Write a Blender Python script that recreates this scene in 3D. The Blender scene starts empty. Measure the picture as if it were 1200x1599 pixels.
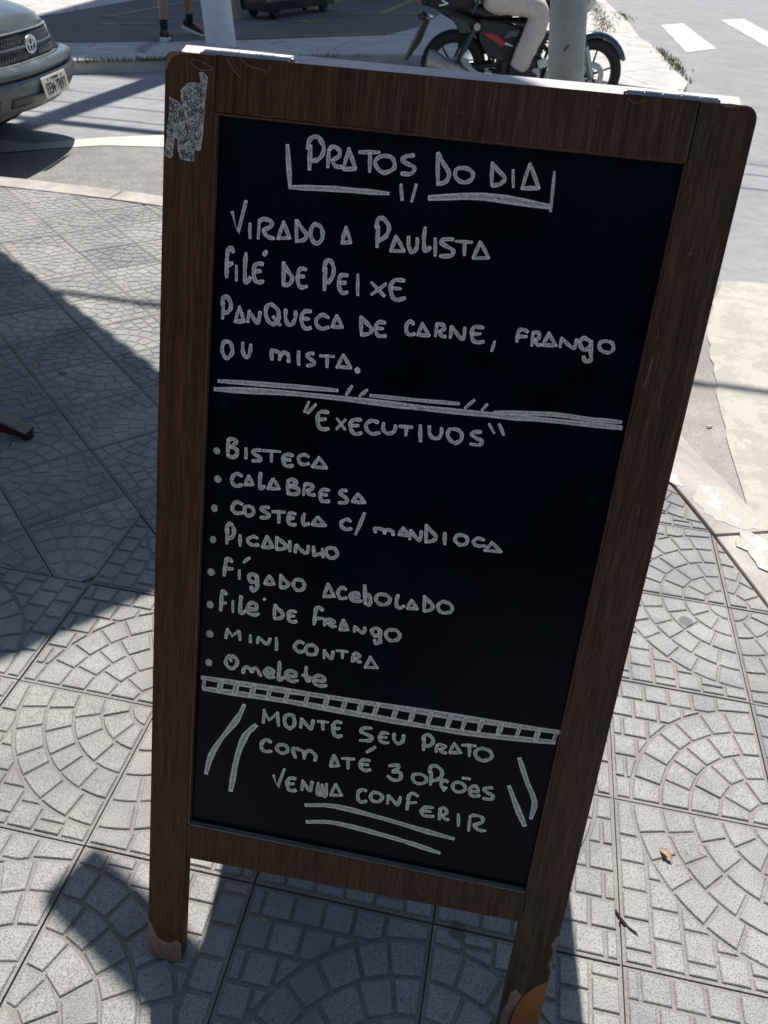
import bpy, bmesh, math, random
from mathutils import Vector, Matrix
random.seed(7)
sc = bpy.context.scene
COL = sc.collection
R = math.radians

# ------------------------------------------------------------------ camera
cam_d = bpy.data.cameras.new('camera'); cam = bpy.data.objects.new('camera', cam_d); COL.objects.link(cam)
rt = Vector((0.98050, 0.18752, 0.05896)); dn = Vector((0.15985, -0.58608, -0.79433)); fw = Vector((-0.11390, 0.78828, -0.60468))
rt.normalize(); fw = (fw - rt * fw.dot(rt)).normalized(); dn = fw.cross(rt)
m3 = Matrix((rt, -dn, -fw)).transposed()
cam.matrix_world = Matrix.Translation((0.8604, -2.1192, 1.2801)) @ m3.to_4x4()
cam_d.sensor_fit = 'VERTICAL'; cam_d.sensor_height = 36.0; cam_d.lens = 36.0 * 1220.2 / 1599.0
cam_d.clip_start = 0.02; cam_d.clip_end = 400
cam_d.dof.use_dof = True; cam_d.dof.focus_distance = 1.15; cam_d.dof.aperture_fstop = 14
sc.camera = cam
sc.render.resolution_x = 768; sc.render.resolution_y = 1024

# ------------------------------------------------------------------ light
SX, SY = 0.085, -0.50            # metres a shadow moves per metre of height
world = bpy.data.worlds.new('World'); sc.world = world; world.use_nodes = True
nt = world.node_tree; nt.nodes.clear()
sky = nt.nodes.new('ShaderNodeTexSky'); sky.sky_type = 'NISHITA'; sky.sun_disc = False
elev = math.atan2(1.0, math.hypot(SX, SY))
sky.sun_elevation = elev; sky.sun_rotation = math.atan2(-SX, -SY)
sky.air_density = 1.0; sky.dust_density = 0.6; sky.ozone_density = 1.0
bg = nt.nodes.new('ShaderNodeBackground'); bg.inputs['Strength'].default_value = 0.074
wo = nt.nodes.new('ShaderNodeOutputWorld')
nt.links.new(sky.outputs[0], bg.inputs[0]); nt.links.new(bg.outputs[0], wo.inputs[0])
sun_d = bpy.data.lights.new('sun', 'SUN'); sun_d.energy = 4.8; sun_d.angle = R(0.53); sun_d.color = (1.0, 0.955, 0.89)
sun = bpy.data.objects.new('sun', sun_d); COL.objects.link(sun)
sun.rotation_euler = Vector((SX, SY, -1)).to_track_quat('-Z', 'Y').to_euler()
sun.location = (0, 0, 30)
vs = sc.view_settings; vs.view_transform = 'Standard'; vs.look = 'None'; vs.exposure = 0.55; vs.gamma = 1.0
vs.use_curve_mapping = False

# ------------------------------------------------------------------ helpers
def tag(o, label=None, cat=None, group=None, kind=None):
    if label: o['label'] = label
    if cat: o['category'] = cat
    if group: o['group'] = group
    if kind: o['kind'] = kind
    return o
def empty(name, loc=(0, 0, 0), rot=(0, 0, 0), **k):
    o = bpy.data.objects.new(name, None); COL.objects.link(o); o.location = loc; o.rotation_euler = rot
    o.empty_display_size = 0.05
    return tag(o, **k)
def link(name, me, parent=None, **k):
    o = bpy.data.objects.new(name, me); COL.objects.link(o)
    if parent is not None: o.parent = parent
    return tag(o, **k)
def catmull(p, n=6):
    p = [Vector(a) for a in p]
    if len(p) < 3: return p
    q = [2 * p[0] - p[1]] + p + [2 * p[-1] - p[-2]]; o = []
    for i in range(1, len(q) - 2):
        for k in range(n):
            t = k / n; a, b, c, d = q[i - 1:i + 3]
            o.append(0.5 * ((2 * b) + (-a + c) * t + (2 * a - 5 * b + 4 * c - d) * t * t + (-a + 3 * b - 3 * c + d) * t ** 3))
    o.append(p[-1]); return o

class MB:
    """collects shapes and links them as one mesh"""
    def __init__(s): s.v = []; s.f = []; s.mi = []; s.uv = {}; s.m = 0
    def add(s, vs_, fs):
        n = len(s.v); s.v += [tuple(a) for a in vs_]; s.f += [tuple(n + i for i in f) for f in fs]; s.mi += [s.m] * len(fs); return s
    def box(s, c, d, M=None):
        c = Vector(c); hx, hy, hz = d[0] / 2, d[1] / 2, d[2] / 2
        vs_ = [Vector((x, y, z)) for z in (-hz, hz) for y in (-hy, hy) for x in (-hx, hx)]
        if M is not None: vs_ = [M @ a for a in vs_]
        vs_ = [a + c for a in vs_]
        return s.add(vs_, [(0, 2, 3, 1), (4, 5, 7, 6), (0, 1, 5, 4), (2, 6, 7, 3), (0, 4, 6, 2), (1, 3, 7, 5)])
    def prism(s, poly, z0, z1, M=None):
        n = len(poly); vs_ = [Vector((p[0], p[1], z0)) for p in poly] + [Vector((p[0], p[1], z1)) for p in poly]
        if M is not None: vs_ = [M @ a for a in vs_]
        return s.add(vs_, [tuple(range(n - 1, -1, -1)), tuple(range(n, 2 * n))] + [(i, (i + 1) % n, n + (i + 1) % n, n + i) for i in range(n)])
    def tube(s, pts, r, n=10, cap=True, flat=1.0, closed=False):
        pts = [Vector(p) for p in pts]
        if not hasattr(r, '__len__'): r = [r] * len(pts)
        if len(r) != len(pts):
            a, b = r[0], r[-1]; r = [a + (b - a) * i / (len(pts) - 1) for i in range(len(pts))]
        rings = []; up = None; L = len(pts)
        for i, p in enumerate(pts):
            if closed: t = pts[(i + 1) % L] - pts[i - 1]
            else: t = pts[min(i + 1, L - 1)] - pts[max(i - 1, 0)]
            t.normalize()
            if up is None:
                up = Vector((0, 0, 1)) if abs(t.z) < 0.9 else Vector((0, 1, 0))
            x = up.cross(t)
            if x.length < 1e-5: x = Vector((1, 0, 0)).cross(t)
            x.normalize(); y = t.cross(x); up = y
            rings.append([p + (x * math.cos(2 * math.pi * k / n) + y * flat * math.sin(2 * math.pi * k / n)) * r[i] for k in range(n)])
        vs_ = [a for q in rings for a in q]; fs = []
        for i in range(L if closed else L - 1):
            j = (i + 1) % L
            for k in range(n):
                fs.append((i * n + k, i * n + (k + 1) % n, j * n + (k + 1) % n, j * n + k))
        if cap and not closed: fs += [tuple(range(n - 1, -1, -1)), tuple(range((L - 1) * n, L * n))]
        return s.add(vs_, fs)
    def cyl(s, a, b, r, n=16): return s.tube([a, b], r, n)
    def ellip(s, c, d, n=14, m=9, M=None):
        vs_ = []; fs = []
        for i in range(m + 1):
            th = math.pi * i / m
            for k in range(n):
                ph = 2 * math.pi * k / n
                a = Vector((math.sin(th) * math.cos(ph) * d[0], math.sin(th) * math.sin(ph) * d[1], math.cos(th) * d[2]))
                vs_.append((M @ a if M is not None else a) + Vector(c))
        for i in range(m):
            for k in range(n): fs.append((i * n + k, (i + 1) * n + k, (i + 1) * n + (k + 1) % n, i * n + (k + 1) % n))
        return s.add(vs_, fs)
    def torus(s, c, R_, r, ax='y', n=40, m=10, flat=1.0):
        c = Vector(c); pts = []
        for k in range(n):
            a = 2 * math.pi * k / n
            d = (math.cos(a), 0, math.sin(a)) if ax == 'y' else ((math.cos(a), math.sin(a), 0) if ax == 'z' else (0, math.cos(a), math.sin(a)))
            e = Vector((0, 1, 0)) if ax == 'y' else (Vector((0, 0, 1)) if ax == 'z' else Vector((1, 0, 0)))
            d = Vector(d)
            pts.append([c + d * (R_ + r * math.cos(2 * math.pi * j / m)) + e * (r * flat * math.sin(2 * math.pi * j / m)) for j in range(m)])
        vs_ = [a for q in pts for a in q]
        fs = [(i * m + j, i * m + (j + 1) % m, ((i + 1) % n) * m + (j + 1) % m, ((i + 1) % n) * m + j) for i in range(n) for j in range(m)]
        return s.add(vs_, fs)
    def loft(s, secs, caps=True, closed=True):
        n = len(secs[0]); vs_ = [a for q in secs for a in q]; fs = []
        for i in range(len(secs) - 1):
            for k in range(n if closed else n - 1):
                fs.append((i * n + k, i * n + (k + 1) % n, (i + 1) * n + (k + 1) % n, (i + 1) * n + k))
        if caps: fs += [tuple(range(n - 1, -1, -1)), tuple(range((len(secs) - 1) * n, len(secs) * n))]
        return s.add(vs_, fs)
    def mesh(s, name, mats, smooth=False, fix=True, bev=0):
        me = bpy.data.meshes.new(name); me.from_pydata(s.v, [], s.f)
        if not isinstance(mats, (list, tuple)): mats = [mats]
        for m in mats: me.materials.append(m)
        if len(mats) > 1:
            for p, i in zip(me.polygons, s.mi): p.material_index = min(i, len(mats) - 1)
        if fix or bev:
            bm = bmesh.new(); bm.from_mesh(me)
            if fix: bmesh.ops.recalc_face_normals(bm, faces=bm.faces)
            if bev:
                ed = [e for e in bm.edges if len(e.link_faces) == 2 and e.calc_face_angle(0) > 0.6]
                bmesh.ops.bevel(bm, geom=ed, offset=bev, segments=2, affect='EDGES', profile=0.6)
            bm.to_mesh(me); bm.free()
        if smooth:
            for p in me.polygons: p.use_smooth = True
            if smooth != True:
                try: me.set_sharp_from_angle(angle=R(smooth))
                except Exception: pass
        me.update(); return me
    def build(s, name, mats, parent=None, smooth=False, fix=True, bev=0, **k):
        return link(name, s.mesh(name, mats, smooth, fix, bev), parent, **k)

# ------------------------------------------------------------------ materials
class NT:
    def __init__(s, name):
        s.m = bpy.data.materials.new(name); s.m.use_nodes = True; s.t = s.m.node_tree
        s.b = s.t.nodes['Principled BSDF']; s.geo = None
    def n(s, ty, **k):
        o = s.t.nodes.new(ty)
        for a, v in k.items(): setattr(o, a, v)
        return o
    def l(s, a, b): s.t.links.new(a, b)
    def pos(s):
        if s.geo is None: s.geo = s.n('ShaderNodeNewGeometry')
        return s.geo.outputs['Position']
    def obj(s): return s.n('ShaderNodeTexCoord').outputs['Object']
    def mapv(s, v, sc_=(1, 1, 1), loc=(0, 0, 0), rot=(0, 0, 0)):
        o = s.n('ShaderNodeMapping'); s.l(v, o.inputs[0]); o.inputs['Scale'].default_value = sc_
        o.inputs['Location'].default_value = loc; o.inputs['Rotation'].default_value = rot; return o.outputs[0]
    def noise(s, v, scale, det=4, rough=0.55, dist=0.0):
        o = s.n('ShaderNodeTexNoise'); s.l(v, o.inputs['Vector']); o.inputs['Scale'].default_value = scale
        o.inputs['Detail'].default_value = det; o.inputs['Roughness'].default_value = rough
        o.inputs['Distortion'].default_value = dist; return o.outputs['Fac']
    def vor(s, v, scale, feat='F1', out='Distance'):
        o = s.n('ShaderNodeTexVoronoi'); o.feature = feat; s.l(v, o.inputs['Vector']); o.inputs['Scale'].default_value = scale
        return o.outputs[out]
    def ramp(s, f, st, interp='LINEAR'):
        o = s.n('ShaderNodeValToRGB'); s.l(f, o.inputs[0]); e = o.color_ramp.elements; o.color_ramp.interpolation = interp
        def c4(c): return (c, c, c, 1) if not hasattr(c, '__len__') else (*c, 1)
        e[0].position = st[0][0]; e[0].color = c4(st[0][1]); e[1].position = st[-1][0]; e[1].color = c4(st[-1][1])
        for p, c in st[1:-1]: q = e.new(p); q.color = c4(c)
        return o.outputs[0]
    def mix(s, f, a, b, mode='MIX'):
        o = s.n('ShaderNodeMix'); o.data_type = 'RGBA'; o.blend_type = mode
        for i, x in ((0, f), (6, a), (7, b)):
            if hasattr(x, 'is_output'): s.l(x, o.inputs[i])
            elif i == 0: o.inputs[0].default_value = x
            else: o.inputs[i].default_value = (*x, 1) if hasattr(x, '__len__') else (x, x, x, 1)
        return o.outputs[2]
    def math(s, op, a, b=0.5, c=None):
        o = s.n('ShaderNodeMath'); o.operation = op
        for i, x in enumerate((a, b) if c is None else (a, b, c)):
            if hasattr(x, 'is_output'): s.l(x, o.inputs[i])
            else: o.inputs[i].default_value = x
        return o.outputs[0]
    def sep(s, v):
        o = s.n('ShaderNodeSeparateXYZ'); s.l(v, o.inputs[0]); return o.outputs
    def bump(s, h, st=0.3, d=0.002, prev=None):
        o = s.n('ShaderNodeBump'); s.l(h, o.inputs['Height']); o.inputs['Strength'].default_value = st; o.inputs['Distance'].default_value = d
        if prev is not None: s.l(prev, o.inputs['Normal'])
        return o.outputs[0]
    def out(s, col=None, rough=0.8, bump=None, spec=0.5, metal=0.0, alpha=None):
        for nm, x in (('Base Color', col), ('Roughness', rough), ('Specular IOR Level', spec), ('Metallic', metal), ('Normal', bump), ('Alpha', alpha)):
            if x is None: continue
            i = s.b.inputs[nm]
            if hasattr(x, 'is_output'): s.l(x, i)
            else: i.default_value = (*x, 1) if hasattr(x, '__len__') else x
        return s.m

def simple(name, col, rough=0.6, metal=0.0, spec=0.5, var=0.15, scale=30, bump=0.1, wear=None, coat=0):
    t = NT(name); p = t.obj()
    n = t.noise(p, scale, 5, 0.6); n2 = t.noise(p, scale * 0.13, 3, 0.5)
    f = t.math('ADD', t.math('MULTIPLY', n, 0.5), t.math('MULTIPLY', n2, 0.5))
    a = tuple(c * (1 - var) for c in col); b = tuple(min(1, c * (1 + var)) for c in col)
    c = t.ramp(f, [(0.35, a), (0.65, b)])
    if wear: c = t.mix(t.ramp(t.noise(p, scale * 0.3, 6, 0.7), [(wear[1], 0.0), (wear[1] + 0.08, 1.0)]), c, wear[0])
    r = t.ramp(n2, [(0.3, max(0, rough - 0.08)), (0.7, min(1, rough + 0.08))])
    m = t.out(c, r, t.bump(n, bump, 0.002), spec, metal)
    if coat:
        t.b.inputs['Coat Weight'].default_value = coat; t.b.inputs['Coat Roughness'].default_value = 0.08
    return m

def concrete(name, lo, hi, speck=0.5, bump=0.5, rough=0.9, stain=None, crack=False, tile=False, fine=420):
    t = NT(name); p = t.pos()
    big = t.noise(p, 1.7, 5, 0.6); mid = t.noise(p, 11, 5, 0.6); fi = t.noise(p, fine, 3, 0.7)
    f = t.math('ADD', t.math('MULTIPLY', big, 0.5), t.math('MULTIPLY', mid, 0.5))
    c = t.ramp(f, [(0.34, lo), (0.66, hi)])
    if tile:
        oi = t.n('ShaderNodeObjectInfo')
        c = t.mix(1.0, c, t.ramp(oi.outputs['Random'], [(0, (0.74, 0.77, 0.80)), (0.3, (0.90, 0.89, 0.87)), (0.6, (0.98, 0.98, 0.98)), (0.8, (0.86, 0.84, 0.81)), (1, (1.08, 1.07, 1.05))]), 'MULTIPLY')
    sp = t.ramp(fi, [(0.36, 1 - speck), (0.5, 1.0), (0.72, 1 + speck * 0.5)])
    c = t.mix(1.0, c, sp, 'MULTIPLY')
    v = t.vor(p, fine * 0.35)
    grain = t.ramp(v, [(0.10, 0.55), (0.28, 1.0)])
    c = t.mix(t.ramp(t.noise(p, 6, 3), [(0.4, 0.0), (0.6, 0.8 * speck)]), c, t.mix(1.0, c, grain, 'MULTIPLY'))
    white = t.ramp(t.vor(p, 70), [(0.045, 1.0), (0.07, 0.0)])
    white = t.math('MULTIPLY', white, t.ramp(t.noise(p, 9, 3), [(0.55, 0.0), (0.6, 0.55)]))
    c = t.mix(white, c, (0.72, 0.70, 0.66))
    if stain:
        st = t.ramp(t.noise(p, 2.6, 6, 0.68, 0.6), [(stain[0], 1.0), (stain[0] + 0.16, 0.0)])
        c = t.mix(t.math('MULTIPLY', st, stain[1]), c, stain[2])
    if tile:
        gum = t.ramp(t.vor(p, 3.1), [(0.045, 0.75), (0.06, 0.0)])
        c = t.mix(gum, c, (0.10, 0.10, 0.105))
        bl = t.ramp(t.noise(t.mapv(p, (2.2, 0.8, 1)), 1.6, 5, 0.6, 0.8), [(0.52, 0.0), (0.66, 0.5)])
        c = t.mix(bl, c, t.mix(1.0, c, (0.62, 0.64, 0.68), 'MULTIPLY'))
        z = t.sep(t.pos())[2]
        g = t.ramp(z, [(0.0, 1.0), (1.0, 1.0)])
        mr = t.n('ShaderNodeMapRange'); t.l(z, mr.inputs[0]); mr.inputs[1].default_value = -0.0042; mr.inputs[2].default_value = -0.0018
        mr.inputs[3].default_value = 0.35; mr.inputs[4].default_value = 0.0
        groove_tone = t.mix(t.noise(p, 5, 4), (0.06, 0.058, 0.055), (0.22, 0.195, 0.165))
        c = t.mix(mr.outputs[0], c, groove_tone)  # separate tone mixed in below the block tops, down in the grooves
    b1 = t.bump(fi, bump, 0.0012); b2_ = t.bump(mid, bump * 0.5, 0.004, b1)
    if crack:
        e = t.vor(t.mapv(p, (1, 1, 1)), 0.9, 'DISTANCE_TO_EDGE')
        wob = t.math('ADD', e, t.math('MULTIPLY', t.math('SUBTRACT', t.noise(p, 7, 5), 0.5), 0.06))
        ck = t.ramp(t.math('ABSOLUTE', wob, 0), [(0.004, 1.0), (0.012, 0.0)])
        c = t.mix(t.math('MULTIPLY', ck, 0.7), c, tuple(x * 0.35 for x in lo))
    return t.out(c, rough, b2_, 0.3)

def wood(name, a, b, c, grain_axis='v', mirror=1.0):
    """dark laminate: fine streaks along the grain, in board space (x across, y up, metres)"""
    t = NT(name); p = t.obj()
    sx = (1, 0.035, 1)
    q = t.mapv(p, sx)
    warp = t.noise(t.mapv(p, (1, 0.25, 1)), 9, 3)
    qq = t.n('ShaderNodeVectorMath'); qq.operation = 'ADD'; t.l(q, qq.inputs[0])
    cx = t.n('ShaderNodeCombineXYZ'); t.l(t.math('MULTIPLY', warp, 0.012), cx.inputs[0]); t.l(cx.outputs[0], qq.inputs[1])
    n1 = t.noise(qq.outputs[0], 520, 5, 0.75); n2 = t.noise(qq.outputs[0], 110, 4, 0.6); n3 = t.noise(t.mapv(p, (1, 0.3, 1)), 5, 3)
    f = t.math('ADD', t.math('MULTIPLY', n1, 0.66), t.math('MULTIPLY', n2, 0.34))
    col = t.ramp(f, [(0.34, a), (0.5, b), (0.66, c)])
    # warm at the left, greyer towards the right
    x = t.sep(p)[0]
    mr = t.n('ShaderNodeMapRange'); t.l(x, mr.inputs[0]); mr.inputs[1].default_value = 0.0; mr.inputs[2].default_value = 0.55
    col = t.mix(t.math('MULTIPLY', mr.outputs[0], 0.65), col, t.mix(1.0, col, (0.90, 1.35, 2.2), 'MULTIPLY'))
    col = t.mix(t.ramp(n3, [(0.45, 0.0), (0.75, 0.35)]), col, t.mix(1.0, col, (1.5, 1.45, 1.4), 'MULTIPLY'))
    sc_ = t.ramp(t.noise(t.mapv(p, (1, 0.5, 1), rot=(0, 0, 0.5)), 60, 6, 0.8), [(0.73, 0.0), (0.76, 0.5)])
    col = t.mix(sc_, col, (0.20, 0.14, 0.10))
    return t.out(col, t.ramp(n2, [(0.3, 0.42), (0.7, 0.6)]), t.bump(n1, 0.25, 0.0006), 0.14)

M = {}
M['tile'] = concrete('paving_concrete', (0.262, 0.262, 0.258), (0.395, 0.392, 0.38), 0.55, 0.7, stain=(0.36, 0.5, (0.17, 0.175, 0.19)), tile=True)
M['kerb'] = concrete('kerb_concrete', (0.36, 0.33, 0.30), (0.50, 0.46, 0.42), 0.35, 0.5, stain=(0.4, 0.5, (0.22, 0.2, 0.18)))
M['asphalt'] = concrete('worn_asphalt', (0.225, 0.23, 0.235), (0.315, 0.32, 0.325), 0.5, 0.6, stain=(0.38, 0.35, (0.16, 0.16, 0.165)), fine=200)
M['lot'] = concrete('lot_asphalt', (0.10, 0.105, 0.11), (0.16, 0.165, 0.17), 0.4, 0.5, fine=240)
M['patch'] = concrete('asphalt_patch', (0.20, 0.195, 0.185), (0.30, 0.29, 0.275), 0.7, 1.0, stain=(0.4, 0.4, (0.14, 0.135, 0.13)), fine=160)
M['gutter'] = concrete('gutter_concrete', (0.27, 0.255, 0.24), (0.42, 0.385, 0.35), 0.4, 0.8, stain=(0.45, 0.6, (0.2, 0.185, 0.175)), fine=220)
M['walk'] = concrete('far_pavement_concrete', (0.42, 0.405, 0.385), (0.56, 0.54, 0.515), 0.3, 0.4, stain=(0.40, 0.4, (0.27, 0.26, 0.25)), crack=True, fine=200)
def painted(name, col, under, thr=0.35, rough=0.8):
    t = NT(name); p = t.pos()
    f = t.ramp(t.noise(p, 9, 8, 0.72), [(thr, 0.0), (thr + 0.06, 1.0)])
    fi = t.noise(p, 240, 3, 0.7)
    c = t.mix(f, under, t.mix(t.noise(p, 3, 4), tuple(x * 0.86 for x in col), col))
    c = t.mix(1.0, c, t.ramp(fi, [(0.35, 0.8), (0.6, 1.05)]), 'MULTIPLY')
    return t.out(c, rough, t.bump(fi, 0.5, 0.0015), 0.3)
M['cream'] = painted('cream_paint', (0.58, 0.56, 0.48), (0.34, 0.31, 0.27), 0.36)
M['slab'] = painted('cream_slab_paint', (0.47, 0.45, 0.385), (0.37, 0.35, 0.31), 0.47)
M['white_line'] = painted('white_road_paint', (0.62, 0.61, 0.54), (0.36, 0.36, 0.35), 0.38)
M['yellow_line'] = painted('faded_yellow_paint', (0.36, 0.29, 0.10), (0.14, 0.14, 0.14), 0.42)
M['pale_line'] = painted('faded_pale_paint', (0.30, 0.29, 0.22), (0.14, 0.14, 0.14), 0.45)
M['splat'] = painted('white_paint_splash', (0.62, 0.62, 0.61), (0.44, 0.41, 0.37), 0.52)
M['wood'] = wood('brown_laminate', (0.022, 0.0090, 0.0038), (0.074, 0.0315, 0.0130), (0.160, 0.076, 0.036))
M['wood_edge'] = simple('raw_wood_edge', (0.60, 0.56, 0.54), 0.8, var=0.12, scale=90, bump=0.3, spec=0.2)
M['wood_side'] = simple('dark_wood_edge', (0.045, 0.025, 0.017), 0.6, var=0.3, scale=60, bump=0.2)
M['wood_worn'] = simple('worn_laminate', (0.25, 0.17, 0.125), 0.8, var=0.4, scale=130, bump=0.5)
M['orange_wood'] = simple('bare_orange_wood', (0.36, 0.13, 0.035), 0.55, var=0.25, scale=60, bump=0.3)
M['scratch'] = simple('scratch', (0.22, 0.13, 0.09), 0.8, var=0.3, scale=200)
M['metal'] = simple('zinc_hinge', (0.33, 0.34, 0.36), 0.42, metal=1.0, var=0.25, scale=120, bump=0.1)
M['board'] = None
t = NT('blackboard_laminate'); p = t.obj()
n1 = t.noise(p, 600, 3, 0.6); n2 = t.noise(p, 9, 6, 0.65, 0.5)
cc = t.ramp(n2, [(0.35, (0.0007, 0.0024, 0.0075)), (0.7, (0.0012, 0.0046, 0.0145))])
sm = t.ramp(t.noise(p, 160, 4, 0.8), [(0.74, 0.0), (0.80, 0.25)])
cc = t.mix(sm, cc, (0.12, 0.125, 0.13))
M['board'] = t.out(cc, t.ramp(n2, [(0.3, 0.24), (0.7, 0.32)]), t.bump(n1, 0.05, 0.0003), 0.085)
t = NT('chalk_marker'); uv = t.n('ShaderNodeUVMap').outputs[0]; p = t.obj()
vv = t.sep(uv)[1]
edge = t.math('ABSOLUTE', t.math('SUBTRACT', vv, 0.5), 0)
st = t.noise(t.mapv(uv, (30, 5, 1)), 1.0, 4, 0.7)
ff = t.math('ADD', t.math('MULTIPLY', edge, 0.34), t.math('MULTIPLY', st, 0.95))
ff = t.math('ADD', ff, t.math('MULTIPLY', t.noise(p, 380, 5, 0.75), 0.6))
c_ = t.ramp(ff, [(0.56, (0.045, 0.046, 0.05)), (0.74, (0.27, 0.265, 0.255)), (0.98, (0.92, 0.90, 0.85))])
uu = t.sep(uv)[0]
c_ = t.mix(t.ramp(uu, [(0.0, 0.9), (0.5, 0.0)]), c_, (0.95, 0.94, 0.90))
M['chalk'] = t.out(c_, 0.85, None, 0.15)
M['ledge'] = simple('dusty_moulding', (0.13, 0.125, 0.115), 0.7, var=0.4, scale=150, bump=0.4, wear=((0.35, 0.36, 0.37), 0.60))
M['mould'] = simple('edge_moulding', (0.085, 0.045, 0.026), 0.5, var=0.3, scale=120, bump=0.2, wear=((0.3, 0.25, 0.2), 0.68))
# sticker: black doodle lines on grey-white
t = NT('doodle_sticker'); p = t.obj()
w_ = t.n('ShaderNodeVectorMath'); w_.operation = 'ADD'; t.l(p, w_.inputs[0])
nz = t.n('ShaderNodeTexNoise'); t.l(p, nz.inputs['Vector']); nz.inputs['Scale'].default_value = 160; nz.inputs['Detail'].default_value = 1
sv = t.n('ShaderNodeVectorMath'); sv.operation = 'SCALE'; t.l(nz.outputs['Color'], sv.inputs[0]); sv.inputs['Scale'].default_value = 0.006; t.l(sv.outputs[0], w_.inputs[1])
cst = t.ramp(t.noise(p, 260, 5, 0.7), [(0.3, (0.44, 0.42, 0.38)), (0.7, (0.62, 0.60, 0.54))])
cst = t.mix(t.ramp(t.noise(p, 70, 5, 0.7), [(0.56, 0.0), (0.66, 0.8)]), cst, (0.16, 0.14, 0.12))
M['sticker'] = t.out(cst, 0.6, None, 0.3)
M['galv'] = simple('grey_painted_steel', (0.27, 0.30, 0.30), 0.45, 0.25, var=0.18, scale=26, bump=0.25, wear=((0.10, 0.10, 0.10), 0.72))
M['whitewash'] = simple('white_painted_concrete', (0.74, 0.74, 0.73), 0.85, var=0.1, scale=16, bump=0.5, wear=((0.42, 0.41, 0.38), 0.66))
M['black'] = simple('black_plastic', (0.012, 0.012, 0.013), 0.45, var=0.3, bump=0.1)
M['rubber'] = simple('black_rubber', (0.018, 0.018, 0.018), 0.75, var=0.2, bump=0.2)
M['alloy'] = simple('cast_alloy', (0.40, 0.41, 0.42), 0.4, 0.9, var=0.2, bump=0.2)
M['chrome'] = simple('chrome', (0.8, 0.8, 0.8), 0.14, 1.0, var=0.05, bump=0.02)
M['steel_dark'] = simple('dark_steel', (0.06, 0.062, 0.065), 0.45, 0.6, var=0.3, bump=0.2)
M['muffler'] = simple('brushed_muffler', (0.34, 0.33, 0.32), 0.4, 0.7, var=0.2)
M['navy'] = simple('navy_paint', (0.01, 0.022, 0.05), 0.2, 0.2, var=0.15, coat=0.8, bump=0.02)
M['red'] = simple('red_plastic', (0.42, 0.02, 0.03), 0.35, var=0.15)
M['red_lens'] = simple('tail_lamp_lens', (0.5, 0.03, 0.03), 0.15, var=0.1)
M['khaki'] = simple('beige_cotton', (0.62, 0.55, 0.49), 0.95, var=0.10, scale=14, bump=0.9, spec=0.1)
M['denim'] = simple('navy_jacket_cloth', (0.035, 0.055, 0.095), 0.8, var=0.2, scale=70, bump=0.4, spec=0.2)
M['bagcloth'] = simple('black_bag_cloth', (0.012, 0.012, 0.013), 0.7, var=0.25, scale=80, bump=0.4)
M['skin'] = simple('skin', (0.36, 0.19, 0.125), 0.5, var=0.08, scale=20, bump=0.05)
M['hair'] = simple('dark_hair', (0.012, 0.009, 0.007), 0.6, var=0.3, scale=150, bump=0.6)
M['cloth_grey'] = simple('grey_shorts_cloth', (0.10, 0.10, 0.11), 0.9, var=0.1, scale=70, bump=0.4)
M['white'] = simple('white_rubber', (0.72, 0.71, 0.69), 0.6, var=0.06, bump=0.1)
M['shirt'] = simple('white_shirt', (0.6, 0.6, 0.6), 0.9, var=0.05, scale=60, bump=0.4)
M['sock'] = simple('black_sock', (0.015, 0.017, 0.022), 0.95, var=0.1, scale=120, bump=0.4)
M['glass'] = simple('tinted_glass', (0.015, 0.02, 0.024), 0.05, 0.0, spec=0.9, var=0.05, bump=0.0)
M['brass'] = simple('beige_post_paint', (0.36, 0.31, 0.22), 0.7, var=0.15)
M['wood_dark'] = simple('dark_varnished_wood', (0.045, 0.012, 0.008), 0.35, var=0.3, scale=40, bump=0.2)
M['wood_top'] = simple('grey_brown_wood', (0.17, 0.145, 0.12), 0.7, var=0.35, scale=60, bump=0.4)
M['canvas'] = simple('parasol_canvas', (0.55, 0.50, 0.42), 0.9, var=0.1, scale=40, bump=0.3, spec=0.1)
M['cable'] = simple('cable_sheath', (0.02, 0.02, 0.02), 0.6)
M['wall'] = simple('pale_render', (0.5, 0.47, 0.42), 0.9, var=0.08, scale=3, bump=0.3)
M['leaf'] = simple('dry_leaf', (0.42, 0.25, 0.17), 0.8, var=0.35, scale=80, bump=0.4)
M['leafg'] = simple('grass_blade', (0.17, 0.18, 0.06), 0.7, var=0.5, scale=8, spec=0.2)
M['butt'] = simple('cigarette_paper', (0.62, 0.57, 0.45), 0.9, var=0.15, scale=300)
M['pebble'] = simple('ochre_pebble', (0.40, 0.28, 0.12), 0.8, var=0.2, scale=200)
M['soil'] = simple('black_gap', (0.006, 0.006, 0.007), 0.95)
# car paint: dusty dark grey
t = NT('dusty_grey_car_paint'); p = t.obj(); z = t.sep(p)[2]
nb = t.noise(p, 5, 6, 0.65)
du = t.math('ADD', t.math('MULTIPLY', t.noise(p, 3.5, 6, 0.7, 0.4), 0.9), t.math('MULTIPLY', t.math('SUBTRACT', 0.62, z), 0.9))
cd = t.ramp(nb, [(0.35, (0.060, 0.074, 0.087)), (0.65, (0.095, 0.114, 0.131))])
cd = t.mix(t.ramp(du, [(0.45, 0.0), (0.85, 0.7)]), cd, (0.20, 0.165, 0.13))
M['carpaint'] = t.out(cd, t.ramp(du, [(0.35, 0.20), (0.8, 0.75)]), None, 0.5, 0.25)
M['carplastic'] = simple('dusty_black_plastic', (0.02, 0.021, 0.023), 0.6, var=0.4, scale=14, wear=((0.14, 0.11, 0.085), 0.6))
M['grille'] = simple('grille_mesh', (0.13, 0.145, 0.16), 0.5, 0.3, var=0.3)
M['blackcar'] = simple('black_car_paint', (0.008, 0.009, 0.011), 0.15, 0.0, var=0.1, coat=1.0, bump=0.0)
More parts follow.
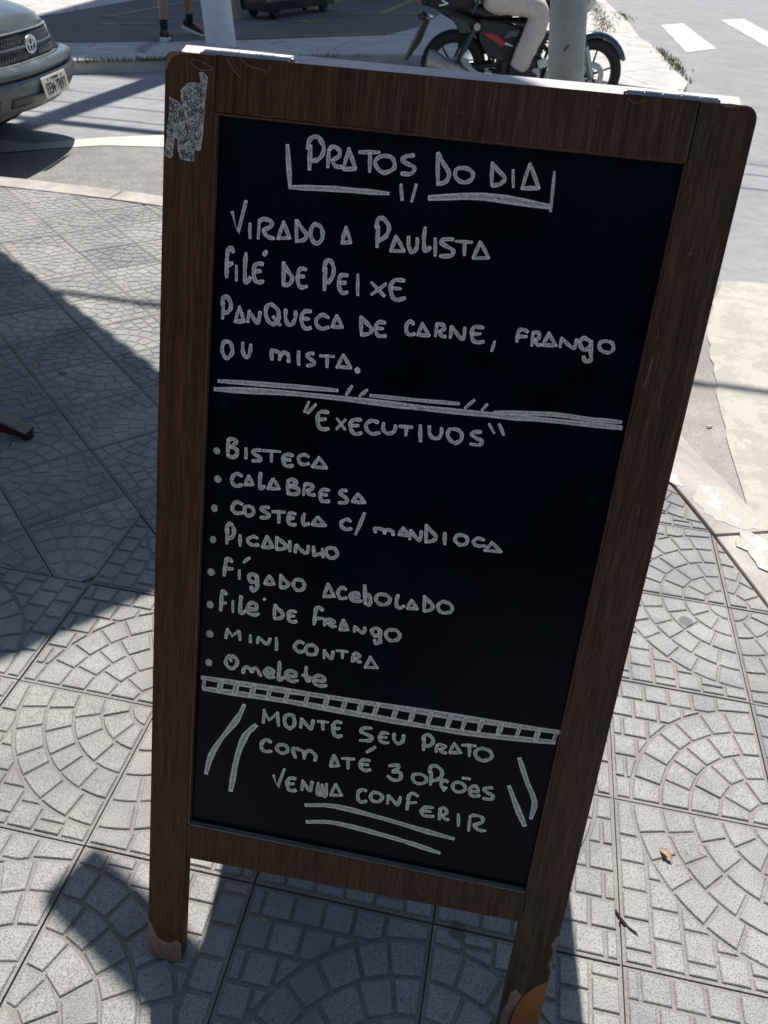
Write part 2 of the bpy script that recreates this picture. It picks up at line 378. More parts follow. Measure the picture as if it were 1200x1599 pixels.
M['plate'] = simple('plate_face', (0.50, 0.47, 0.40), 0.6, var=0.08, scale=30)
M['plate_rim'] = simple('plate_rim', (0.72, 0.70, 0.62), 0.5, var=0.08)
M['ink'] = simple('plate_lettering', (0.03, 0.03, 0.028), 0.6)
M['lamp'] = simple('headlamp_lens', (0.55, 0.55, 0.50), 0.15, 0.3, var=0.05)
M['hill'] = simple('flat_earth', (0.2, 0.19, 0.17), 0.95)
# ------------------------------------------------------------------ ground, road, pavements
def cl(v): return max(0.0, min(1.0, v))
def road_z(x, y): return -0.12 + 0.10 * cl((x - 0.6) / 0.8) * cl((2.6 - y) / 1.2)
def sheet(name, poly, dz, mat, parent=None, n=0, zf=road_z, **k):
    """a thin sheet that follows the road surface; the polygon is cut into a fine grid so that it drapes"""
    bm = bmesh.new(); f = bm.faces.new([bm.verts.new((p[0], p[1], 0)) for p in poly])
    xs = [p[0] for p in poly]; ys = [p[1] for p in poly]
    if n:
        x = math.floor(min(xs) / n) * n
        for ax, lo, hi in ((0, min(xs), max(xs)), (1, min(ys), max(ys))):
            q = math.ceil(lo / n) * n
            while q < hi:
                co = (q, 0, 0) if ax == 0 else (0, q, 0); no = (1, 0, 0) if ax == 0 else (0, 1, 0)
                bmesh.ops.bisect_plane(bm, geom=bm.verts[:] + bm.edges[:] + bm.faces[:], plane_co=co, plane_no=no, dist=1e-6)
                q += n
    for v in bm.verts: v.co.z = (zf(v.co.x, v.co.y) if zf else 0.0) + dz
    bmesh.ops.recalc_face_normals(bm, faces=bm.faces)
    if sum(f.normal.z for f in bm.faces) < 0: bmesh.ops.reverse_faces(bm, faces=bm.faces)
    me = bpy.data.meshes.new(name); bm.to_mesh(me); bm.free(); me.materials.append(mat)
    return link(name, me, parent, **k)
def rough_poly(poly, amp, step, seed=1):
    rd = random.Random(seed); o = []; n = len(poly)
    for i in range(n):
        a = Vector(poly[i]).to_2d(); b = Vector(poly[(i + 1) % n]).to_2d(); L = (b - a).length; m = max(1, int(L / step))
        nr = Vector((-(b - a).y, (b - a).x)); nr = nr / (nr.length + 1e-9)
        for k in range(m):
            q = a + (b - a) * (k / m)
            if k: q += nr * rd.uniform(-amp, amp)
            o.append((q.x, q.y))
    return o
# terrain far below everything, out to the horizon
sheet('ground', [(-150, -150), (150, -150), (150, 200), (-150, 200)], -0.16, M['hill'], zf=None, kind='structure')
# road: a grid that dips and rises with the dropped kerb
gx = [-40, -20, -10, -6, -4] + [round(-3 + 0.2 * i, 2) for i in range(31)] + [4, 6, 10, 20, 40]
gy = [-40, -20, -8, -4] + [round(-3 + 0.2 * i, 2) for i in range(36)] + [5, 7, 10, 20, 60]
b = MB(); nx = len(gx)
b.add([(x, y, road_z(x, y)) for y in gy for x in gx], [(j * nx + i, j * nx + i + 1, (j + 1) * nx + i + 1, (j + 1) * nx + i) for j in range(len(gy) - 1) for i in range(nx - 1)])
b.build('road', M['asphalt'], fix=False, kind='structure')
# strip of coarse asphalt in the gutter and the cream line beyond it
sheet('asphalt_strip', rough_poly([(-9, 1.7), (-1.2, 2.05), (0.2, 1.7), (1.1, 1.3), (1.6, 1.9), (0.4, 3.3), (-1.0, 3.5), (-1.75, 3.49), (-2.12, 3.36), (-2.36, 3.15), (-2.6, 2.85), (-9, 2.6)], 0.015, 0.3, 3), 0.004, M['patch'], n=0.4, kind='structure')
sheet('cream_road_line', rough_poly([(-6, 2.7), (-2.62, 2.88), (-2.36, 3.15), (-2.12, 3.36), (-1.75, 3.49), (-1.0, 3.52), (-0.3, 3.45), (-0.3, 3.75), (-1.0, 3.85), (-1.9, 3.83), (-2.24, 3.56), (-2.55, 3.2), (-6, 3.0)], 0.012, 0.2, 5), 0.008, M['cream'], n=0.4, kind='structure')
# pavement edge and kerb
edge = [(-9.0, 1.70), (-6.0, 1.77), (-4.0, 1.81), (-2.5, 1.84), (-1.6, 1.87), (-1.0, 1.85), (-0.45, 1.74), (0.1, 1.50), (0.6, 1.15), (1.0, 0.70), (1.24, 0.30), (1.42, -0.10), (1.50, -0.30), (1.60, -0.58), (1.73, -0.95), (1.95, -1.6), (2.3, -2.6), (3.2, -6.0)]
# bedding under the tiles
bed = [(-9, -9)] + edge + [(3.2, -9)]
b = MB(); b.prism(bed, -0.2, -0.0125); b.build('pavement', M['gutter'], kind='structure')
pave = bpy.data.objects['pavement']
# kerb stones follow the edge, 0.17 m wide
ker = empty('kerb', kind='structure')
ep = catmull([Vector((*p, 0)) for p in edge], 10)
# resample at 0.95 m
def resample(pts, step):
    out = [pts[0].copy()]; acc = 0; 
    for i in range(1, len(pts)):
        a = pts[i - 1]; c = pts[i]; L = (c - a).length
        while acc + L >= step:
            t_ = (step - acc) / L; a = a.lerp(c, t_); out.append(a.copy()); L = (c - a).length; acc = 0
        acc += L
    out.append(pts[-1].copy()); return out
rs = resample(ep, 0.12)
nrm = []
for i, p in enumerate(rs):
    d = rs[min(i + 1, len(rs) - 1)] - rs[max(0, i - 1)]; nrm.append(Vector((-d.y, d.x, 0)).normalized())
per = 8
for k in range(0, len(rs) - 1, per):
    seg = list(range(k, min(k + per, len(rs) - 1) + 1))
    if len(seg) < 3: continue
    A_, B_ = [], []
    w = 0.17
    for j, i in enumerate(seg):
        e = 0.0015 if j in (0, len(seg) - 1) else 0
        d = (rs[min(i + 1, len(rs) - 1)] - rs[max(0, i - 1)]).normalized() * (0.003 if j == 0 else (-0.003 if j == len(seg) - 1 else 0))
        A_.append(rs[i] + nrm[i] * 0.006 + d); B_.append(rs[i] + nrm[i] * w + d + nrm[i] * random.uniform(-0.004, 0.004))
    poly = [(p.x, p.y) for p in A_] + [(p.x, p.y) for p in reversed(B_)]
    b = MB(); b.prism(poly, -0.25, 0.0015 + random.uniform(-0.002, 0.002)); b.build('kerb_stone', M['kerb'], ker, bev=0.006)
# worn concrete gutter at the corner and the cream painted slab
sheet('worn_gutter', rough_poly([(1.10, 1.3), (1.25, 0.7), (1.45, 0.1), (1.62, -0.25), (1.8, -0.8), (2.1, -1.6), (2.2, -1.2), (1.7, -0.35), (1.66, 0.0), (1.68, 0.5), (1.72, 1.05), (1.9, 1.9), (1.5, 2.1)], 0.01, 0.12, 8), 0.004, M['gutter'], n=0.2, kind='structure')
slab_poly = rough_poly([(1.655, -0.40), (1.63, -0.12), (1.63, 0.05), (1.63, 0.2), (1.64, 0.46), (1.66, 0.76), (1.68, 1.06), (1.76, 1.5), (1.88, 1.93), (2.15, 2.0), (2.8, 1.9), (2.9, 0.0), (2.6, -1.6), (2.1, -1.3)], 0.008, 0.06, 11)
sheet('painted_slab', slab_poly, 0.0085, M['slab'], n=0.1, kind='structure')
for n_, pl in enumerate(([(1.47, -0.17), (1.50, -0.08), (1.56, -0.07), (1.59, -0.12), (1.625, -0.20), (1.635, -0.26), (1.58, -0.27), (1.52, -0.25)],
           [(1.56, -0.33), (1.59, -0.27), (1.64, -0.30), (1.68, -0.36), (1.715, -0.46), (1.69, -0.49), (1.64, -0.44), (1.60, -0.43)],
           [(1.66, -0.62), (1.69, -0.56), (1.76, -0.58), (1.80, -0.68), (1.74, -0.72)], [(1.425, -0.10), (1.36, 0.06), (1.385, 0.07), (1.45, -0.10)])):
    sheet('white_paint_splash', rough_poly(pl, 0.010, 0.018, 20 + n_), 0.0037, M['splat'], zf=None, kind='structure')
# crosswalk
for pl in ([(2.95, 17.02), (3.49, 17.95), (3.53, 13.48), (2.94, 12.53)], [(4.51, 19.69), (5.18, 20.67), (5.12, 15.6), (4.53, 14.45)], [(6.1, 21.0), (6.75, 22.0), (6.7, 17.5), (6.1, 16.5)]):
    sheet('crosswalk_stripe', rough_poly(pl, 0.012, 0.4, 31), 0.006, M['white_line'], kind='structure')
# far pavement across the street
far_near = [(-14, 4.5), (-6, 5.3), (-3.67, 5.83), (-3.01, 6.5), (-2.0, 7.55), (-1.42, 8.0), (-0.81, 8.5), (0.2, 8.55), (1.0, 8.2), (1.7, 7.7), (2.3, 7.55)]
far_right = [(2.45, 8.35), (2.40, 9.29), (2.36, 11.75), (2.22, 12.84), (2.2, 15.97), (2.0, 20.07), (1.9, 24.0), (1.9, 60)]
far_back = [(-1.2, 60), (-1.13, 11.6), (-1.4, 10.13), (-2.79, 8.35), (-3.5, 7.63), (-4.24, 6.9), (-6, 6.2), (-14, 5.6)]
b = MB(); b.prism(far_near + far_right + far_back, -0.25, 0.0); b.build('far_pavement', M['walk'], bev=0.01, kind='structure')
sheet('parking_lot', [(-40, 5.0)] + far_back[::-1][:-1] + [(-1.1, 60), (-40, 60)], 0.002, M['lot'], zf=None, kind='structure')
def line_poly(a, c, w):
    a = Vector(a); c = Vector(c); n_ = Vector((-(c - a).y, (c - a).x)).normalized() * w / 2
    return [tuple(a + n_), tuple(c + n_), tuple(c - n_), tuple(a - n_)]
lot = empty('parking_lot_markings', (0, 0, 0), kind='structure')
for a, c, w, mt in (((-5.02, 9.2), (-5.01, 13.5), 0.10, 'pale_line'), ((-5.02, 9.2), (-3.9, 10.2), 0.08, 'pale_line'), ((-3.07, 11.7), (-0.6, 14.4), 0.10, 'yellow_line'), ((-3.09, 11.8), (-3.12, 16), 0.12, 'yellow_line'),
                  ((-2.0, 12.9), (-1.97, 17), 0.12, 'yellow_line'), ((-2.9, 8.45), (-1.32, 10.35), 0.06, 'yellow_line'), ((-7.4, 9.2), (-7.4, 13.5), 0.10, 'pale_line')):
    sheet('bay_line', line_poly(a, c, w), 0.006, M[mt], lot, zf=None)
def arrow(cx, cy, ang, s, mt):
    P_ = [(-0.6, 0.05), (0.1, 0.05), (0.1, 0.2), (0.5, 0), (0.1, -0.2), (0.1, -0.05), (-0.6, -0.05)]
    sheet('painted_arrow', [(cx + s * (x * math.cos(ang) - y * math.sin(ang)), cy + s * (x * math.sin(ang) + y * math.cos(ang))) for x, y in P_], 0.006, M[mt], lot, zf=None)
arrow(-4.55, 8.75, R(225), 0.75, 'pale_line'); arrow(-2.6, 11.0, R(230), 0.85, 'yellow_line')
# grass tufts: joined blades, nobody could count them
rd = random.Random(4)
def grass(spots, name='grass_tufts', n=26, h=0.06):
    b = MB()
    for (x0, y0, x1, y1, w, dens) in spots:
        L = math.hypot(x1 - x0, y1 - y0)
        for _ in range(int(L * dens)):
            t_ = rd.random(); x = x0 + (x1 - x0) * t_ + rd.gauss(0, w); y = y0 + (y1 - y0) * t_ + rd.gauss(0, w)
            a = rd.uniform(0, 6.28); hh = h * rd.uniform(0.4, 1.3); ww = 0.006 * rd.uniform(0.6, 1.6); lx, ly = rd.uniform(-.6, .6) * hh, rd.uniform(-.6, .6) * hh
            dx, dy = math.cos(a) * ww, math.sin(a) * ww; z = rd.choice([0.0])
            b.add([(x - dx, y - dy, z - 0.02), (x + dx, y + dy, z - 0.02), (x + lx * 0.5 + dx * .7, y + ly * 0.5 + dy * .7, z + hh * 0.6), (x + lx, y + ly, z + hh)], [(0, 1, 2), (0, 2, 3)])
    b.build(name, M['leafg'], fix=False, label='scrubby green grass growing in cracks of the far pavement' if h > 0.03 else 'thin line of grass along the shaded far kerb', cat='grass', kind='stuff')
grass([(1.62, 20, 1.72, 14.2, 0.09, 170), (1.72, 14.2, 1.68, 13.0, 0.10, 160), (1.68, 13.0, 1.2, 12.3, 0.05, 90), (2.1, 17.5, 2.15, 15.8, 0.1, 110), (2.40, 11.5, 2.46, 9.2, 0.05, 120), (2.46, 9.2, 2.48, 8.3, 0.02, 30)], h=0.032)
grass([(-3.6, 5.83, -2.7, 6.80, 0.02, 150), (-2.7, 6.80, -1.3, 8.08, 0.02, 30)], h=0.028)

# ------------------------------------------------------------------ paving tiles with moulded fan pattern
def clip_half(poly, nx_, ny_, d):
    """keep the side where nx*x+ny*y >= d"""
    o = []; n = len(poly)
    for i in range(n):
        a = poly[i]; c = poly[(i + 1) % n]; da = nx_ * a[0] + ny_ * a[1] - d; dc = nx_ * c[0] + ny_ * c[1] - d
        if da >= 0: o.append(a)
        if (da >= 0) != (dc >= 0):
            t_ = da / (da - dc); o.append((a[0] + (c[0] - a[0]) * t_, a[1] + (c[1] - a[1]) * t_))
    return o
def area(p): return 0.5 * sum(p[i][0] * p[(i + 1) % len(p)][1] - p[(i + 1) % len(p)][0] * p[i][1] for i in range(len(p)))
def inset(p, d):
    n = len(p); o = []
    for i in range(n):
        a = Vector(p[i - 1]); q = Vector(p[i]); c = Vector(p[(i + 1) % n])
        e1 = (q - a).normalized(); e2 = (c - q).normalized()
        n1 = Vector((-e1.y, e1.x)); n2 = Vector((-e2.y, e2.x)); bs = n1 + n2
        if bs.length < 1e-4: o.append(tuple(q)); continue
        bs.normalize(); k = max(0.35, bs.dot(n1)); o.append(tuple(q + bs * d / k))
    return o
def convex_inset(p, d):
    o = p; n = len(p)
    for i in range(n):
        a = p[i]; c = p[(i + 1) % n]; L = math.hypot(c[0] - a[0], c[1] - a[1])
        if L < 1e-6: continue
        nx_, ny_ = -(c[1] - a[1]) / L, (c[0] - a[0]) / L
        o = clip_half(o, nx_, ny_, nx_ * a[0] + ny_ * a[1] + d)
        if len(o) < 3: return []
    return clean(o, 0.0012)
def clean(p, eps=1e-4):
    o = []
    for q in p:
        if not o or math.hypot(q[0] - o[-1][0], q[1] - o[-1][1]) > eps: o.append(q)
    if len(o) > 1 and math.hypot(o[0][0] - o[-1][0], o[0][1] - o[-1][1]) <= eps: o.pop()
    return o
def fan_blocks(seed):
    """blocks of one quarter fan in the unit square, centre of the fan at (0,0)"""
    rr = random.Random(seed); out = []; th = 0.178
    def arc(r0, r1, a0, a1, n=3):
        return [(r1 * math.cos(a0 + (a1 - a0) * i / n), r1 * math.sin(a0 + (a1 - a0) * i / n)) for i in range(n + 1)] + \
               ([(r0 * math.cos(a), r0 * math.sin(a)) for a in (a1, a0)] if r0 > 1e-6 else [(0, 0)])
    out.append(arc(0, th * 0.95, 0, math.pi / 2, 4))
    for k in range(1, 5):
        r0, r1 = k * th * 1.0, (k + 1) * th; n = [0, 3, 4, 6, 7][k]
        cuts = [0] + [math.pi / 2 * (i + rr.uniform(-0.12, 0.12)) / n for i in range(1, n)] + [math.pi / 2]
        for a, c in zip(cuts, cuts[1:]): out.append(arc(r0, r1, a, c))
    g = 6
    for i in range(g):
        for j in range(g):
            sh = (0.5 / g if i % 2 else 0)
            x0, x1 = i / g, (i + 1) / g; y0, y1 = j / g + sh - (0.5 / g if j == 0 and sh else 0), min(1.0, (j + 1) / g + sh)
            if y0 >= 0.999: continue
            p = [(x0, y0), (x1, y0), (x1, y1), (x0, y1)]
            cx_, cy_ = (x0 + x1) / 2, (y0 + y1) / 2; th_ = math.atan2(cy_, cx_)
            q = clip_half(p, math.cos(th_), math.sin(th_), 5 * th)
            q = clean(q)
            if len(q) >= 3 and area(q) > 0.0035: out.append(q)
    return out
BL = [fan_blocks(i) for i in range(4)]
def tile_mesh(var, s, rot, origin, clips=None, flip=False):
    """tile mesh in tile-local coordinates (corner of the fan at the origin); clips are world half planes"""
    b = MB(); ca, sa = math.cos(rot), math.sin(rot); rr = random.Random(var * 7 + 1)
    def loc_clip(poly):
        if not clips: return poly
        for (nx_, ny_, d) in clips:
            lx = nx_ * ca + ny_ * sa; ly = -nx_ * sa + ny_ * ca; dd = d - nx_ * origin[0] - ny_ * origin[1]
            poly = clip_half(poly, lx, ly, dd)
            if len(poly) < 3: return []
        return clean(poly)
    full = loc_clip([(0.0015, 0.0015), (s - 0.0015, 0.0015), (s - 0.0015, s - 0.0015), (0.0015, s - 0.0015)])
    if len(full) < 3 or area(full) < 0.0008: return None
    D = 0.0045 if s > 0.28 else 0.0034
    n = len(full)
    b.add([(x, y, -D) for x, y in full] + [(x, y, -0.03) for x, y in full], [tuple(range(n))] + [((i + 1) % n, i, n + i, n + (i + 1) % n) for i in range(n)])
    for p in BL[var]:
        q = [(x * s, y * s) for x, y in p]
        q = clip_half(clip_half(clip_half(clip_half(q, 1, 0, 0.004), 0, 1, 0.004), -1, 0, -s + 0.004), 0, -1, -s + 0.004)
        q = clean(loc_clip(q), 0.0006)
        if len(q) < 3 or area(q) < 0.00018: continue
        top2 = convex_inset(q, 0.0050)
        if len(top2) < 3 or area(top2) < 0.00005: continue
        top = inset(top2, -0.0012); base = inset(top2, -0.0025); q = top2
        h = -0.0006 + rr.uniform(-0.0006, 0.0004); n = len(q)
        b.add([(x, y, -D) for x, y in base] + [(x, y, h - 0.0012) for x, y in top] + [(x, y, h) for x, y in top2],
              [tuple(2 * n + i for i in range(n))] + [(i, (i + 1) % n, n + (i + 1) % n, n + i) for i in range(n)] + [(n + i, n + (i + 1) % n, 2 * n + (i + 1) % n, 2 * n + i) for i in range(n)])
    me = b.mesh('paving_tile', M['tile'], fix=False)
    return me
cache = {}
n_t = 0
def seg_dist(i, x, y):
    a = Vector(edge[i]); c = Vector(edge[i + 1]); d = (c - a); L = d.length; d /= L
    t_ = max(0, min(L, (Vector((x, y)) - a).dot(d))); return (Vector((x, y)) - (a + d * t_)).length
def edge_clip_list(pts):
    """half planes of the kerb segments nearest to the tile's corners and middle"""
    idx = {min(range(len(edge) - 1), key=lambda i: seg_dist(i, x, y)) for x, y in pts}; o = []
    for i in idx:
        a = Vector(edge[i]); c = Vector(edge[i + 1]); d = (c - a).normalized(); nn = Vector((d.y, -d.x)); o.append((nn.x, nn.y, nn.dot(a) + 0.002))
    return o
def inside_pave(x, y):
    # right-hand side of the directed edge polyline, tested with the nearest segment
    best = None
    for i in range(len(edge) - 1):
        a = Vector(edge[i]); c = Vector(edge[i + 1]); d = (c - a); L = d.length; d /= L
        t_ = max(0, min(L, (Vector((x, y)) - a).dot(d))); q = a + d * t_; dist = (Vector((x, y)) - q).length
        if best is None or dist < best[0] - 1e-9: best = (dist, d, q)
    dist, d, q = best; nn = Vector((d.y, -d.x)); return (Vector((x, y)) - q).dot(nn), dist
def put_tile(ox, oy, rot, s, clips):
    global n_t
    cx_, cy_ = ox + (s / 2) * (math.cos(rot) - math.sin(rot)), oy + (s / 2) * (math.sin(rot) + math.cos(rot))
    sd, dist = inside_pave(cx_, cy_)
    if sd < -s * 0.72: return
    cs = [(ox + a * s * math.cos(rot) - c * s * math.sin(rot), oy + a * s * math.sin(rot) + c * s * math.cos(rot)) for a, c in ((0, 0), (1, 0), (1, 1), (0, 1))]
    cp = list(clips) + (edge_clip_list(cs + [(cx_, cy_)]) if dist < s * 0.75 else [])
    cp = [k for k in cp if any(k[0] * x + k[1] * y < k[2] for x, y in cs)]
    if any(all(k[0] * x + k[1] * y < k[2] for x, y in cs) for k in cp): return
    var = random.randrange(4)
    if cp: me = tile_mesh(var, s, rot, (ox, oy), cp)
    else:
        if (var, s) not in cache: cache[(var, s)] = tile_mesh(var, s, 0, (0, 0))
        me = cache[(var, s)]
    if me is None: return
    o = link('paving_tile', me, pave); o.location = (ox, oy, random.uniform(-0.0012, 0.0012))
    o.rotation_euler = (random.uniform(-0.002, 0.002), random.uniform(-0.002, 0.002), rot); n_t += 1
UN = (0.676, 0.737); VN = (0.737, -0.676)
U0D = -0.465
def quad(cx_, cy_, base, s, zones):
    for k in range(4):
        for z in zones: put_tile(cx_, cy_, base + k * math.pi / 2, s, z)
S_ = 0.30
# lower, straight-laid zone: fan centres at odd column, even row
for i in range(-5, 11):
    for j in range(-4, 9):
        if i % 2 == 1 and j % 2 == 0:
            x, y = i * S_, -j * S_
            if x < -1.2 or x > 2.6: continue
            zs = []
            if y < -0.2 or x > 0.8:
                if x > 0.8: zs = [[(1, 0, 0.6)]] if y >= -1.0 else []
                # pieces: below y=-0.9 everywhere; between -0.9 and the diagonal for x>0
                if y < -0.2 and y > -1.6 and x <= 0.8: zs = [[(0, -1, 0.9)], [(0, 1, -0.9), (1, 0, 0.0), (-1, 0, -0.6), (-UN[0], -UN[1], -U0D)]]
                if x > 0.8 and y >= -1.0: zs = [[(1, 0, 0.6)], [(-1, 0, -0.6), (0, -1, 0.9)], [(-1, 0, -0.6), (0, 1, -0.9), (-UN[0], -UN[1], -U0D)]]
                if y <= -1.6 or (y < -1.15): zs = [[(0, -1, 0.9)], [(0, 1, -0.9), (1, 0, 0.0), (-1, 0, -0.6), (-UN[0], -UN[1], -U0D)], [(1, 0, 0.6), (0, 1, -0.9)]]
            quad(x, y, 0, S_, zs)
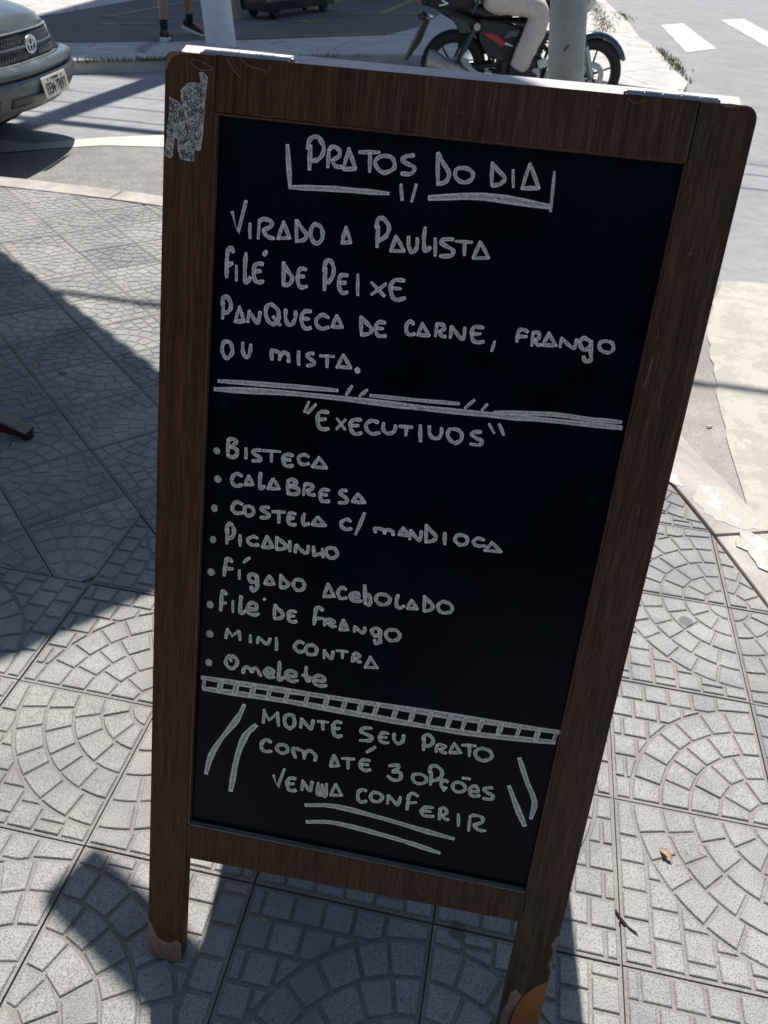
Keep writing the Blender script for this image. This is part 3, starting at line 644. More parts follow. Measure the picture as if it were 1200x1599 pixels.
# upper zone, laid at 45 degrees
s2 = 0.2655; ang = math.atan2(VN[1], VN[0])
for a in range(-8, 12):
    for c in range(-8, 10):
        if a % 2 or c % 2: continue
        u = -0.195 + a * s2; v = -0.47 + c * s2
        x = UN[0] * u + VN[0] * v; y = UN[1] * u + VN[1] * v
        if x < -3.3 or x > 1.2 or y < -1.6 or y > 2.6: continue
        quad(x, y, ang, s2, [[(-1, 0, 0.0), (0, 1, -0.9)], [(1, 0, 0.0), (-1, 0, -0.6), (UN[0], UN[1], U0D)]])
print('tiles', n_t)
CHALK=[
 '4.3 153.6 1143.9 154 1146.3 154.3 1148.7 154.7 1151 155.6 1152.8 157.1 1154.3 159 1155.5 161.1 1156.1 163.1 1156 165.1 1154.9 167.1 1152.9 168.9 1150.6 170.2 1148.4 170.8 1146.3 171 1144.2 170.7 1142.2 170.2 1140.3 169.4 1138.6 168.3 1137 166.9 1135.7 165.5 1134.5 164 1133.7 162.4 1133.3 160.7 1132.9 159 1132.5;4.4 156.5 1147 157.3 1124.1;4 176.4 1145.3 176.7 1128.3;4 176.7 1144.9 177.5 1145.9 178.3 1147.1 179.1 1148 180.3 1148.5 182 1148.3 184 1147.7 186 1146.7 187.4 1145.7 188.1 1144.5 188.4 1143 188.3 1141.5 187.8 1140.1 186.6 1138.9 184.9 1137.8 183 1136.7 181.1 1135.6;4 180.8 1135.8 181.5 1134.5 182.1 1133.2 182.8 1132 183.6 1131.1 184.5 1130.4 185.4 1130 186.4 1129.7 187.4 1129.5 188.3 1129.5 189.3 1129.7 190.3 1129.9 191.2 1130.1;4 197.6 1148.3 193.5 1128.3;4 197.2 1148.4 206.1 1130.1;4 193.8 1127.9 206.4 1129.6;3.9 208.6 1145.8 229.6 1147.7;4 219.8 1145.9 221.3 1128.3;3.8 236.2 1145.2 234.4 1144.7 232.6 1144.2 230.8 1143.6 229.4 1142.8 228.1 1141.6 226.9 1140.2 226.2 1138.7 226.1 1137.2 226.9 1135.4 228.3 1133.4 230.1 1131.6 231.8 1130.3 233.3 1129.5 234.9 1129 236.5 1128.9 238.1 1129.2 240.1 1129.9 242.3 1131 244.3 1132.2 245.8 1133.5 246.6 1134.6 247 1135.8 247 1137 246.7 1138.3 246.2 1139.7 245.3 1141.3 244.1 1142.8 242.8 1144 241.1 1144.6 239.1 1144.8 237 1144.9 235 1145.1;3.9 265.5 1148.3 263.3 1147.9 261 1147.4 258.8 1147 257.1 1146.3 255.8 1145.4 254.6 1144.3 254 1143.1 254 1142.1 255 1141.4 256.6 1140.8 258.6 1140.2 260.5 1139.5 262.5 1138.8 264.7 1138.2 266.5 1137.4 267.6 1136.4 267.8 1135.1 267.2 1133.4 266.2 1131.8 264.7 1130.6 262.7 1130.1 260.2 1129.9 257.5 1129.9 254.8 1129.9;4.1 289.5 1152.5 293.7 1123.1;4.1 290.2 1152.7 291.7 1150.6 293.1 1148.5 294.6 1146.4 296.2 1144.2 298.2 1141.9 300.5 1139.6 302.4 1137.3 303.6 1135.1 303.9 1132.9 303.4 1130.7 302.5 1128.6 301.4 1127 299.9 1125.8 298.1 1125.1 296.1 1124.5 294.2 1123.9;3.7 317.8 1141.5 316 1141.2 314.1 1141 312.3 1140.7 311.1 1140 310.3 1138.9 309.9 1137.4 309.8 1135.9 310 1134.4 310.6 1133.1 311.5 1131.7 312.6 1130.5 313.9 1129.5 315.4 1128.8 317.2 1128.2 319 1127.9 320.7 1127.9 322.4 1128.3 324 1129.1 325.6 1130.1 326.7 1131.1 327.6 1132.3 328.2 1133.7 328.4 1135.1 328.3 1136.3 327.7 1137.5 326.6 1138.7 325.3 1139.7 323.9 1140.5 322.4 1141 320.7 1141.2 318.9 1141.4 317.1 1141.6;3.9 345.8 1149.3 348.4 1128.5;3.8 345.9 1148.6 347.5 1147.2 349 1145.9 350.6 1144.5 352.3 1143 354.5 1141.4 357 1139.8 359.2 1138.1 360.5 1136.5 360.6 1134.9 360 1133.3 358.8 1131.8 357.4 1130.5 355.7 1129.6 353.5 1129 351.1 1128.4 348.9 1127.8;3.6 367.8 1144.4 370.4 1128.8;4 383.4 1151.3 379.4 1128;3.9 383.5 1152.1 396.1 1130.3;3.9 380.2 1128.7 396.2 1130.5;4.8 132.2 1144.9 137.8 1106.1;5.4 137.9 1104.8 153.9 1105.9 169.7 1107 186.5 1108 204.9 1108.6 224.1 1109 243.3 1109.5;4 255.6 1119.4 258.6 1104.9;4 271.3 1121 268.7 1104.7;7.1 286.8 1109.7 305 1112.4 323.1 1115.1 342.4 1116.7 364 1116.5 386.9 1115.3 409.6 1114.1;3.1 408.8 1146.9 409.3 1140.6 409.8 1134.2 410.3 1128 410.7 1121.9 411.2 1116 411.6 1110',
 '4.6 75.8 1073.3 83.3 1053.1 90.4 1085.9;4 96.4 1063.9 97.2 1049.2;4.2 106.5 1068.4 106.3 1049.8;4.2 106.1 1067.7 107.6 1068.4 109.1 1069.2 110.6 1069.9 112.2 1070.2 114.2 1070.1 116.5 1069.7 118.6 1069.1 120 1068.4 120.6 1067.3 120.7 1066.1 120.3 1064.7 119.4 1063.4 118 1062.3 116.1 1061.2 114 1060.1 111.9 1059;4.2 111.3 1058.8 112.1 1057.6 112.9 1056.4 113.7 1055.2 114.6 1054.3 115.7 1053.5 116.9 1052.9 118.1 1052.4 119.3 1052.1 120.5 1051.9 121.6 1051.8 122.8 1051.8 123.9 1051.8;4.1 133.2 1069.1 128.3 1051.6;4.1 133.2 1070 141.4 1053.6;4.1 128.8 1052.4 140.9 1054.2;4.2 147.2 1073 149.2 1051.9;4.1 147.8 1072.6 149.2 1070.9 150.6 1069.2 152 1067.5 153.5 1065.9 155.2 1064.1 157.1 1062.4 158.8 1060.8 159.8 1059.2 159.8 1057.7 159.3 1056.3 158.3 1055 157 1053.8 155.3 1053 153.2 1052.4 150.9 1051.9 148.7 1051.4;4.1 169.4 1071.8 168.4 1071.2 167.3 1070.6 166.3 1069.9 165.5 1068.8 164.8 1067.1 164.2 1064.9 163.9 1062.7 163.9 1060.6 164.4 1058.7 165.2 1056.8 166.3 1055.2 167.3 1053.8 168.4 1052.8 169.5 1052.1 170.7 1051.7 171.9 1051.7 173.2 1052.4 174.6 1053.6 175.8 1055 176.7 1056.6 177.1 1058.3 177.3 1060.2 177.2 1062.2 177 1064 176.5 1065.6 175.8 1067.2 175 1068.5 174 1069.5 172.8 1070.2 171.5 1070.5 170.2 1070.6 168.8 1070.9;4 202.1 1071.8 199.2 1055.6;4 201.9 1071.8 208.5 1057.2;4 199 1055.4 208.8 1057;4.2 234.9 1074.3 234.8 1076.5 234.6 1078.8 234.6 1081 235.1 1082.6 236 1083.8 237.3 1084.7 238.8 1085.1 240.4 1084.9 242.3 1083.7 244.4 1081.9 246.4 1079.7 247.7 1077.6 248.1 1075.6 248 1073.5 247.5 1071.4 246.8 1069.6 246.1 1068.2 245.1 1066.9 244 1065.8 242.9 1064.9 241.8 1064.1 240.7 1063.5 239.6 1062.9 238.4 1062.4;4.3 236.4 1075.9 237.4 1055.7;3.9 256.4 1068.4 252.2 1053.3;3.9 256.3 1068.8 266.7 1054.8;3.9 252.5 1053.7 267.2 1054.7;3.8 269.8 1069.5 270 1067.2 270.2 1064.9 270.5 1062.6 270.9 1060.6 271.7 1058.7 272.7 1056.9 273.7 1055.5 274.7 1054.7 275.7 1054.6 276.8 1055.2 277.8 1056.1 278.6 1057.1 279.2 1058.4 279.6 1059.9 279.8 1061.6 280 1063.1 279.8 1064.6 279.6 1066.1 279.2 1067.6 278.9 1069.1;4 286 1080.5 286 1077.8 286 1075.1 286 1072.4 286.2 1069.7 286.6 1066.6 287.1 1063.4 287.8 1060.5 288.4 1058.5 288.9 1057.6 289.5 1057.4 290.1 1057.7 290.7 1058.1 291.5 1058.8 292.3 1059.7 293.2 1060.7 294 1061.7;3.8 298 1070.9 300.2 1054;3.9 316.8 1072.3 314.3 1072.1 311.7 1071.8 309.3 1071.5 307.4 1071 305.9 1070.3 304.8 1069.4 304.3 1068.5 304.5 1067.5 305.7 1066.7 307.8 1065.8 310.2 1064.9 312.3 1064.1 314.2 1063.4 316 1062.7 317.5 1062 318.5 1061.1 318.9 1059.9 318.8 1058.4 318.2 1057 316.9 1055.9 314.7 1055.2 311.8 1054.7 308.6 1054.4 305.5 1054.1;3.8 320 1070.7 336.7 1071.5;3.8 329.3 1071.1 330.7 1057.9;3.9 345.3 1073 340.1 1056.4;3.9 345.3 1072.5 356.3 1058;3.9 340.3 1055.9 356.5 1058.2',
 '4.5 79.2 1032.5 78.5 1033.7 77.7 1035 77 1036.2 76.2 1036.7 75.4 1036.6 74.5 1036.1 73.7 1035.1 73.1 1033.7 72.7 1032.1 72.5 1030 72.4 1027.5 72.3 1024.3 72.4 1020.3 72.5 1015.4 72.6 1010.3 72.7 1005.2;4.5 73 1018 78.8 1020.8;4.1 83.4 1018.6 84.2 1003.2;4.5 93.6 1032.8 93.5 1029.3 93.3 1025.8 93.2 1022.3 93.3 1018.7 93.4 1014.7 93.6 1010.4 93.9 1006.5 94.4 1003.8 94.9 1002.5 95.6 1002.2 96.4 1002.6 97.1 1003.2 97.8 1004 98.6 1005.3 99.3 1006.8 100 1008.2;4.2 113.4 1023.9 111.4 1023.9 109.4 1023.9 107.5 1023.8 106 1023.1 104.8 1021.9 103.9 1020.2 103.4 1018.2 103.1 1016.1 103.3 1013.6 103.9 1010.7 104.7 1008 105.6 1006 106.5 1004.8 107.5 1004.3 108.5 1004.1 109.7 1004.1 111 1004.3 112.3 1004.8 113.7 1005.3 115.1 1005.9;4.2 104.9 1015 111.4 1016.2;4.3 116.5 1037.6 113.9 1033.3;4.3 136.5 1028.3 137.9 1004.6;4.3 136.4 1027.3 137.6 1025.5 138.9 1023.8 140.1 1022 141.4 1020.3 143 1018.6 144.9 1016.9 146.5 1015.2 147.4 1013.6 147.5 1011.7 147 1009.8 146.1 1008 145 1006.6 143.7 1005.7 142 1005.2 140.2 1004.8 138.5 1004.3;4.2 162.3 1023.8 160.6 1024 158.8 1024.3 157.1 1024.3 155.7 1023.8 154.7 1022.3 153.9 1020.2 153.4 1017.9 153.1 1015.6 153.2 1013.5 153.6 1011.2 154.2 1009 154.9 1007.3 155.8 1006.1 156.8 1005.3 157.9 1004.8 159 1004.6 160.3 1004.7 161.6 1005.1 162.9 1005.7 164.3 1006.2;4.2 154.6 1015.5 160.4 1016.3;4.4 181.9 1024.6 182.2 1027.1 182.4 1029.7 182.7 1032 183.2 1033.9 183.9 1035.2 184.8 1036.1 185.9 1036.5 186.9 1036.4 188.2 1035.6 189.7 1034.3 191 1032.6 192 1030.7 192.6 1028.6 192.8 1026.3 192.8 1023.9 192.6 1021.6 191.9 1019.6 190.9 1017.5 189.8 1015.8 188.8 1014.4 187.9 1013.7 187 1013.4 186.1 1013.3 185.2 1013.2;4.5 183.6 1027.2 184.4 1005;4.1 208.3 1022.9 206.5 1022.9 204.5 1023 202.8 1022.9 201.4 1022.4 200.5 1021.1 199.9 1019.4 199.6 1017.4 199.5 1015.4 199.7 1013.3 200.1 1010.9 200.7 1008.7 201.4 1006.9 202.3 1005.7 203.3 1004.9 204.4 1004.4 205.5 1004.2 206.6 1004.3 207.8 1004.7 208.9 1005.3 210.1 1005.7;4.1 200.9 1014.8 207.2 1015.2;4.1 219.6 1025.1 221.7 1004;3.9 235.5 1018.8 251 1006.4;3.9 251.2 1019.4 236.7 1006.5;4.1 270.6 1025 268 1024.9 265.2 1025 262.6 1024.8 260.5 1024.1 258.9 1022.9 257.6 1021.1 256.8 1019.1 256.4 1017 256.7 1014.5 257.5 1011.6 258.6 1008.8 259.8 1006.7 261.1 1005.4 262.5 1004.6 264.1 1004.2 265.7 1004.2 267.6 1004.5 269.5 1005.3 271.5 1006.3 273.5 1007.2;4.1 259.1 1015.9 268 1016.1',
 '4.4 68.9 974.8 69.1 976.8 69.3 978.8 69.6 980.7 70.1 982.2 70.9 983.4 71.9 984.2 73.1 984.6 74.2 984.5 75.4 983.7 76.7 982.2 77.8 980.5 78.7 978.8 79.1 977 79.4 975.1 79.3 973.2 79 971.6 78.4 970.3 77.5 969.3 76.4 968.3 75.4 967.5 74.4 967 73.3 966.6 72.2 966.2 71.2 965.9;4.5 70.5 977.5 70.4 959.9;4.3 89.3 975.3 85.2 957.9;4.3 89.2 974.9 95.8 959.4;4.3 85.2 958.4 95.6 960.2;4.1 100.8 972 99.8 959.8;4.1 100.4 972 102 970 103.5 968.1 105.1 966.2 106.5 964.6 107.8 963 109 961.5 110.1 960.4 111 960 111.6 960.5 112.1 961.7 112.4 963.3 112.7 964.9 113 966.6 113.1 968.6 113.3 970.6 113.4 972.6;4.3 127.4 982.4 125.7 982.1 124 981.8 122.4 981.3 121.2 980.3 120.4 978.5 119.9 976.1 119.8 973.5 120 971.2 120.7 969 121.7 966.8 123 964.8 124.3 963.3 125.6 962.2 127.2 961.5 128.7 961.1 130.1 961.3 131.6 962 133.1 963.2 134.4 964.8 135.2 966.7 135.4 969.1 135.1 971.9 134.5 974.8 133.7 977.1 132.4 978.6 130.8 979.7 129 980.7 127.4 981.7;4.3 128.8 969.2 137.5 961;4.1 142.5 978.8 142.6 976.4 142.6 973.8 142.7 971.4 143.1 969.2 143.9 967.1 144.8 965.1 146 963.5 147.1 962.5 148.3 962.4 149.5 962.9 150.8 963.8 151.8 964.9 152.7 966.4 153.4 968.3 153.9 970.4 154.3 972.2 154.4 973.8 154.2 975.3 154 976.7 153.8 978.2;4.2 171.3 980.3 169.4 980.2 167.5 980.1 165.7 979.9 164.2 979.3 163 978 162 976.3 161.3 974.4 161 972.4 161.1 970.3 161.6 967.9 162.4 965.7 163.3 963.9 164.2 962.6 165.4 961.7 166.7 961.1 167.9 960.8 169.1 960.9 170.2 961.4 171.4 962.1 172.6 962.7;4.2 163 971.7 169.6 971.9;4.1 191.7 976.1 189.8 976.8 187.8 977.7 185.9 978.3 184.1 978.3 182.4 977.4 180.7 976 179.3 974.2 178.3 972.6 177.9 971.2 177.8 969.7 178.2 968.3 178.9 967.1 179.9 965.8 181.3 964.6 183 963.6 184.7 963.2 186.5 963.4 188.5 964 190.6 964.9 192.6 965.7;4 200.4 979.7 196.5 966.4;4 200.9 979.4 208.4 967.7;4 196.8 966.7 208.6 967.9;4.2 227.6 981.4 230.1 962.2;4.1 227.8 981.4 229.4 980.1 231 978.8 232.7 977.5 234.3 976.2 236.1 974.7 238.1 973.2 239.8 971.6 240.8 970.1 241 968.7 240.7 967.2 239.8 965.8 238.6 964.7 236.9 963.9 234.6 963.3 232.2 962.9 229.9 962.4;4 255.2 978.5 253.3 978.6 251.3 978.7 249.5 978.7 248.1 978.2 246.9 977.2 246 975.8 245.3 974.2 245.1 972.5 245.3 970.5 245.8 968.4 246.6 966.3 247.5 964.8 248.4 964 249.5 963.7 250.6 963.6 251.8 963.6 253.1 963.7 254.5 964 255.9 964.4 257.3 964.7;4 247.2 971.7 253.6 972;3.9 286.6 981 285.4 981.9 284.1 982.9 283 983.6 281.9 983.7 280.9 983 280 981.7 279.2 980.1 278.7 978.6 278.6 977.1 278.7 975.5 279.1 973.9 279.6 972.5 280.2 971.3 281.1 970.3 282 969.4 283.2 969 284.4 969.1 285.9 969.6 287.4 970.3 288.8 970.9;3.9 296.1 983.2 292.3 970;3.9 295.6 983.4 304.8 971.2;3.9 291.9 970.4 304.7 970.9;3.9 311.4 983.6 311.6 971.4;3.9 311.1 983.2 311.8 983.6 312.4 984.1 313.1 984.5 314 984.7 315.3 984.6 316.8 984.4 318.3 984.1 319.3 983.5 319.9 982.8 320.2 981.9 320.2 980.8 319.9 979.9 319.1 979 317.8 978.1 316.5 977.3 315.1 976.4;3.9 315.2 977.2 315.5 976.2 315.9 975.3 316.3 974.3 316.8 973.6 317.5 973.1 318.2 972.8 319 972.5 319.8 972.3 320.5 972.2 321.2 972.2 321.9 972.2 322.7 972.2;3.8 327.2 983.7 328 971.6;3.8 328.1 983.8 329.8 981.9 331.5 980 333.2 978.1 334.8 976.5 336.4 974.9 338 973.4 339.5 972.3 340.6 971.9 341.4 972.4 342 973.5 342.3 975.1 342.5 976.7 342.6 978.4 342.4 980.3 342.2 982.3 342 984.2;3.9 361.8 986.6 359.3 986.7 356.7 987 354.4 987 352.5 986.5 351.3 985.3 350.5 983.6 350.1 981.7 350.1 979.7 350.4 977.7 351 975.6 351.9 973.6 353 972.1 354.1 971.2 355.3 970.7 356.7 970.6 358.1 970.5 359.6 970.7 361.2 971.2 362.8 971.8 364.3 972.3;3.9 351.7 978.7 359.8 980.1;3.4 376.1 974 374.3 963.5;3.8 409.4 988.3 408.2 988.8 407 989.4 405.9 989.8 404.7 990 403.5 990.1 402.3 990 401.2 989.6 400.3 989.1 399.8 988.3 399.5 987.3 399.4 986.1 399.3 984.7 399.2 983 399.3 980.9 399.4 978.7 399.5 976.6;3.8 398.9 982.2 408.9 983.4;3.8 414.9 987.9 415.9 974.8;3.7 414.7 987.6 415.3 988 415.8 988.5 416.3 988.9 417.1 989.1 418.1 989.1 419.3 989 420.5 988.7 421.4 988.1 421.9 987.2 422.1 986 422.2 984.8 421.9 983.7 421.3 982.9 420.3 982.2 419.1 981.5 418.1 980.9;3.8 418.2 980.7 418.8 979.8 419.3 978.9 419.8 978.1 420.4 977.4 420.9 976.9 421.4 976.6 421.9 976.3 422.5 976.2 423.1 976.2 423.7 976.3 424.4 976.6 425 976.8;3.8 431.8 990.6 427.1 976.4;3.8 431.2 989.9 441.1 978.4;3.8 427.6 976.8 441.7 978.2;3.7 445.8 986.5 445.7 977.1;3.6 445.3 986.9 447.3 985.4 449.4 983.8 451.4 982.3 453.3 981 455 979.8 456.7 978.7 458.2 977.8 459.4 977.5 460.2 977.8 460.6 978.6 460.9 979.8 461.1 981 461.3 982.4 461.4 984 461.4 985.6 461.4 987.3;4 476.4 986.8 474.2 987.7 472 988.7 469.9 989.5 468.3 989.6 467 988.8 465.9 987.4 465.3 985.7 465.3 984 466 982.2 467.3 980.2 469 978.4 470.5 977.4 471.9 977.4 473.4 978.1 474.8 979.2 475.9 980.5 476.5 981.9 476.7 983.5 476.9 985.3 477.1 987;4 477.1 987.8 477.4 984.8 477.7 981.7 478 978.7 478.4 976 478.9 973.7 479.5 971.6 480 969.7 479.9 968.2 479 967 477.6 966.1 476 965.6 474.7 965.5 473.8 966.2 473.1 967.5 472.5 969 471.8 970.4;3.6 491.8 989.7 490.5 989.3 489.2 988.9 488 988.4 487 987.7 486.3 986.8 485.7 985.7 485.4 984.6 485.5 983.4 486 982.3 487 981 488.1 979.9 489.4 979 490.8 978.4 492.4 978 494.1 977.8 495.5 977.8 496.9 978.2 498.2 978.8 499.3 979.7 500.1 980.6 500.6 981.7 500.7 982.9 500.6 984.1 500.3 985.2 499.8 986.3 499.1 987.3 498.1 988.1 497 988.8 495.7 989.1 494.2 989.3 492.6 989.3 491.1 989.3',
 '4.4 76.8 935.7 75.7 935.3 74.6 934.8 73.6 934.3 72.8 933.2 72.2 931.5 71.7 929.4 71.4 927.1 71.4 925 71.9 923 72.7 921 73.6 919.3 74.5 917.9 75.4 917 76.4 916.4 77.3 916.2 78.3 916.4 79.5 917.2 80.8 918.6 82 920.1 82.9 921.6 83.4 923.1 83.5 924.6 83.5 926.2 83.3 927.7 83 929.4 82.5 931.1 81.8 932.6 81.1 933.8 80.2 934.5 79.1 934.8 78 935 77 935.2;4.2 95.5 936 95.5 933.6 95.5 931.2 95.6 928.8 95.9 926.7 96.6 924.8 97.5 922.9 98.4 921.5 99.4 920.6 100.4 920.3 101.4 920.7 102.4 921.4 103.1 922.4 103.7 923.9 104.1 925.7 104.4 927.7 104.7 929.5 104.8 931 104.8 932.4 104.8 933.8 104.7 935.2;4.1 130.7 921.7 130.2 924.4 129.7 927.2 129.3 929.7 129.3 931.5 129.8 932.3 130.7 932.3 131.9 932 133.2 931.7 134.7 931.5 136.6 931.2 138.4 930.6 139.5 929.7 139.9 928.2 139.8 926.3 139.5 924.2 139.3 922.3;4.1 140.1 927.2 140.9 928.3 141.7 929.5 142.6 930.6 143.5 931.3 144.6 931.6 145.8 931.6 147 931.3 148 930.9 148.6 930.2 149.1 929.2 149.4 928.1 149.7 926.9 149.9 925.7 150 924.4 150 923 150 921.6;4.1 160.9 935 162 920.2;4.1 178.1 934.8 176.7 934.7 175.3 934.7 174 934.6 172.9 934.2 172.1 933.6 171.4 932.7 171 931.7 171 930.9 171.7 930.1 172.9 929.3 174.3 928.6 175.5 927.9 176.8 927.2 178.1 926.7 179.2 926.1 179.8 925.4 179.8 924.6 179.4 923.6 178.7 922.7 177.7 921.9 176.5 921.4 175 921 173.4 920.7 171.9 920.4;4 185.6 933.2 201.7 934.5;4.1 193.6 934 194.9 921.7;4.1 212.2 938.1 206.3 922.7;4.1 212.1 938 221.9 924.9;4.1 205.9 923.7 222.2 924.4;5.8 228.5 924.4 231 921.2',
 '5.3 69.1 888.8 92.6 890.4 116.1 891.9 139.4 893.4 162.7 894.7 186 896 209.1 897.2;6.4 64.9 878.6 89.9 881 114.8 883.3 140 885.4 165.3 886.9 190.9 888 218.1 889 248.3 889.7 279.9 890.3 309.2 891 335 892 358.7 893 380.3 894 397.6 894.8 412.8 895.6 432.7 896.6 460.9 897.7 493.6 898.9 525.9 900.2;3.7 225.4 904.6 219.8 893.6;3.7 243.1 902.7 235.2 894.3;4.3 247.4 896.8 264.1 897.4 280.7 898 297.3 898.8 314 899.6 330.6 900.6 347.2 901.5;3.5 364 908.2 354.9 897.6;3.5 378.6 905.3 374 898.1;4.7 388.2 898 410.5 900.4 432.6 902.7 452.2 904.4 468 904.9 481.3 904.7 493.5 904.7 504.7 905.2 514.7 905.8 524.6 906.4',
 '3.8 177.2 879.5 173 867;3.8 185.6 877.8 176.8 866.1;4.4 201 870.6 198.5 870.6 196 870.7 193.6 870.6 191.7 870 190.4 868.5 189.5 866.5 189 864.3 188.8 862 189.1 859.6 189.7 857 190.6 854.5 191.6 852.6 192.6 851.4 193.8 850.6 195.1 850.2 196.5 850 198 850.1 199.6 850.6 201.3 851.2 203 851.7;4.4 190.8 860.3 198.7 862.5;4.1 211.6 864.9 222.2 853.7;4.1 221.7 865.1 212.4 852.8;4.2 239.8 867.4 237.6 867.3 235.3 867.2 233.2 867 231.4 866.4 230 865.4 228.9 864 228.1 862.4 227.7 860.7 227.9 858.7 228.6 856.4 229.6 854.3 230.6 852.6 231.7 851.5 232.9 850.7 234.2 850.3 235.6 850.1 237 850.4 238.6 851 240.2 851.8 241.7 852.5;4.2 230 859 237.5 860.4;4.2 259.6 867.4 257.8 867.8 255.9 868.3 254.1 868.6 252.4 868.5 250.7 867.7 248.9 866.6 247.5 865.2 246.5 863.8 246.1 862.3 246.1 860.7 246.5 859.1 247.2 857.7 248.4 856.3 249.9 854.9 251.7 853.8 253.6 853.2 255.6 853.3 257.8 854 260.1 854.9 262.3 855.6;4 266 867.7 266 865.8 265.8 863.9 265.9 862.1 266.2 860.5 267.1 859.1 268.3 857.9 269.7 857 271.2 856.5 272.8 856.4 274.6 856.8 276.3 857.4 277.7 858.1 278.7 859.2 279.4 860.6 279.9 862 280.3 863.3 280.3 864.3 280.1 865.2 279.8 866.1 279.5 867.1;4 284.5 866.7 299.2 867.5;4 292.7 867.1 293 857.2;4.1 308.1 871.1 310.5 852.8;4 318.3 871.7 318.5 869.6 318.7 867.4 318.9 865.3 319.5 863.5 320.4 861.9 321.6 860.5 322.9 859.3 324.3 858.6 325.9 858.4 327.6 858.5 329.3 859 330.6 859.9 331.5 861.2 332.2 862.9 332.6 864.8 332.8 866.4 332.8 867.8 332.6 869.1 332.3 870.4 332 871.6;4.1 346.9 872.6 345.2 872.4 343.6 872.1 342 871.8 340.9 871 340.3 869.5 340 867.7 340.1 865.7 340.4 863.9 341.1 862.3 342.1 860.9 343.3 859.6 344.6 858.6 345.8 857.7 347.2 857.1 348.6 856.7 350 856.8 351.5 857.4 353.2 858.4 354.7 859.7 355.7 861 356.3 862.5 356.4 864.1 356.3 865.7 356 867.2 355.3 868.5 354.4 869.7 353.2 870.7 352 871.5 350.8 872.1 349.4 872.3 347.9 872.5 346.5 872.7;4 376.7 873.5 374.6 873.2 372.5 873 370.5 872.7 368.9 872.3 367.8 871.6 367.1 870.8 366.7 869.9 366.9 869.1 367.9 868.2 369.4 867.2 371.3 866.2 373 865.5 374.8 865 376.7 864.7 378.3 864.4 379.3 863.8 379.6 862.6 379.4 861.1 378.6 859.7 377.3 858.6 375.4 858.2 372.7 858.1 369.9 858.1 367.1 858.1;3.5 384.1 883.7 391.2 874.5;3.5 395.2 885.3 402 873.9',
 '3.2 69.3 808 69 807.4 68.6 806.7 68.3 806.1 68.1 805.5 68.1 804.9 68.3 804.4 68.6 803.9 69 803.5 69.4 803.1 69.8 802.8 70.4 802.7 70.9 802.7 71.5 802.9 72.1 803.2 72.7 803.7 73.1 804.2 73.2 804.7 73.1 805.3 72.9 805.9 72.6 806.5 72.3 806.9 71.8 807.4 71.4 807.8 70.9 808 70.6 807.9 70.2 807.7 70 807.4 69.8 807.1 69.8 806.7 69.9 806.3 70.1 805.9 70.3 805.4;4.6 83.9 821.2 84.4 801.4;4.5 84 820.6 85.3 821.3 86.7 822.1 88 822.7 89.3 822.8 90.7 822.4 92.3 821.6 93.5 820.5 93.8 819.2 92.8 817.6 90.9 815.7 88.7 813.6 86.7 811.7;4.6 86.6 812.8 88.7 812.3 91 811.9 93 811.3 94.5 810.4 95.4 809 95.8 807.2 95.8 805.4 95.4 803.8 94.4 802.6 93 801.4 91.3 800.5 89.8 800.1 88.4 800.1 87.1 800.6 85.8 801.3 84.5 801.9;4.3 106.1 813.8 106.8 801.5;4.3 124.1 814 122.1 813.8 120.1 813.6 118.3 813.4 116.9 813 115.9 812.3 115.3 811.4 115.1 810.4 115.2 809.5 115.9 808.8 117.1 808.1 118.4 807.5 119.8 806.8 121.2 806.3 122.9 805.7 124.4 805.2 125.2 804.5 125.3 803.7 124.9 802.8 124.1 801.9 122.9 801.1 121.3 800.6 119.3 800.2 117.1 799.9 114.9 799.6;4.3 127.3 814.1 147.9 815.8;4.3 137.6 814.7 138.2 802.4;4.3 163.4 813.5 161.3 813.7 159.1 814 157.1 814.1 155.4 813.7 154.1 812.7 153 811.3 152.2 809.6 151.9 807.9 152 806.2 152.6 804.4 153.4 802.7 154.3 801.3 155.2 800.5 156.3 800 157.4 799.7 158.6 799.7 160 799.9 161.4 800.3 162.9 800.9 164.4 801.4;4.3 153.9 806.7 161.1 807.6;4.2 182.7 815 181.1 815.5 179.4 816.2 177.8 816.6 176.3 816.7 174.7 816.1 173.1 815.1 171.7 813.9 170.8 812.8 170.4 811.6 170.5 810.3 170.8 809 171.4 807.8 172.2 806.7 173.4 805.7 174.7 804.9 176.2 804.5 177.8 804.7 179.7 805.3 181.6 806.1 183.5 806.8;4.3 195 815.8 187.7 803.3;4.2 194.4 816.3 205.4 805;4.2 188.3 803.3 205 804.8',
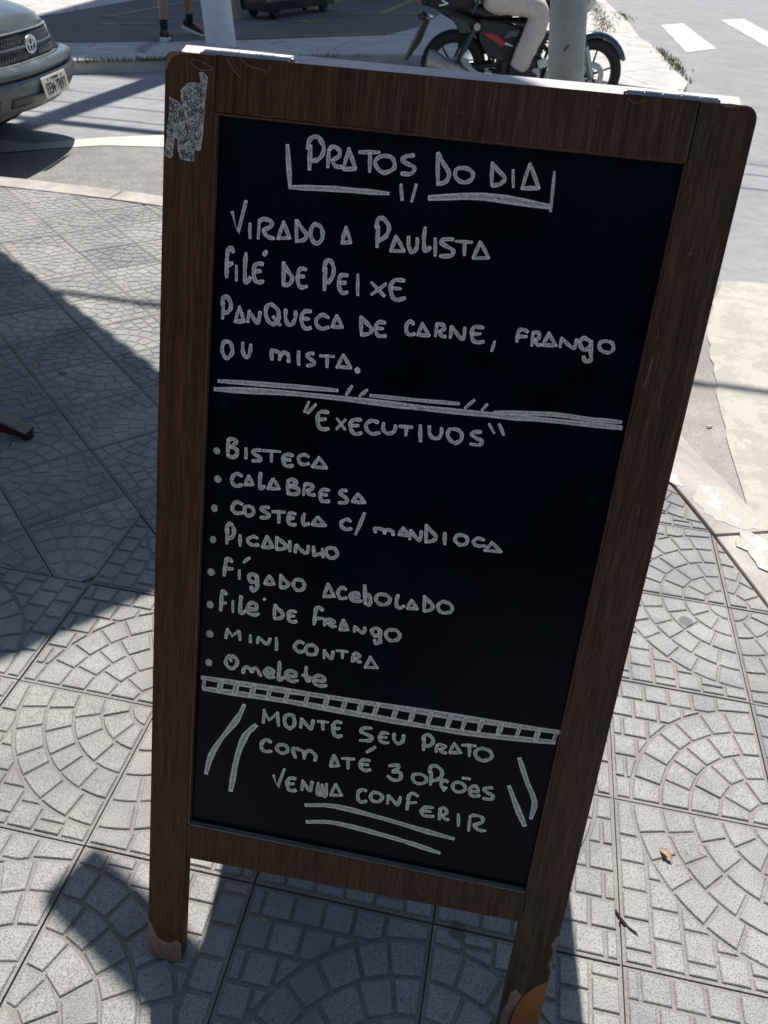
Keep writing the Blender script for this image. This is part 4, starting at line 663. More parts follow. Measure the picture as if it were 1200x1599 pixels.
 '3.2 72.1 773.2 71.6 772.5 71 771.9 70.5 771.3 70.2 770.6 70.3 769.9 70.6 769.2 71.1 768.5 71.5 767.9 72 767.6 72.5 767.4 73.1 767.3 73.7 767.4 74.4 767.6 75.1 768 75.8 768.5 76.2 769 76.2 769.7 76.1 770.4 75.8 771.2 75.4 771.8 75 772.4 74.5 772.8 74 773.1 73.6 773.2 73.3 773.2 73 772.9 72.7 772.6 72.6 772.2 72.6 771.8 72.7 771.4 72.9 770.9 73 770.5;4.5 103.2 778.6 101.5 779.4 99.8 780.3 98.1 780.9 96.6 780.9 95 780.1 93.5 778.7 92.2 776.9 91.3 775.3 90.9 773.6 90.8 771.9 91 770.2 91.6 768.7 92.5 767.5 93.9 766.4 95.4 765.6 97 765.2 98.7 765.4 100.4 766.1 102.2 767.1 104 767.9;4.4 111.4 780.3 107.7 768.8;4.3 111.7 780.5 117.5 770.4;4.3 107.7 768.6 117.2 770.1;4.5 126.1 786.3 125.9 783.7 125.7 781.1 125.6 778.5 125.5 776 125.7 773.5 126 771 126.4 768.9 126.8 767.4 127.2 766.7 127.6 766.7 128.1 767.1 128.7 767.5 129.4 768.1 130.2 768.9 131 769.8 131.9 770.6;4.4 141.1 780.8 136 767.8;4.3 141.8 781.4 150.2 769.9;4.3 136.2 768.6 149.3 769.8;4.4 160.1 781.8 161.1 766.8;4.4 160.1 782 161.4 782.7 162.7 783.5 164 784.1 165.4 784.2 167 783.8 169 783 170.5 781.9 170.9 780.8 169.9 779.6 167.9 778.3 165.4 776.9 163.2 775.6;4.4 163.1 775.2 165.6 775.1 168.3 775 170.7 774.8 172.5 774.3 173.6 773.2 174.2 771.8 174.2 770.3 173.8 769 172.7 768 171.1 767.1 169.1 766.4 167.3 765.9 165.6 765.8 163.8 766 162.1 766.3 160.4 766.6;4.3 180.4 780.3 180.3 767.4;4.3 180.4 780.3 181.4 780.7 182.4 781.2 183.4 781.6 184.6 781.8 186 781.7 187.5 781.5 189 781.1 190 780.6 190.6 779.8 190.8 778.7 190.6 777.6 190.1 776.7 189.1 775.9 187.6 775.2 186 774.6 184.4 773.9;4.3 184.6 773.2 185 772.4 185.5 771.5 186 770.7 186.5 770 187.2 769.6 187.9 769.3 188.7 769.1 189.6 769 190.6 769 191.7 769.2 192.9 769.3 194 769.5;4.3 210.4 778 208.3 778 206.1 778.1 204 778 202.4 777.6 201.4 776.6 200.7 775.2 200.3 773.5 200.2 771.9 200.3 770 200.7 767.9 201.3 766 202.1 764.5 203 763.7 204 763.4 205.2 763.3 206.5 763.3 207.8 763.5 209.1 763.8 210.5 764.2 211.9 764.6;4.3 201.2 771.5 208.5 771.8;4.3 231.7 781 230.2 780.9 228.6 780.7 227.1 780.5 225.9 780.1 225 779.2 224.3 778.1 223.9 777 224 776 224.7 775.3 226 774.7 227.4 774.1 228.7 773.5 230 772.8 231.3 772.1 232.4 771.4 233.1 770.5 233.3 769.4 233.2 768.2 232.7 767 231.8 766.1 230.3 765.5 228.3 765.2 226.2 764.9 224.1 764.6;4.2 245.3 779.2 239.9 768.3;4.2 245.1 779.3 255 769.6;4.2 239.8 768.5 254.8 769.9',
 '3.3 69.9 735.6 69.5 734.9 69 734.1 68.6 733.3 68.4 732.6 68.4 731.9 68.6 731.1 68.9 730.5 69.3 730 69.7 729.6 70.2 729.4 70.7 729.4 71.2 729.4 71.7 729.6 72.3 730 72.7 730.5 73 731 73.1 731.7 73.1 732.4 73 733.1 72.8 733.8 72.4 734.4 72 734.9 71.5 735.4 71.1 735.6 70.7 735.6 70.4 735.3 70.2 735 70.1 734.6 70.2 734.2 70.4 733.7 70.6 733.2 70.9 732.7;4.5 105.5 743.1 103.7 743.7 101.9 744.5 100.2 745 98.7 745 97.2 744.2 95.9 743 94.7 741.5 93.9 740 93.5 738.5 93.3 736.9 93.4 735.3 93.8 734 94.6 732.8 95.7 731.8 97 731.1 98.5 730.7 100.3 730.7 102.4 731.2 104.6 731.8 106.8 732.4;4.4 114.3 742.2 113 741.8 111.7 741.5 110.5 741.1 109.6 740.5 109 739.6 108.6 738.5 108.5 737.2 108.6 736 108.9 734.7 109.5 733.2 110.2 731.9 111 730.9 112 730.3 113 730 114.2 730 115.2 730.2 116.4 730.7 117.6 731.4 118.6 732.3 119.4 733.3 120 734.3 120.3 735.4 120.4 736.6 120.2 737.6 119.9 738.6 119.3 739.6 118.5 740.5 117.7 741.2 116.8 741.6 115.8 741.9 114.7 742 113.7 742.2;4.4 138.9 744.7 137.1 744.5 135.2 744.3 133.5 744.1 132 743.7 130.9 742.9 130 742 129.4 741 129.4 740.2 130.2 739.6 131.5 739.1 133.1 738.6 134.6 738.1 136 737.5 137.6 736.9 139 736.2 139.7 735.5 139.8 734.5 139.4 733.3 138.6 732.2 137.4 731.3 135.8 730.8 133.8 730.5 131.5 730.3 129.4 730.1;4.4 143.6 740 159 741.9;4.4 151.6 740.3 152.6 727.2;4.4 172.5 741.9 170.9 742 169.1 742.2 167.5 742.2 166.2 741.9 165.2 740.9 164.4 739.5 163.9 737.9 163.6 736.2 163.7 734.3 164.1 732 164.7 730 165.4 728.4 166.3 727.6 167.3 727.3 168.4 727.3 169.5 727.3 170.6 727.4 171.7 727.7 172.8 728.1 173.9 728.5;4.4 165.1 735.4 170.6 736.3;4.3 183.1 743.9 182.7 741.9 182.3 740 182 738.1 181.9 736.4 182 734.7 182.3 733 182.7 731.6 183.2 730.6 183.8 730.1 184.5 730 185.3 730.2 186.1 730.4 187 730.7 187.9 731.2 188.8 731.7 189.7 732.3;4.3 199.4 742.5 193.5 731.6;4.3 200.4 742.4 210.3 733.1;4.3 194.2 731.7 210.1 733.2;4.3 240.3 743.7 238.9 744.2 237.5 744.8 236.1 745.3 234.7 745.2 233.2 744.5 231.6 743.4 230.2 742.1 229.2 740.8 228.8 739.5 228.7 738.2 229 737 229.6 735.8 230.5 734.8 231.9 733.8 233.4 733 235 732.6 236.7 732.7 238.5 733.3 240.4 734 242.2 734.7;4.7 255.7 756.5 247.7 728.3;4.1 271.5 734.6 270.9 736 270.2 737.5 269.7 738.8 269.8 739.8 270.6 740.3 272.1 740.4 273.8 740.4 275.4 740.2 277.1 740.1 279 739.9 280.7 739.5 281.9 739 282.4 738.2 282.4 737.1 282.3 736 282.2 734.8;4.1 281.6 737.8 282.3 738.5 282.9 739.3 283.6 740 284.6 740.4 285.9 740.5 287.5 740.4 289 740.2 290.2 739.9 291 739.4 291.5 738.8 291.9 738.2 292.2 737.5 292.5 736.9 292.6 736.2 292.7 735.5 292.9 734.8;4.1 303.7 746.2 299.9 736;4.1 303.7 745.7 311.4 737.2;4.1 299.6 736.2 312.2 737.2;4.2 312.7 744.8 313.1 733;4.2 313.6 744.5 314.9 742.8 316.1 741.1 317.4 739.5 318.7 738 320.1 736.6 321.5 735.2 322.9 734.1 323.9 733.7 324.6 734.2 325 735.3 325.3 736.8 325.5 738.4 325.6 739.9 325.6 741.7 325.5 743.6 325.4 745.4;4.4 329.9 753.3 332.6 732.4;4.3 329.9 754 331.6 752.4 333.3 750.8 335 749.2 336.7 747.7 338.7 746.1 340.9 744.5 342.7 743 343.8 741.5 343.9 740 343.3 738.6 342.2 737.3 340.9 736.1 339.3 735.2 337.3 734.4 335.2 733.7 333.1 733;4.1 353.2 748 355 733.8;4.1 373 748.9 371.6 748.5 370.2 748.1 368.8 747.6 367.8 746.8 366.9 745.8 366.2 744.5 365.8 743.1 365.9 741.8 366.4 740.5 367.4 739.3 368.6 738.2 369.8 737.3 371 736.6 372.3 736.1 373.7 735.8 375 735.9 376.4 736.4 377.8 737.3 379.1 738.3 380.1 739.4 380.6 740.5 380.8 741.6 380.8 742.8 380.6 743.9 380.1 745 379.4 746.1 378.5 747 377.4 747.7 376.3 748.1 375 748.3 373.6 748.4 372.3 748.6;4 399.7 746.6 397.9 747 396.1 747.5 394.4 747.8 392.9 747.8 391.5 747.2 390.1 746.2 389 745.1 388.2 744.1 387.8 743.2 387.7 742.2 387.9 741.3 388.4 740.5 389.3 739.7 390.5 739 392 738.4 393.7 738.1 395.5 738.2 397.5 738.6 399.7 739.2 401.8 739.6;4.1 409.6 745.6 402.2 733.5;4.1 408.4 745.5 421.8 735.5;4.1 403.1 733.9 421 735.6',
 '3.3 69.9 694.4 69.5 693.7 69.2 692.9 68.8 692.1 68.7 691.4 68.7 690.7 68.8 689.9 69 689.2 69.3 688.7 69.8 688.4 70.3 688.1 70.9 688.1 71.5 688.2 72 688.5 72.5 688.9 72.9 689.5 73.1 690.1 73.2 690.8 73.1 691.5 72.9 692.2 72.7 692.8 72.4 693.3 72 693.8 71.6 694.2 71.3 694.4 71 694.4 70.7 694.2 70.5 693.9 70.4 693.6 70.4 693.1 70.6 692.6 70.8 691.9 71 691.3;4.8 87.6 704.3 87.7 706.4 87.7 708.6 87.8 710.7 88.2 712.3 89 713.6 90.2 714.7 91.5 715.4 92.7 715.4 93.8 714.5 95 712.9 96.1 710.9 96.8 709 97.1 707.1 97 705 96.7 703.1 96.4 701.4 95.9 700.1 95.2 699 94.4 698.1 93.6 697.4 92.7 696.8 91.6 696.5 90.6 696.2 89.6 695.9;4.8 89 707.2 88.9 689;4.4 105 703.1 105.7 688.9;4.4 127.3 702.5 125.9 702.9 124.5 703.5 123.1 703.9 121.6 703.8 120 703.1 118.1 702 116.5 700.6 115.4 699.4 114.9 698.3 114.9 697.3 115.2 696.2 115.8 695.3 116.8 694.4 118.2 693.6 119.9 692.9 121.5 692.5 123.3 692.6 125.2 693.1 127.2 693.7 129.1 694.3;4.5 138.9 707.4 134 691.8;4.5 139.1 707.2 147.6 693.7;4.5 134.7 691.9 148.1 694.4;4.5 151.3 708.4 152.3 692.2;4.5 152 707.4 153.3 706.5 154.7 705.7 156 704.8 157.4 703.9 159.2 702.8 161.1 701.7 162.9 700.5 163.8 699.4 164 698.2 163.5 697 162.5 695.8 161.2 694.8 159.4 694 157.2 693.4 154.8 692.8 152.5 692.2;4.4 168 705.8 169 692.5;4.4 175.9 702.3 175.8 692.4;4.3 176.6 702.5 178.1 701.1 179.7 699.6 181.2 698.2 182.7 697 184.3 695.7 186 694.5 187.5 693.5 188.8 693.2 189.7 693.5 190.5 694.4 191.1 695.7 191.5 697 191.6 698.4 191.6 700.1 191.4 701.8 191.3 703.5;4.3 197.9 703.8 199.8 691.7;4.3 198.7 697.8 198.9 696.5 199 695.1 199.3 693.9 199.9 693.2 200.9 693.2 202.3 693.8 203.7 694.5 205.2 695.1 206.5 695.6 207.8 696 209.2 696.4 210.5 696.9;4.3 209 702.9 211 691.8;4.4 220.5 706.2 219.2 705.8 217.8 705.5 216.5 705.1 215.5 704.5 214.7 703.4 214.1 702.1 213.7 700.7 213.8 699.3 214.3 697.8 215.1 696.3 216.2 694.9 217.3 693.8 218.5 693.2 219.8 692.8 221.1 692.7 222.4 692.9 223.8 693.4 225.2 694.2 226.5 695.2 227.4 696.2 227.9 697.2 228.2 698.4 228.1 699.6 227.9 700.7 227.3 701.9 226.5 703.2 225.6 704.3 224.5 705.1 223.4 705.6 222.1 705.7 220.8 705.8 219.5 705.9',
 '3.4 69 650.5 68.5 649.7 67.9 648.8 67.4 648 67.2 647.2 67.3 646.4 67.6 645.7 68 645 68.5 644.5 69.1 644.2 69.8 644.1 70.6 644 71.2 644.2 71.8 644.5 72.4 645 72.9 645.6 73.2 646.2 73.3 646.8 73.3 647.5 73.2 648.1 72.9 648.7 72.5 649.2 71.9 649.7 71.4 650 70.9 650.2 70.5 650.2 70.1 650 69.8 649.6 69.7 649.3 69.7 648.9 69.9 648.4 70.2 647.8 70.4 647.3;4.8 96.6 665.6 95.4 666.8 94.2 668.2 93.1 669.3 92 669.8 91.1 669.6 90.3 668.9 89.7 667.7 89.1 666.3 88.7 664.7 88.5 662.7 88.3 660.4 88.1 657.9 87.9 655.1 87.7 651.9 87.5 648.6 87.3 645.3;4.8 87.1 654.4 97.8 656.6;4.5 106.7 656 107.3 644.5;4.1 118.8 675 111.8 667.8;4.8 130.1 652 128.2 652.6 126.2 653.3 124.3 653.8 122.8 653.8 121.5 653 120.4 651.7 119.6 650.2 119.4 648.7 119.7 647.1 120.6 645.3 121.8 643.8 123.1 642.9 124.6 642.8 126.3 643.4 128 644.2 129.2 645.3 129.8 646.5 129.9 648 129.9 649.6 130 651.1;4.8 130.3 651.5 130.5 648.6 130.7 645.6 130.9 642.8 131 640.3 130.9 638.4 130.8 636.9 130.6 635.7 130 634.5 128.9 633.3 127.4 632.2 126 631.4 124.8 631.3 124.2 632 123.8 633.3 123.6 634.9 123.3 636.4;4.5 145.1 655.4 140.1 643.7;4.5 145.3 655.3 152.6 645.6;4.5 140.9 643.7 152.9 645.4;4.6 160 659.4 160.5 642.6;4.6 159.5 658.9 160.7 657.6 162 656.3 163.2 655 164.5 653.8 166.1 652.6 167.9 651.5 169.4 650.4 170.3 649.2 170.3 647.9 169.8 646.6 168.9 645.3 167.8 644.2 166.3 643.5 164.6 643 162.7 642.6 160.9 642.2;4.5 183.1 657.4 181.8 656.9 180.5 656.6 179.3 656.1 178.4 655.3 177.6 654 177 652.5 176.6 650.8 176.6 649.2 177 647.7 177.9 646.2 178.9 644.8 180 643.8 181.1 643 182.4 642.5 183.6 642.3 184.9 642.5 186.4 643.1 187.9 644.1 189.3 645.3 190.3 646.5 190.8 647.8 191 649.2 190.9 650.6 190.6 651.8 190.2 653.1 189.5 654.3 188.6 655.3 187.6 656.2 186.4 656.7 184.9 656.9 183.3 657.1 181.8 657.3;4.6 220.3 658 216.4 639.4;4.6 220.4 658.3 229.7 642;4.6 216.2 640 229.4 642.7;4.4 243.4 654.7 242 655.2 240.5 655.8 239 656.3 237.8 656.2 236.6 655.3 235.5 654 234.5 652.4 233.9 650.9 233.7 649.4 233.9 647.7 234.2 646.1 234.7 644.8 235.4 643.6 236.4 642.6 237.4 641.8 238.7 641.4 240.1 641.5 241.6 642.1 243.3 642.8 244.9 643.5;4.3 249.9 646.6 252.5 646.6 255.3 646.5 257.8 646.6 259.5 647 260.2 647.9 260.3 649.2 259.9 650.5 259.2 651.5 258.3 652.1 256.9 652.4 255.4 652.5 254 652.2 252.5 651.4 250.9 650.2 249.5 648.8 248.8 647.4 248.9 646.1 249.6 644.6 250.7 643.2 251.9 642.2 253.2 641.6 254.8 641.2 256.4 641 258 641.1 259.5 641.3 260.9 641.8 262.4 642.4 263.9 643;4.6 265.7 664.3 269.1 639.8;4.6 268 648.3 268.9 649.6 269.8 651 270.6 652.1 271.5 652.5 272.4 651.9 273.5 650.6 274.4 648.9 275 647.2 275.2 645.1 275.3 642.6 275.1 640.3 274.5 638.9 273.5 638.7 272 639.3 270.4 640.2 268.9 640.9;4.4 289.8 656.9 288.1 656.5 286.3 656.1 284.6 655.6 283.3 654.8 282.4 653.6 281.7 652 281.3 650.3 281.3 648.8 281.8 647.3 282.7 645.9 283.9 644.6 285.2 643.7 286.6 643.1 288.2 642.7 289.9 642.6 291.5 642.8 293.2 643.3 295 644.3 296.6 645.4 297.8 646.5 298.5 647.8 298.8 649.2 298.9 650.6 298.6 651.8 297.9 653 296.7 654.1 295.4 655.1 294.1 655.8 292.7 656.2 291.3 656.3 289.8 656.2 288.4 656.3;4.4 308 659 307.6 656.9 307.3 654.7 307 652.6 306.9 650.6 307 648.5 307.3 646.4 307.8 644.5 308.4 643.1 309.2 642.4 310.3 642 311.4 642.1 312.5 642.3 313.6 642.9 314.7 643.9 315.8 644.9 317 645.9;4.3 325.1 655.7 321.1 643.4;4.3 325.1 655.5 333.2 644.8;4.3 321.1 642.9 333.9 644.8;4.4 339.9 663.2 341.8 643.3;4.4 339.9 662.7 341.3 661.5 342.7 660.4 344.1 659.2 345.5 657.9 347.2 656.4 349.1 654.9 350.6 653.3 351.6 651.7 351.7 650.2 351.2 648.6 350.3 647.2 349.2 645.9 347.8 645.1 346 644.4 344.1 643.9 342.2 643.3;4.3 365 660.6 363.7 660 362.4 659.4 361.1 658.8 360 657.8 359.1 656.6 358.2 655 357.7 653.4 357.6 651.8 358.2 650.3 359.2 648.6 360.6 647.2 361.9 646.1 363.4 645.5 364.9 645.3 366.6 645.3 368.2 645.5 369.9 646.1 371.8 646.9 373.5 647.8 374.7 649 375.3 650.3 375.5 651.8 375.4 653.4 375 654.8 374.1 656.1 372.9 657.3 371.6 658.3 370.2 659.1 368.9 659.5 367.6 659.7 366.2 659.8 364.8 659.9',
 '3.4 69.7 605.2 69.2 604.4 68.7 603.6 68.3 602.9 68.1 602.2 68.2 601.4 68.4 600.6 68.7 599.9 69.2 599.3 69.7 598.9 70.3 598.6 71 598.4 71.6 598.5 72.2 598.9 72.8 599.5 73.4 600.2 73.7 600.9 73.8 601.5 73.7 602.1 73.4 602.8 73.1 603.3 72.8 603.9 72.3 604.5 71.8 605 71.3 605.2 71 605.2 70.6 605.1 70.4 604.8 70.3 604.4 70.3 603.9 70.5 603.3 70.7 602.7 70.9 602.1;4.9 91.2 619.9 90.4 621.1 89.6 622.4 88.8 623.4 88 623.9 87.3 623.6 86.6 622.9 86 621.7 85.6 620.1 85.4 617.9 85.4 615.3 85.5 612.3 85.5 609.3 85.4 606.2 85.3 602.9 85.2 599.6 85.1 596.2;4.9 84.8 606.6 91.5 607.9;4.6 100.7 612.5 101.4 597.1;4.8 110.9 621.2 110.8 618.5 110.7 615.8 110.6 613 110.6 610.2 110.6 607.1 110.5 603.7 110.6 600.6 110.8 598.4 111.3 597.5 112 597.3 112.8 597.6 113.7 598.1 114.6 598.6 115.7 599.5 116.7 600.6 117.8 601.5;4.7 120.9 606.2 123.8 606 126.8 605.6 129.4 605.5 131.3 605.9 132 607.4 132 609.4 131.5 611.6 130.8 613.1 129.8 614.1 128.3 614.8 126.6 615.1 125.1 614.7 123.5 613.5 121.9 611.6 120.4 609.5 119.7 607.4 119.7 605.4 120.4 603.3 121.4 601.3 122.6 599.8 124 598.8 125.7 598.2 127.6 597.9 129.3 597.9 130.9 598.2 132.4 599 133.9 599.9 135.3 600.7;4.2 140.4 621.7 141.3 622.9 142.2 622;4.7 155 616.9 156.2 598.4;4.7 155.4 617.3 156.8 615.9 158.2 614.5 159.6 613.1 161.1 611.7 162.7 610.2 164.6 608.6 166.2 607.1 167.1 605.6 167 604.1 166.2 602.6 165 601.2 163.7 600.1 162.2 599.4 160.3 599 158.3 598.7 156.4 598.3;4.6 183.1 612.6 181.3 612.7 179.3 612.9 177.5 612.9 176.1 612.4 175 611.4 174.2 610 173.6 608.3 173.4 606.7 173.4 604.9 173.8 603 174.3 601.1 175.1 599.7 176 598.7 177.1 598 178.3 597.6 179.5 597.5 180.8 597.7 182.2 598.4 183.5 599.1 184.9 599.8;4.6 174.4 605.5 181.3 606.2;4.7 216.8 620.7 215.7 621.7 214.6 622.8 213.5 623.7 212.4 624.2 211.3 624.2 210.2 623.8 209.2 623 208.4 621.7 208 619.7 207.9 617.1 207.8 614.2 207.8 611.3 207.7 608.5 207.7 605.5 207.6 602.5 207.6 599.5;4.7 208 607.9 218.5 610;4.4 221.4 608.7 220.9 600.8;4.4 221.3 608.9 222.1 609.3 223 609.7 223.9 610.1 225 610.2 226.5 610.3 228.3 610.1 230.1 609.9 231.4 609.6 232.1 609.1 232.6 608.4 232.6 607.7 232.1 607 231 606.4 229.2 605.8 227.3 605.2 225.4 604.6;4.4 224.9 604.6 225.7 604.2 226.5 603.8 227.3 603.3 228 603 228.6 602.6 229 602.2 229.5 601.8 230.3 601.6 231.3 601.6 232.7 601.8 234.1 602 235.5 602.1;4.5 244.3 613.3 241 598.7;4.5 244.3 613.1 251 600.1;4.5 241.2 598.3 251.1 600.2;4.3 259.8 606.9 259.2 599.1;4.3 259.3 607 260.7 605.8 262 604.6 263.4 603.5 264.7 602.5 266.1 601.6 267.5 600.8 268.8 600.2 269.9 600 270.7 600.3 271.4 601 271.9 602 272.2 603 272.3 604.1 272.1 605.4 271.9 606.7 271.8 608;4.6 291 607.9 289.5 608.4 287.9 609 286.3 609.5 285 609.4 283.6 608.5 282.4 607.2 281.4 605.6 281.1 604.1 281.6 602.5 282.7 600.8 284.2 599.4 285.5 598.6 286.9 598.8 288.3 599.6 289.6 600.7 290.6 601.9 291.1 603.1 291.2 604.6 291.2 606.1 291.2 607.5;4.6 292 607.7 292.1 605 292.3 602.2 292.4 599.6 292.5 597.2 292.7 595.2 293 593.4 293.1 591.9 292.7 590.7 291.7 589.8 290.2 589.1 288.6 588.8 287.4 588.9 286.8 589.6 286.4 590.7 286.2 592 286 593.2;4.4 307 611.4 305.3 610.9 303.6 610.4 302 609.8 300.7 608.9 299.8 607.6 299.2 606 298.9 604.2 299 602.6 299.6 601 300.6 599.4 301.8 597.9 303.2 596.9 304.6 596.4 306.3 596.1 308 596.2 309.7 596.5 311.3 597.2 313 598.1 314.5 599.2 315.6 600.3 316.3 601.6 316.6 603 316.6 604.4 316.3 605.8 315.8 607.1 315 608.4 313.9 609.6 312.7 610.5 311.3 611.1 309.7 611.4 307.9 611.6 306.2 611.9',
 '3.5 71 563.4 70.5 562.7 69.9 561.9 69.5 561.2 69.2 560.4 69.1 559.6 69.3 558.7 69.6 557.8 70 557.2 70.6 556.8 71.3 556.6 72.1 556.5 72.8 556.7 73.5 557 74.3 557.6 74.9 558.3 75.3 559 75.4 559.6 75.3 560.4 75 561.1 74.7 561.7 74.3 562.3 73.8 562.8 73.3 563.2 72.9 563.5 72.4 563.4 72 563.2 71.6 562.9 71.4 562.5 71.5 562 71.7 561.4 71.9 560.8 72.2 560.2;4.7 95.5 571.4 93.8 558.1;4.7 95.3 571.9 102 562.8 110.3 571.2;4.7 111 571.2 112.8 558.8;4.5 126.2 568.5 126.8 558.4;4.6 137.4 568 136.2 559;4.5 136.6 568 138.2 566.8 139.8 565.6 141.4 564.5 143 563.4 144.5 562.3 146.1 561.1 147.5 560.2 148.7 559.9 149.6 560.2 150.2 561.1 150.7 562.3 151.2 563.5 151.6 564.7 151.8 566.1 152.1 567.5 152.4 568.9;4.6 160.5 571.1 161.8 554.2;4.6 196.4 570.4 195 570.9 193.6 571.6 192.1 572 190.8 571.9 189.3 571.1 187.7 569.6 186.4 568 185.5 566.4 185.1 565 185 563.5 185.3 562 185.9 560.7 186.9 559.6 188.3 558.5 189.9 557.6 191.5 557.2 193.1 557.4 194.9 558.1 196.7 558.9 198.4 559.7;4.6 206.3 570 205.1 569.5 203.8 569.1 202.6 568.6 201.6 567.8 200.8 566.6 200.1 565.1 199.7 563.5 199.6 562 200 560.5 200.7 559 201.6 557.7 202.8 556.8 204.1 556.3 205.8 556.2 207.4 556.3 208.9 556.5 210.3 557 211.6 557.6 212.7 558.5 213.5 559.4 214 560.5 214.3 561.8 214.3 563.1 214.1 564.5 213.7 565.8 213 567.2 212.2 568.5 211.2 569.5 210 570 208.7 570.1 207.3 570.1 205.9 570.2;4.5 224.2 565.9 224.4 554.5;4.5 223.6 565.8 224.9 564.1 226.3 562.4 227.6 560.8 228.9 559.4 230.1 558.1 231.3 556.9 232.3 556 233.2 555.7 233.8 556 234.3 556.9 234.6 558.1 234.9 559.4 235.1 561 235.2 562.9 235.2 564.8 235.3 566.7;4.4 239.6 568.6 253.7 569.5;4.4 246.9 569 248 559.6;4.5 261.4 567.5 261.6 557.1;4.4 261.9 567.5 262.5 568.1 263 568.7 263.6 569.2 264.4 569.5 265.6 569.4 267 569.1 268.3 568.7 269.3 568.1 269.7 567.6 269.8 566.9 269.6 566.2 269.2 565.4 268.3 564.6 267.1 563.8 265.8 563 264.5 562.1;4.4 264.4 562.4 265 561.7 265.6 561 266.1 560.4 266.7 559.8 267.2 559.4 267.7 559 268.3 558.7 268.9 558.5 269.6 558.5 270.3 558.6 271.1 558.7 271.9 558.8;4.6 283.8 568.3 277.9 551.4;4.6 282.9 568.6 293.8 554.1;4.6 278.5 552.6 294.1 554.8',
 '3.5 71.4 521.2 70.9 520.3 70.5 519.5 70.1 518.7 69.9 517.9 69.8 517.1 70 516.3 70.2 515.5 70.6 514.9 71.1 514.6 71.8 514.5 72.5 514.5 73.2 514.6 73.8 514.9 74.5 515.3 75.1 515.8 75.4 516.4 75.4 517.2 75.3 518 75 518.9 74.7 519.6 74.3 520.2 73.9 520.8 73.5 521.3 73.1 521.5 72.7 521.4 72.3 521.1 71.9 520.6 71.7 520.2 71.7 519.6 71.9 519.1 72.2 518.5 72.5 517.9;4.9 100.3 534 98.8 531.9 97.3 529.8 96 527.8 95.3 525.7 95.4 523.4 96 521.1 97.1 519 98.3 517.3 99.7 516.2 101.5 515.5 103.4 515.3 105.1 515.6 106.7 516.7 108.3 518.3 109.7 520.3 110.6 522.3 111.1 524.2 111.1 526.3 110.8 528.3 110.1 530 108.8 531.4 107.1 532.6 105.2 533.5 103.7 534 102.6 533.8 101.8 533.2 101.2 532.3 100.9 531.3 101 530.1 101.5 528.8 102.1 527.4 102.7 526;4.7 119.6 511.7 119.9 513.9 120.1 516.2 120.4 518.3 121 519.8 122.1 520.8 123.5 521.2 125 521.4 126.3 521.3 127.4 520.8 128.4 520.1 129.2 519.1 129.9 518.3 130.3 517.5 130.5 516.7 130.6 515.9 130.7 515.1;4.7 131.4 514.9 131.7 516.6 131.9 518.2 132.2 519.8 132.8 520.9 133.7 521.5 134.8 521.9 136.1 521.9 137.2 521.6 138.2 520.8 139.1 519.5 140 518.1 140.9 516.7 141.7 515.6 142.5 514.5 143.2 513.4 144 512.3;4.7 149.3 519 152.1 519 155 518.9 157.6 519 159.3 519.4 159.9 520.5 159.7 522 159 523.5 158.2 524.6 157.1 525.2 155.8 525.5 154.3 525.4 152.9 525.1 151.5 524.3 150.1 523.1 148.8 521.7 148.2 520.2 148.4 518.7 149.1 517 150.1 515.3 151.2 514.1 152.3 513.3 153.5 512.8 154.8 512.5 156.1 512.5 157.4 512.8 158.8 513.3 160.2 514 161.6 514.7;5 167.2 538 167.2 534.7 167.3 531.4 167.4 528.2 167.4 525 167.4 521.6 167.4 518 167.4 514.9 167.6 512.6 168.1 511.6 168.8 511.4 169.6 511.7 170.3 512.2 171.1 512.8 172 513.7 172.8 514.7 173.7 515.7;4.7 177.5 520.2 180.7 520.2 184 520.1 187 520.1 189.1 520.6 190 521.8 190.2 523.4 189.7 525 188.9 526.2 187.5 527.1 185.6 527.7 183.4 527.9 181.5 527.6 179.8 526.7 178.2 525.2 176.8 523.4 176.2 521.6 176.4 519.8 177.4 517.7 178.7 515.8 180 514.4 181.4 513.5 182.9 513 184.5 512.7 186.2 512.7 187.9 513.1 189.6 513.7 191.3 514.6 193.1 515.3;4.8 202.8 537.5 202.7 534.9 202.6 532.3 202.6 529.7 202.7 527.4 202.9 525 203.2 522.8 203.7 520.8 204.3 519.2 205.3 518.4 206.4 518 207.6 517.9 208.8 517.7;4.8 198.5 524.6 209.7 522.6;4.6 215.1 521.1 218.6 521 222.3 520.8 225.6 520.8 227.8 521.2 228.6 522.2 228.4 523.8 227.7 525.4 226.7 526.6 225.4 527.5 223.6 528.3 221.7 528.6 219.9 528.4 218 527.4 215.9 525.8 214.2 523.9 213.3 522.1 213.4 520.2 214.4 518.2 215.7 516.2 217.1 514.8 218.6 514 220.3 513.5 222.2 513.3 224 513.4 225.7 513.7 227.5 514.4 229.3 515.1 231.1 515.8',
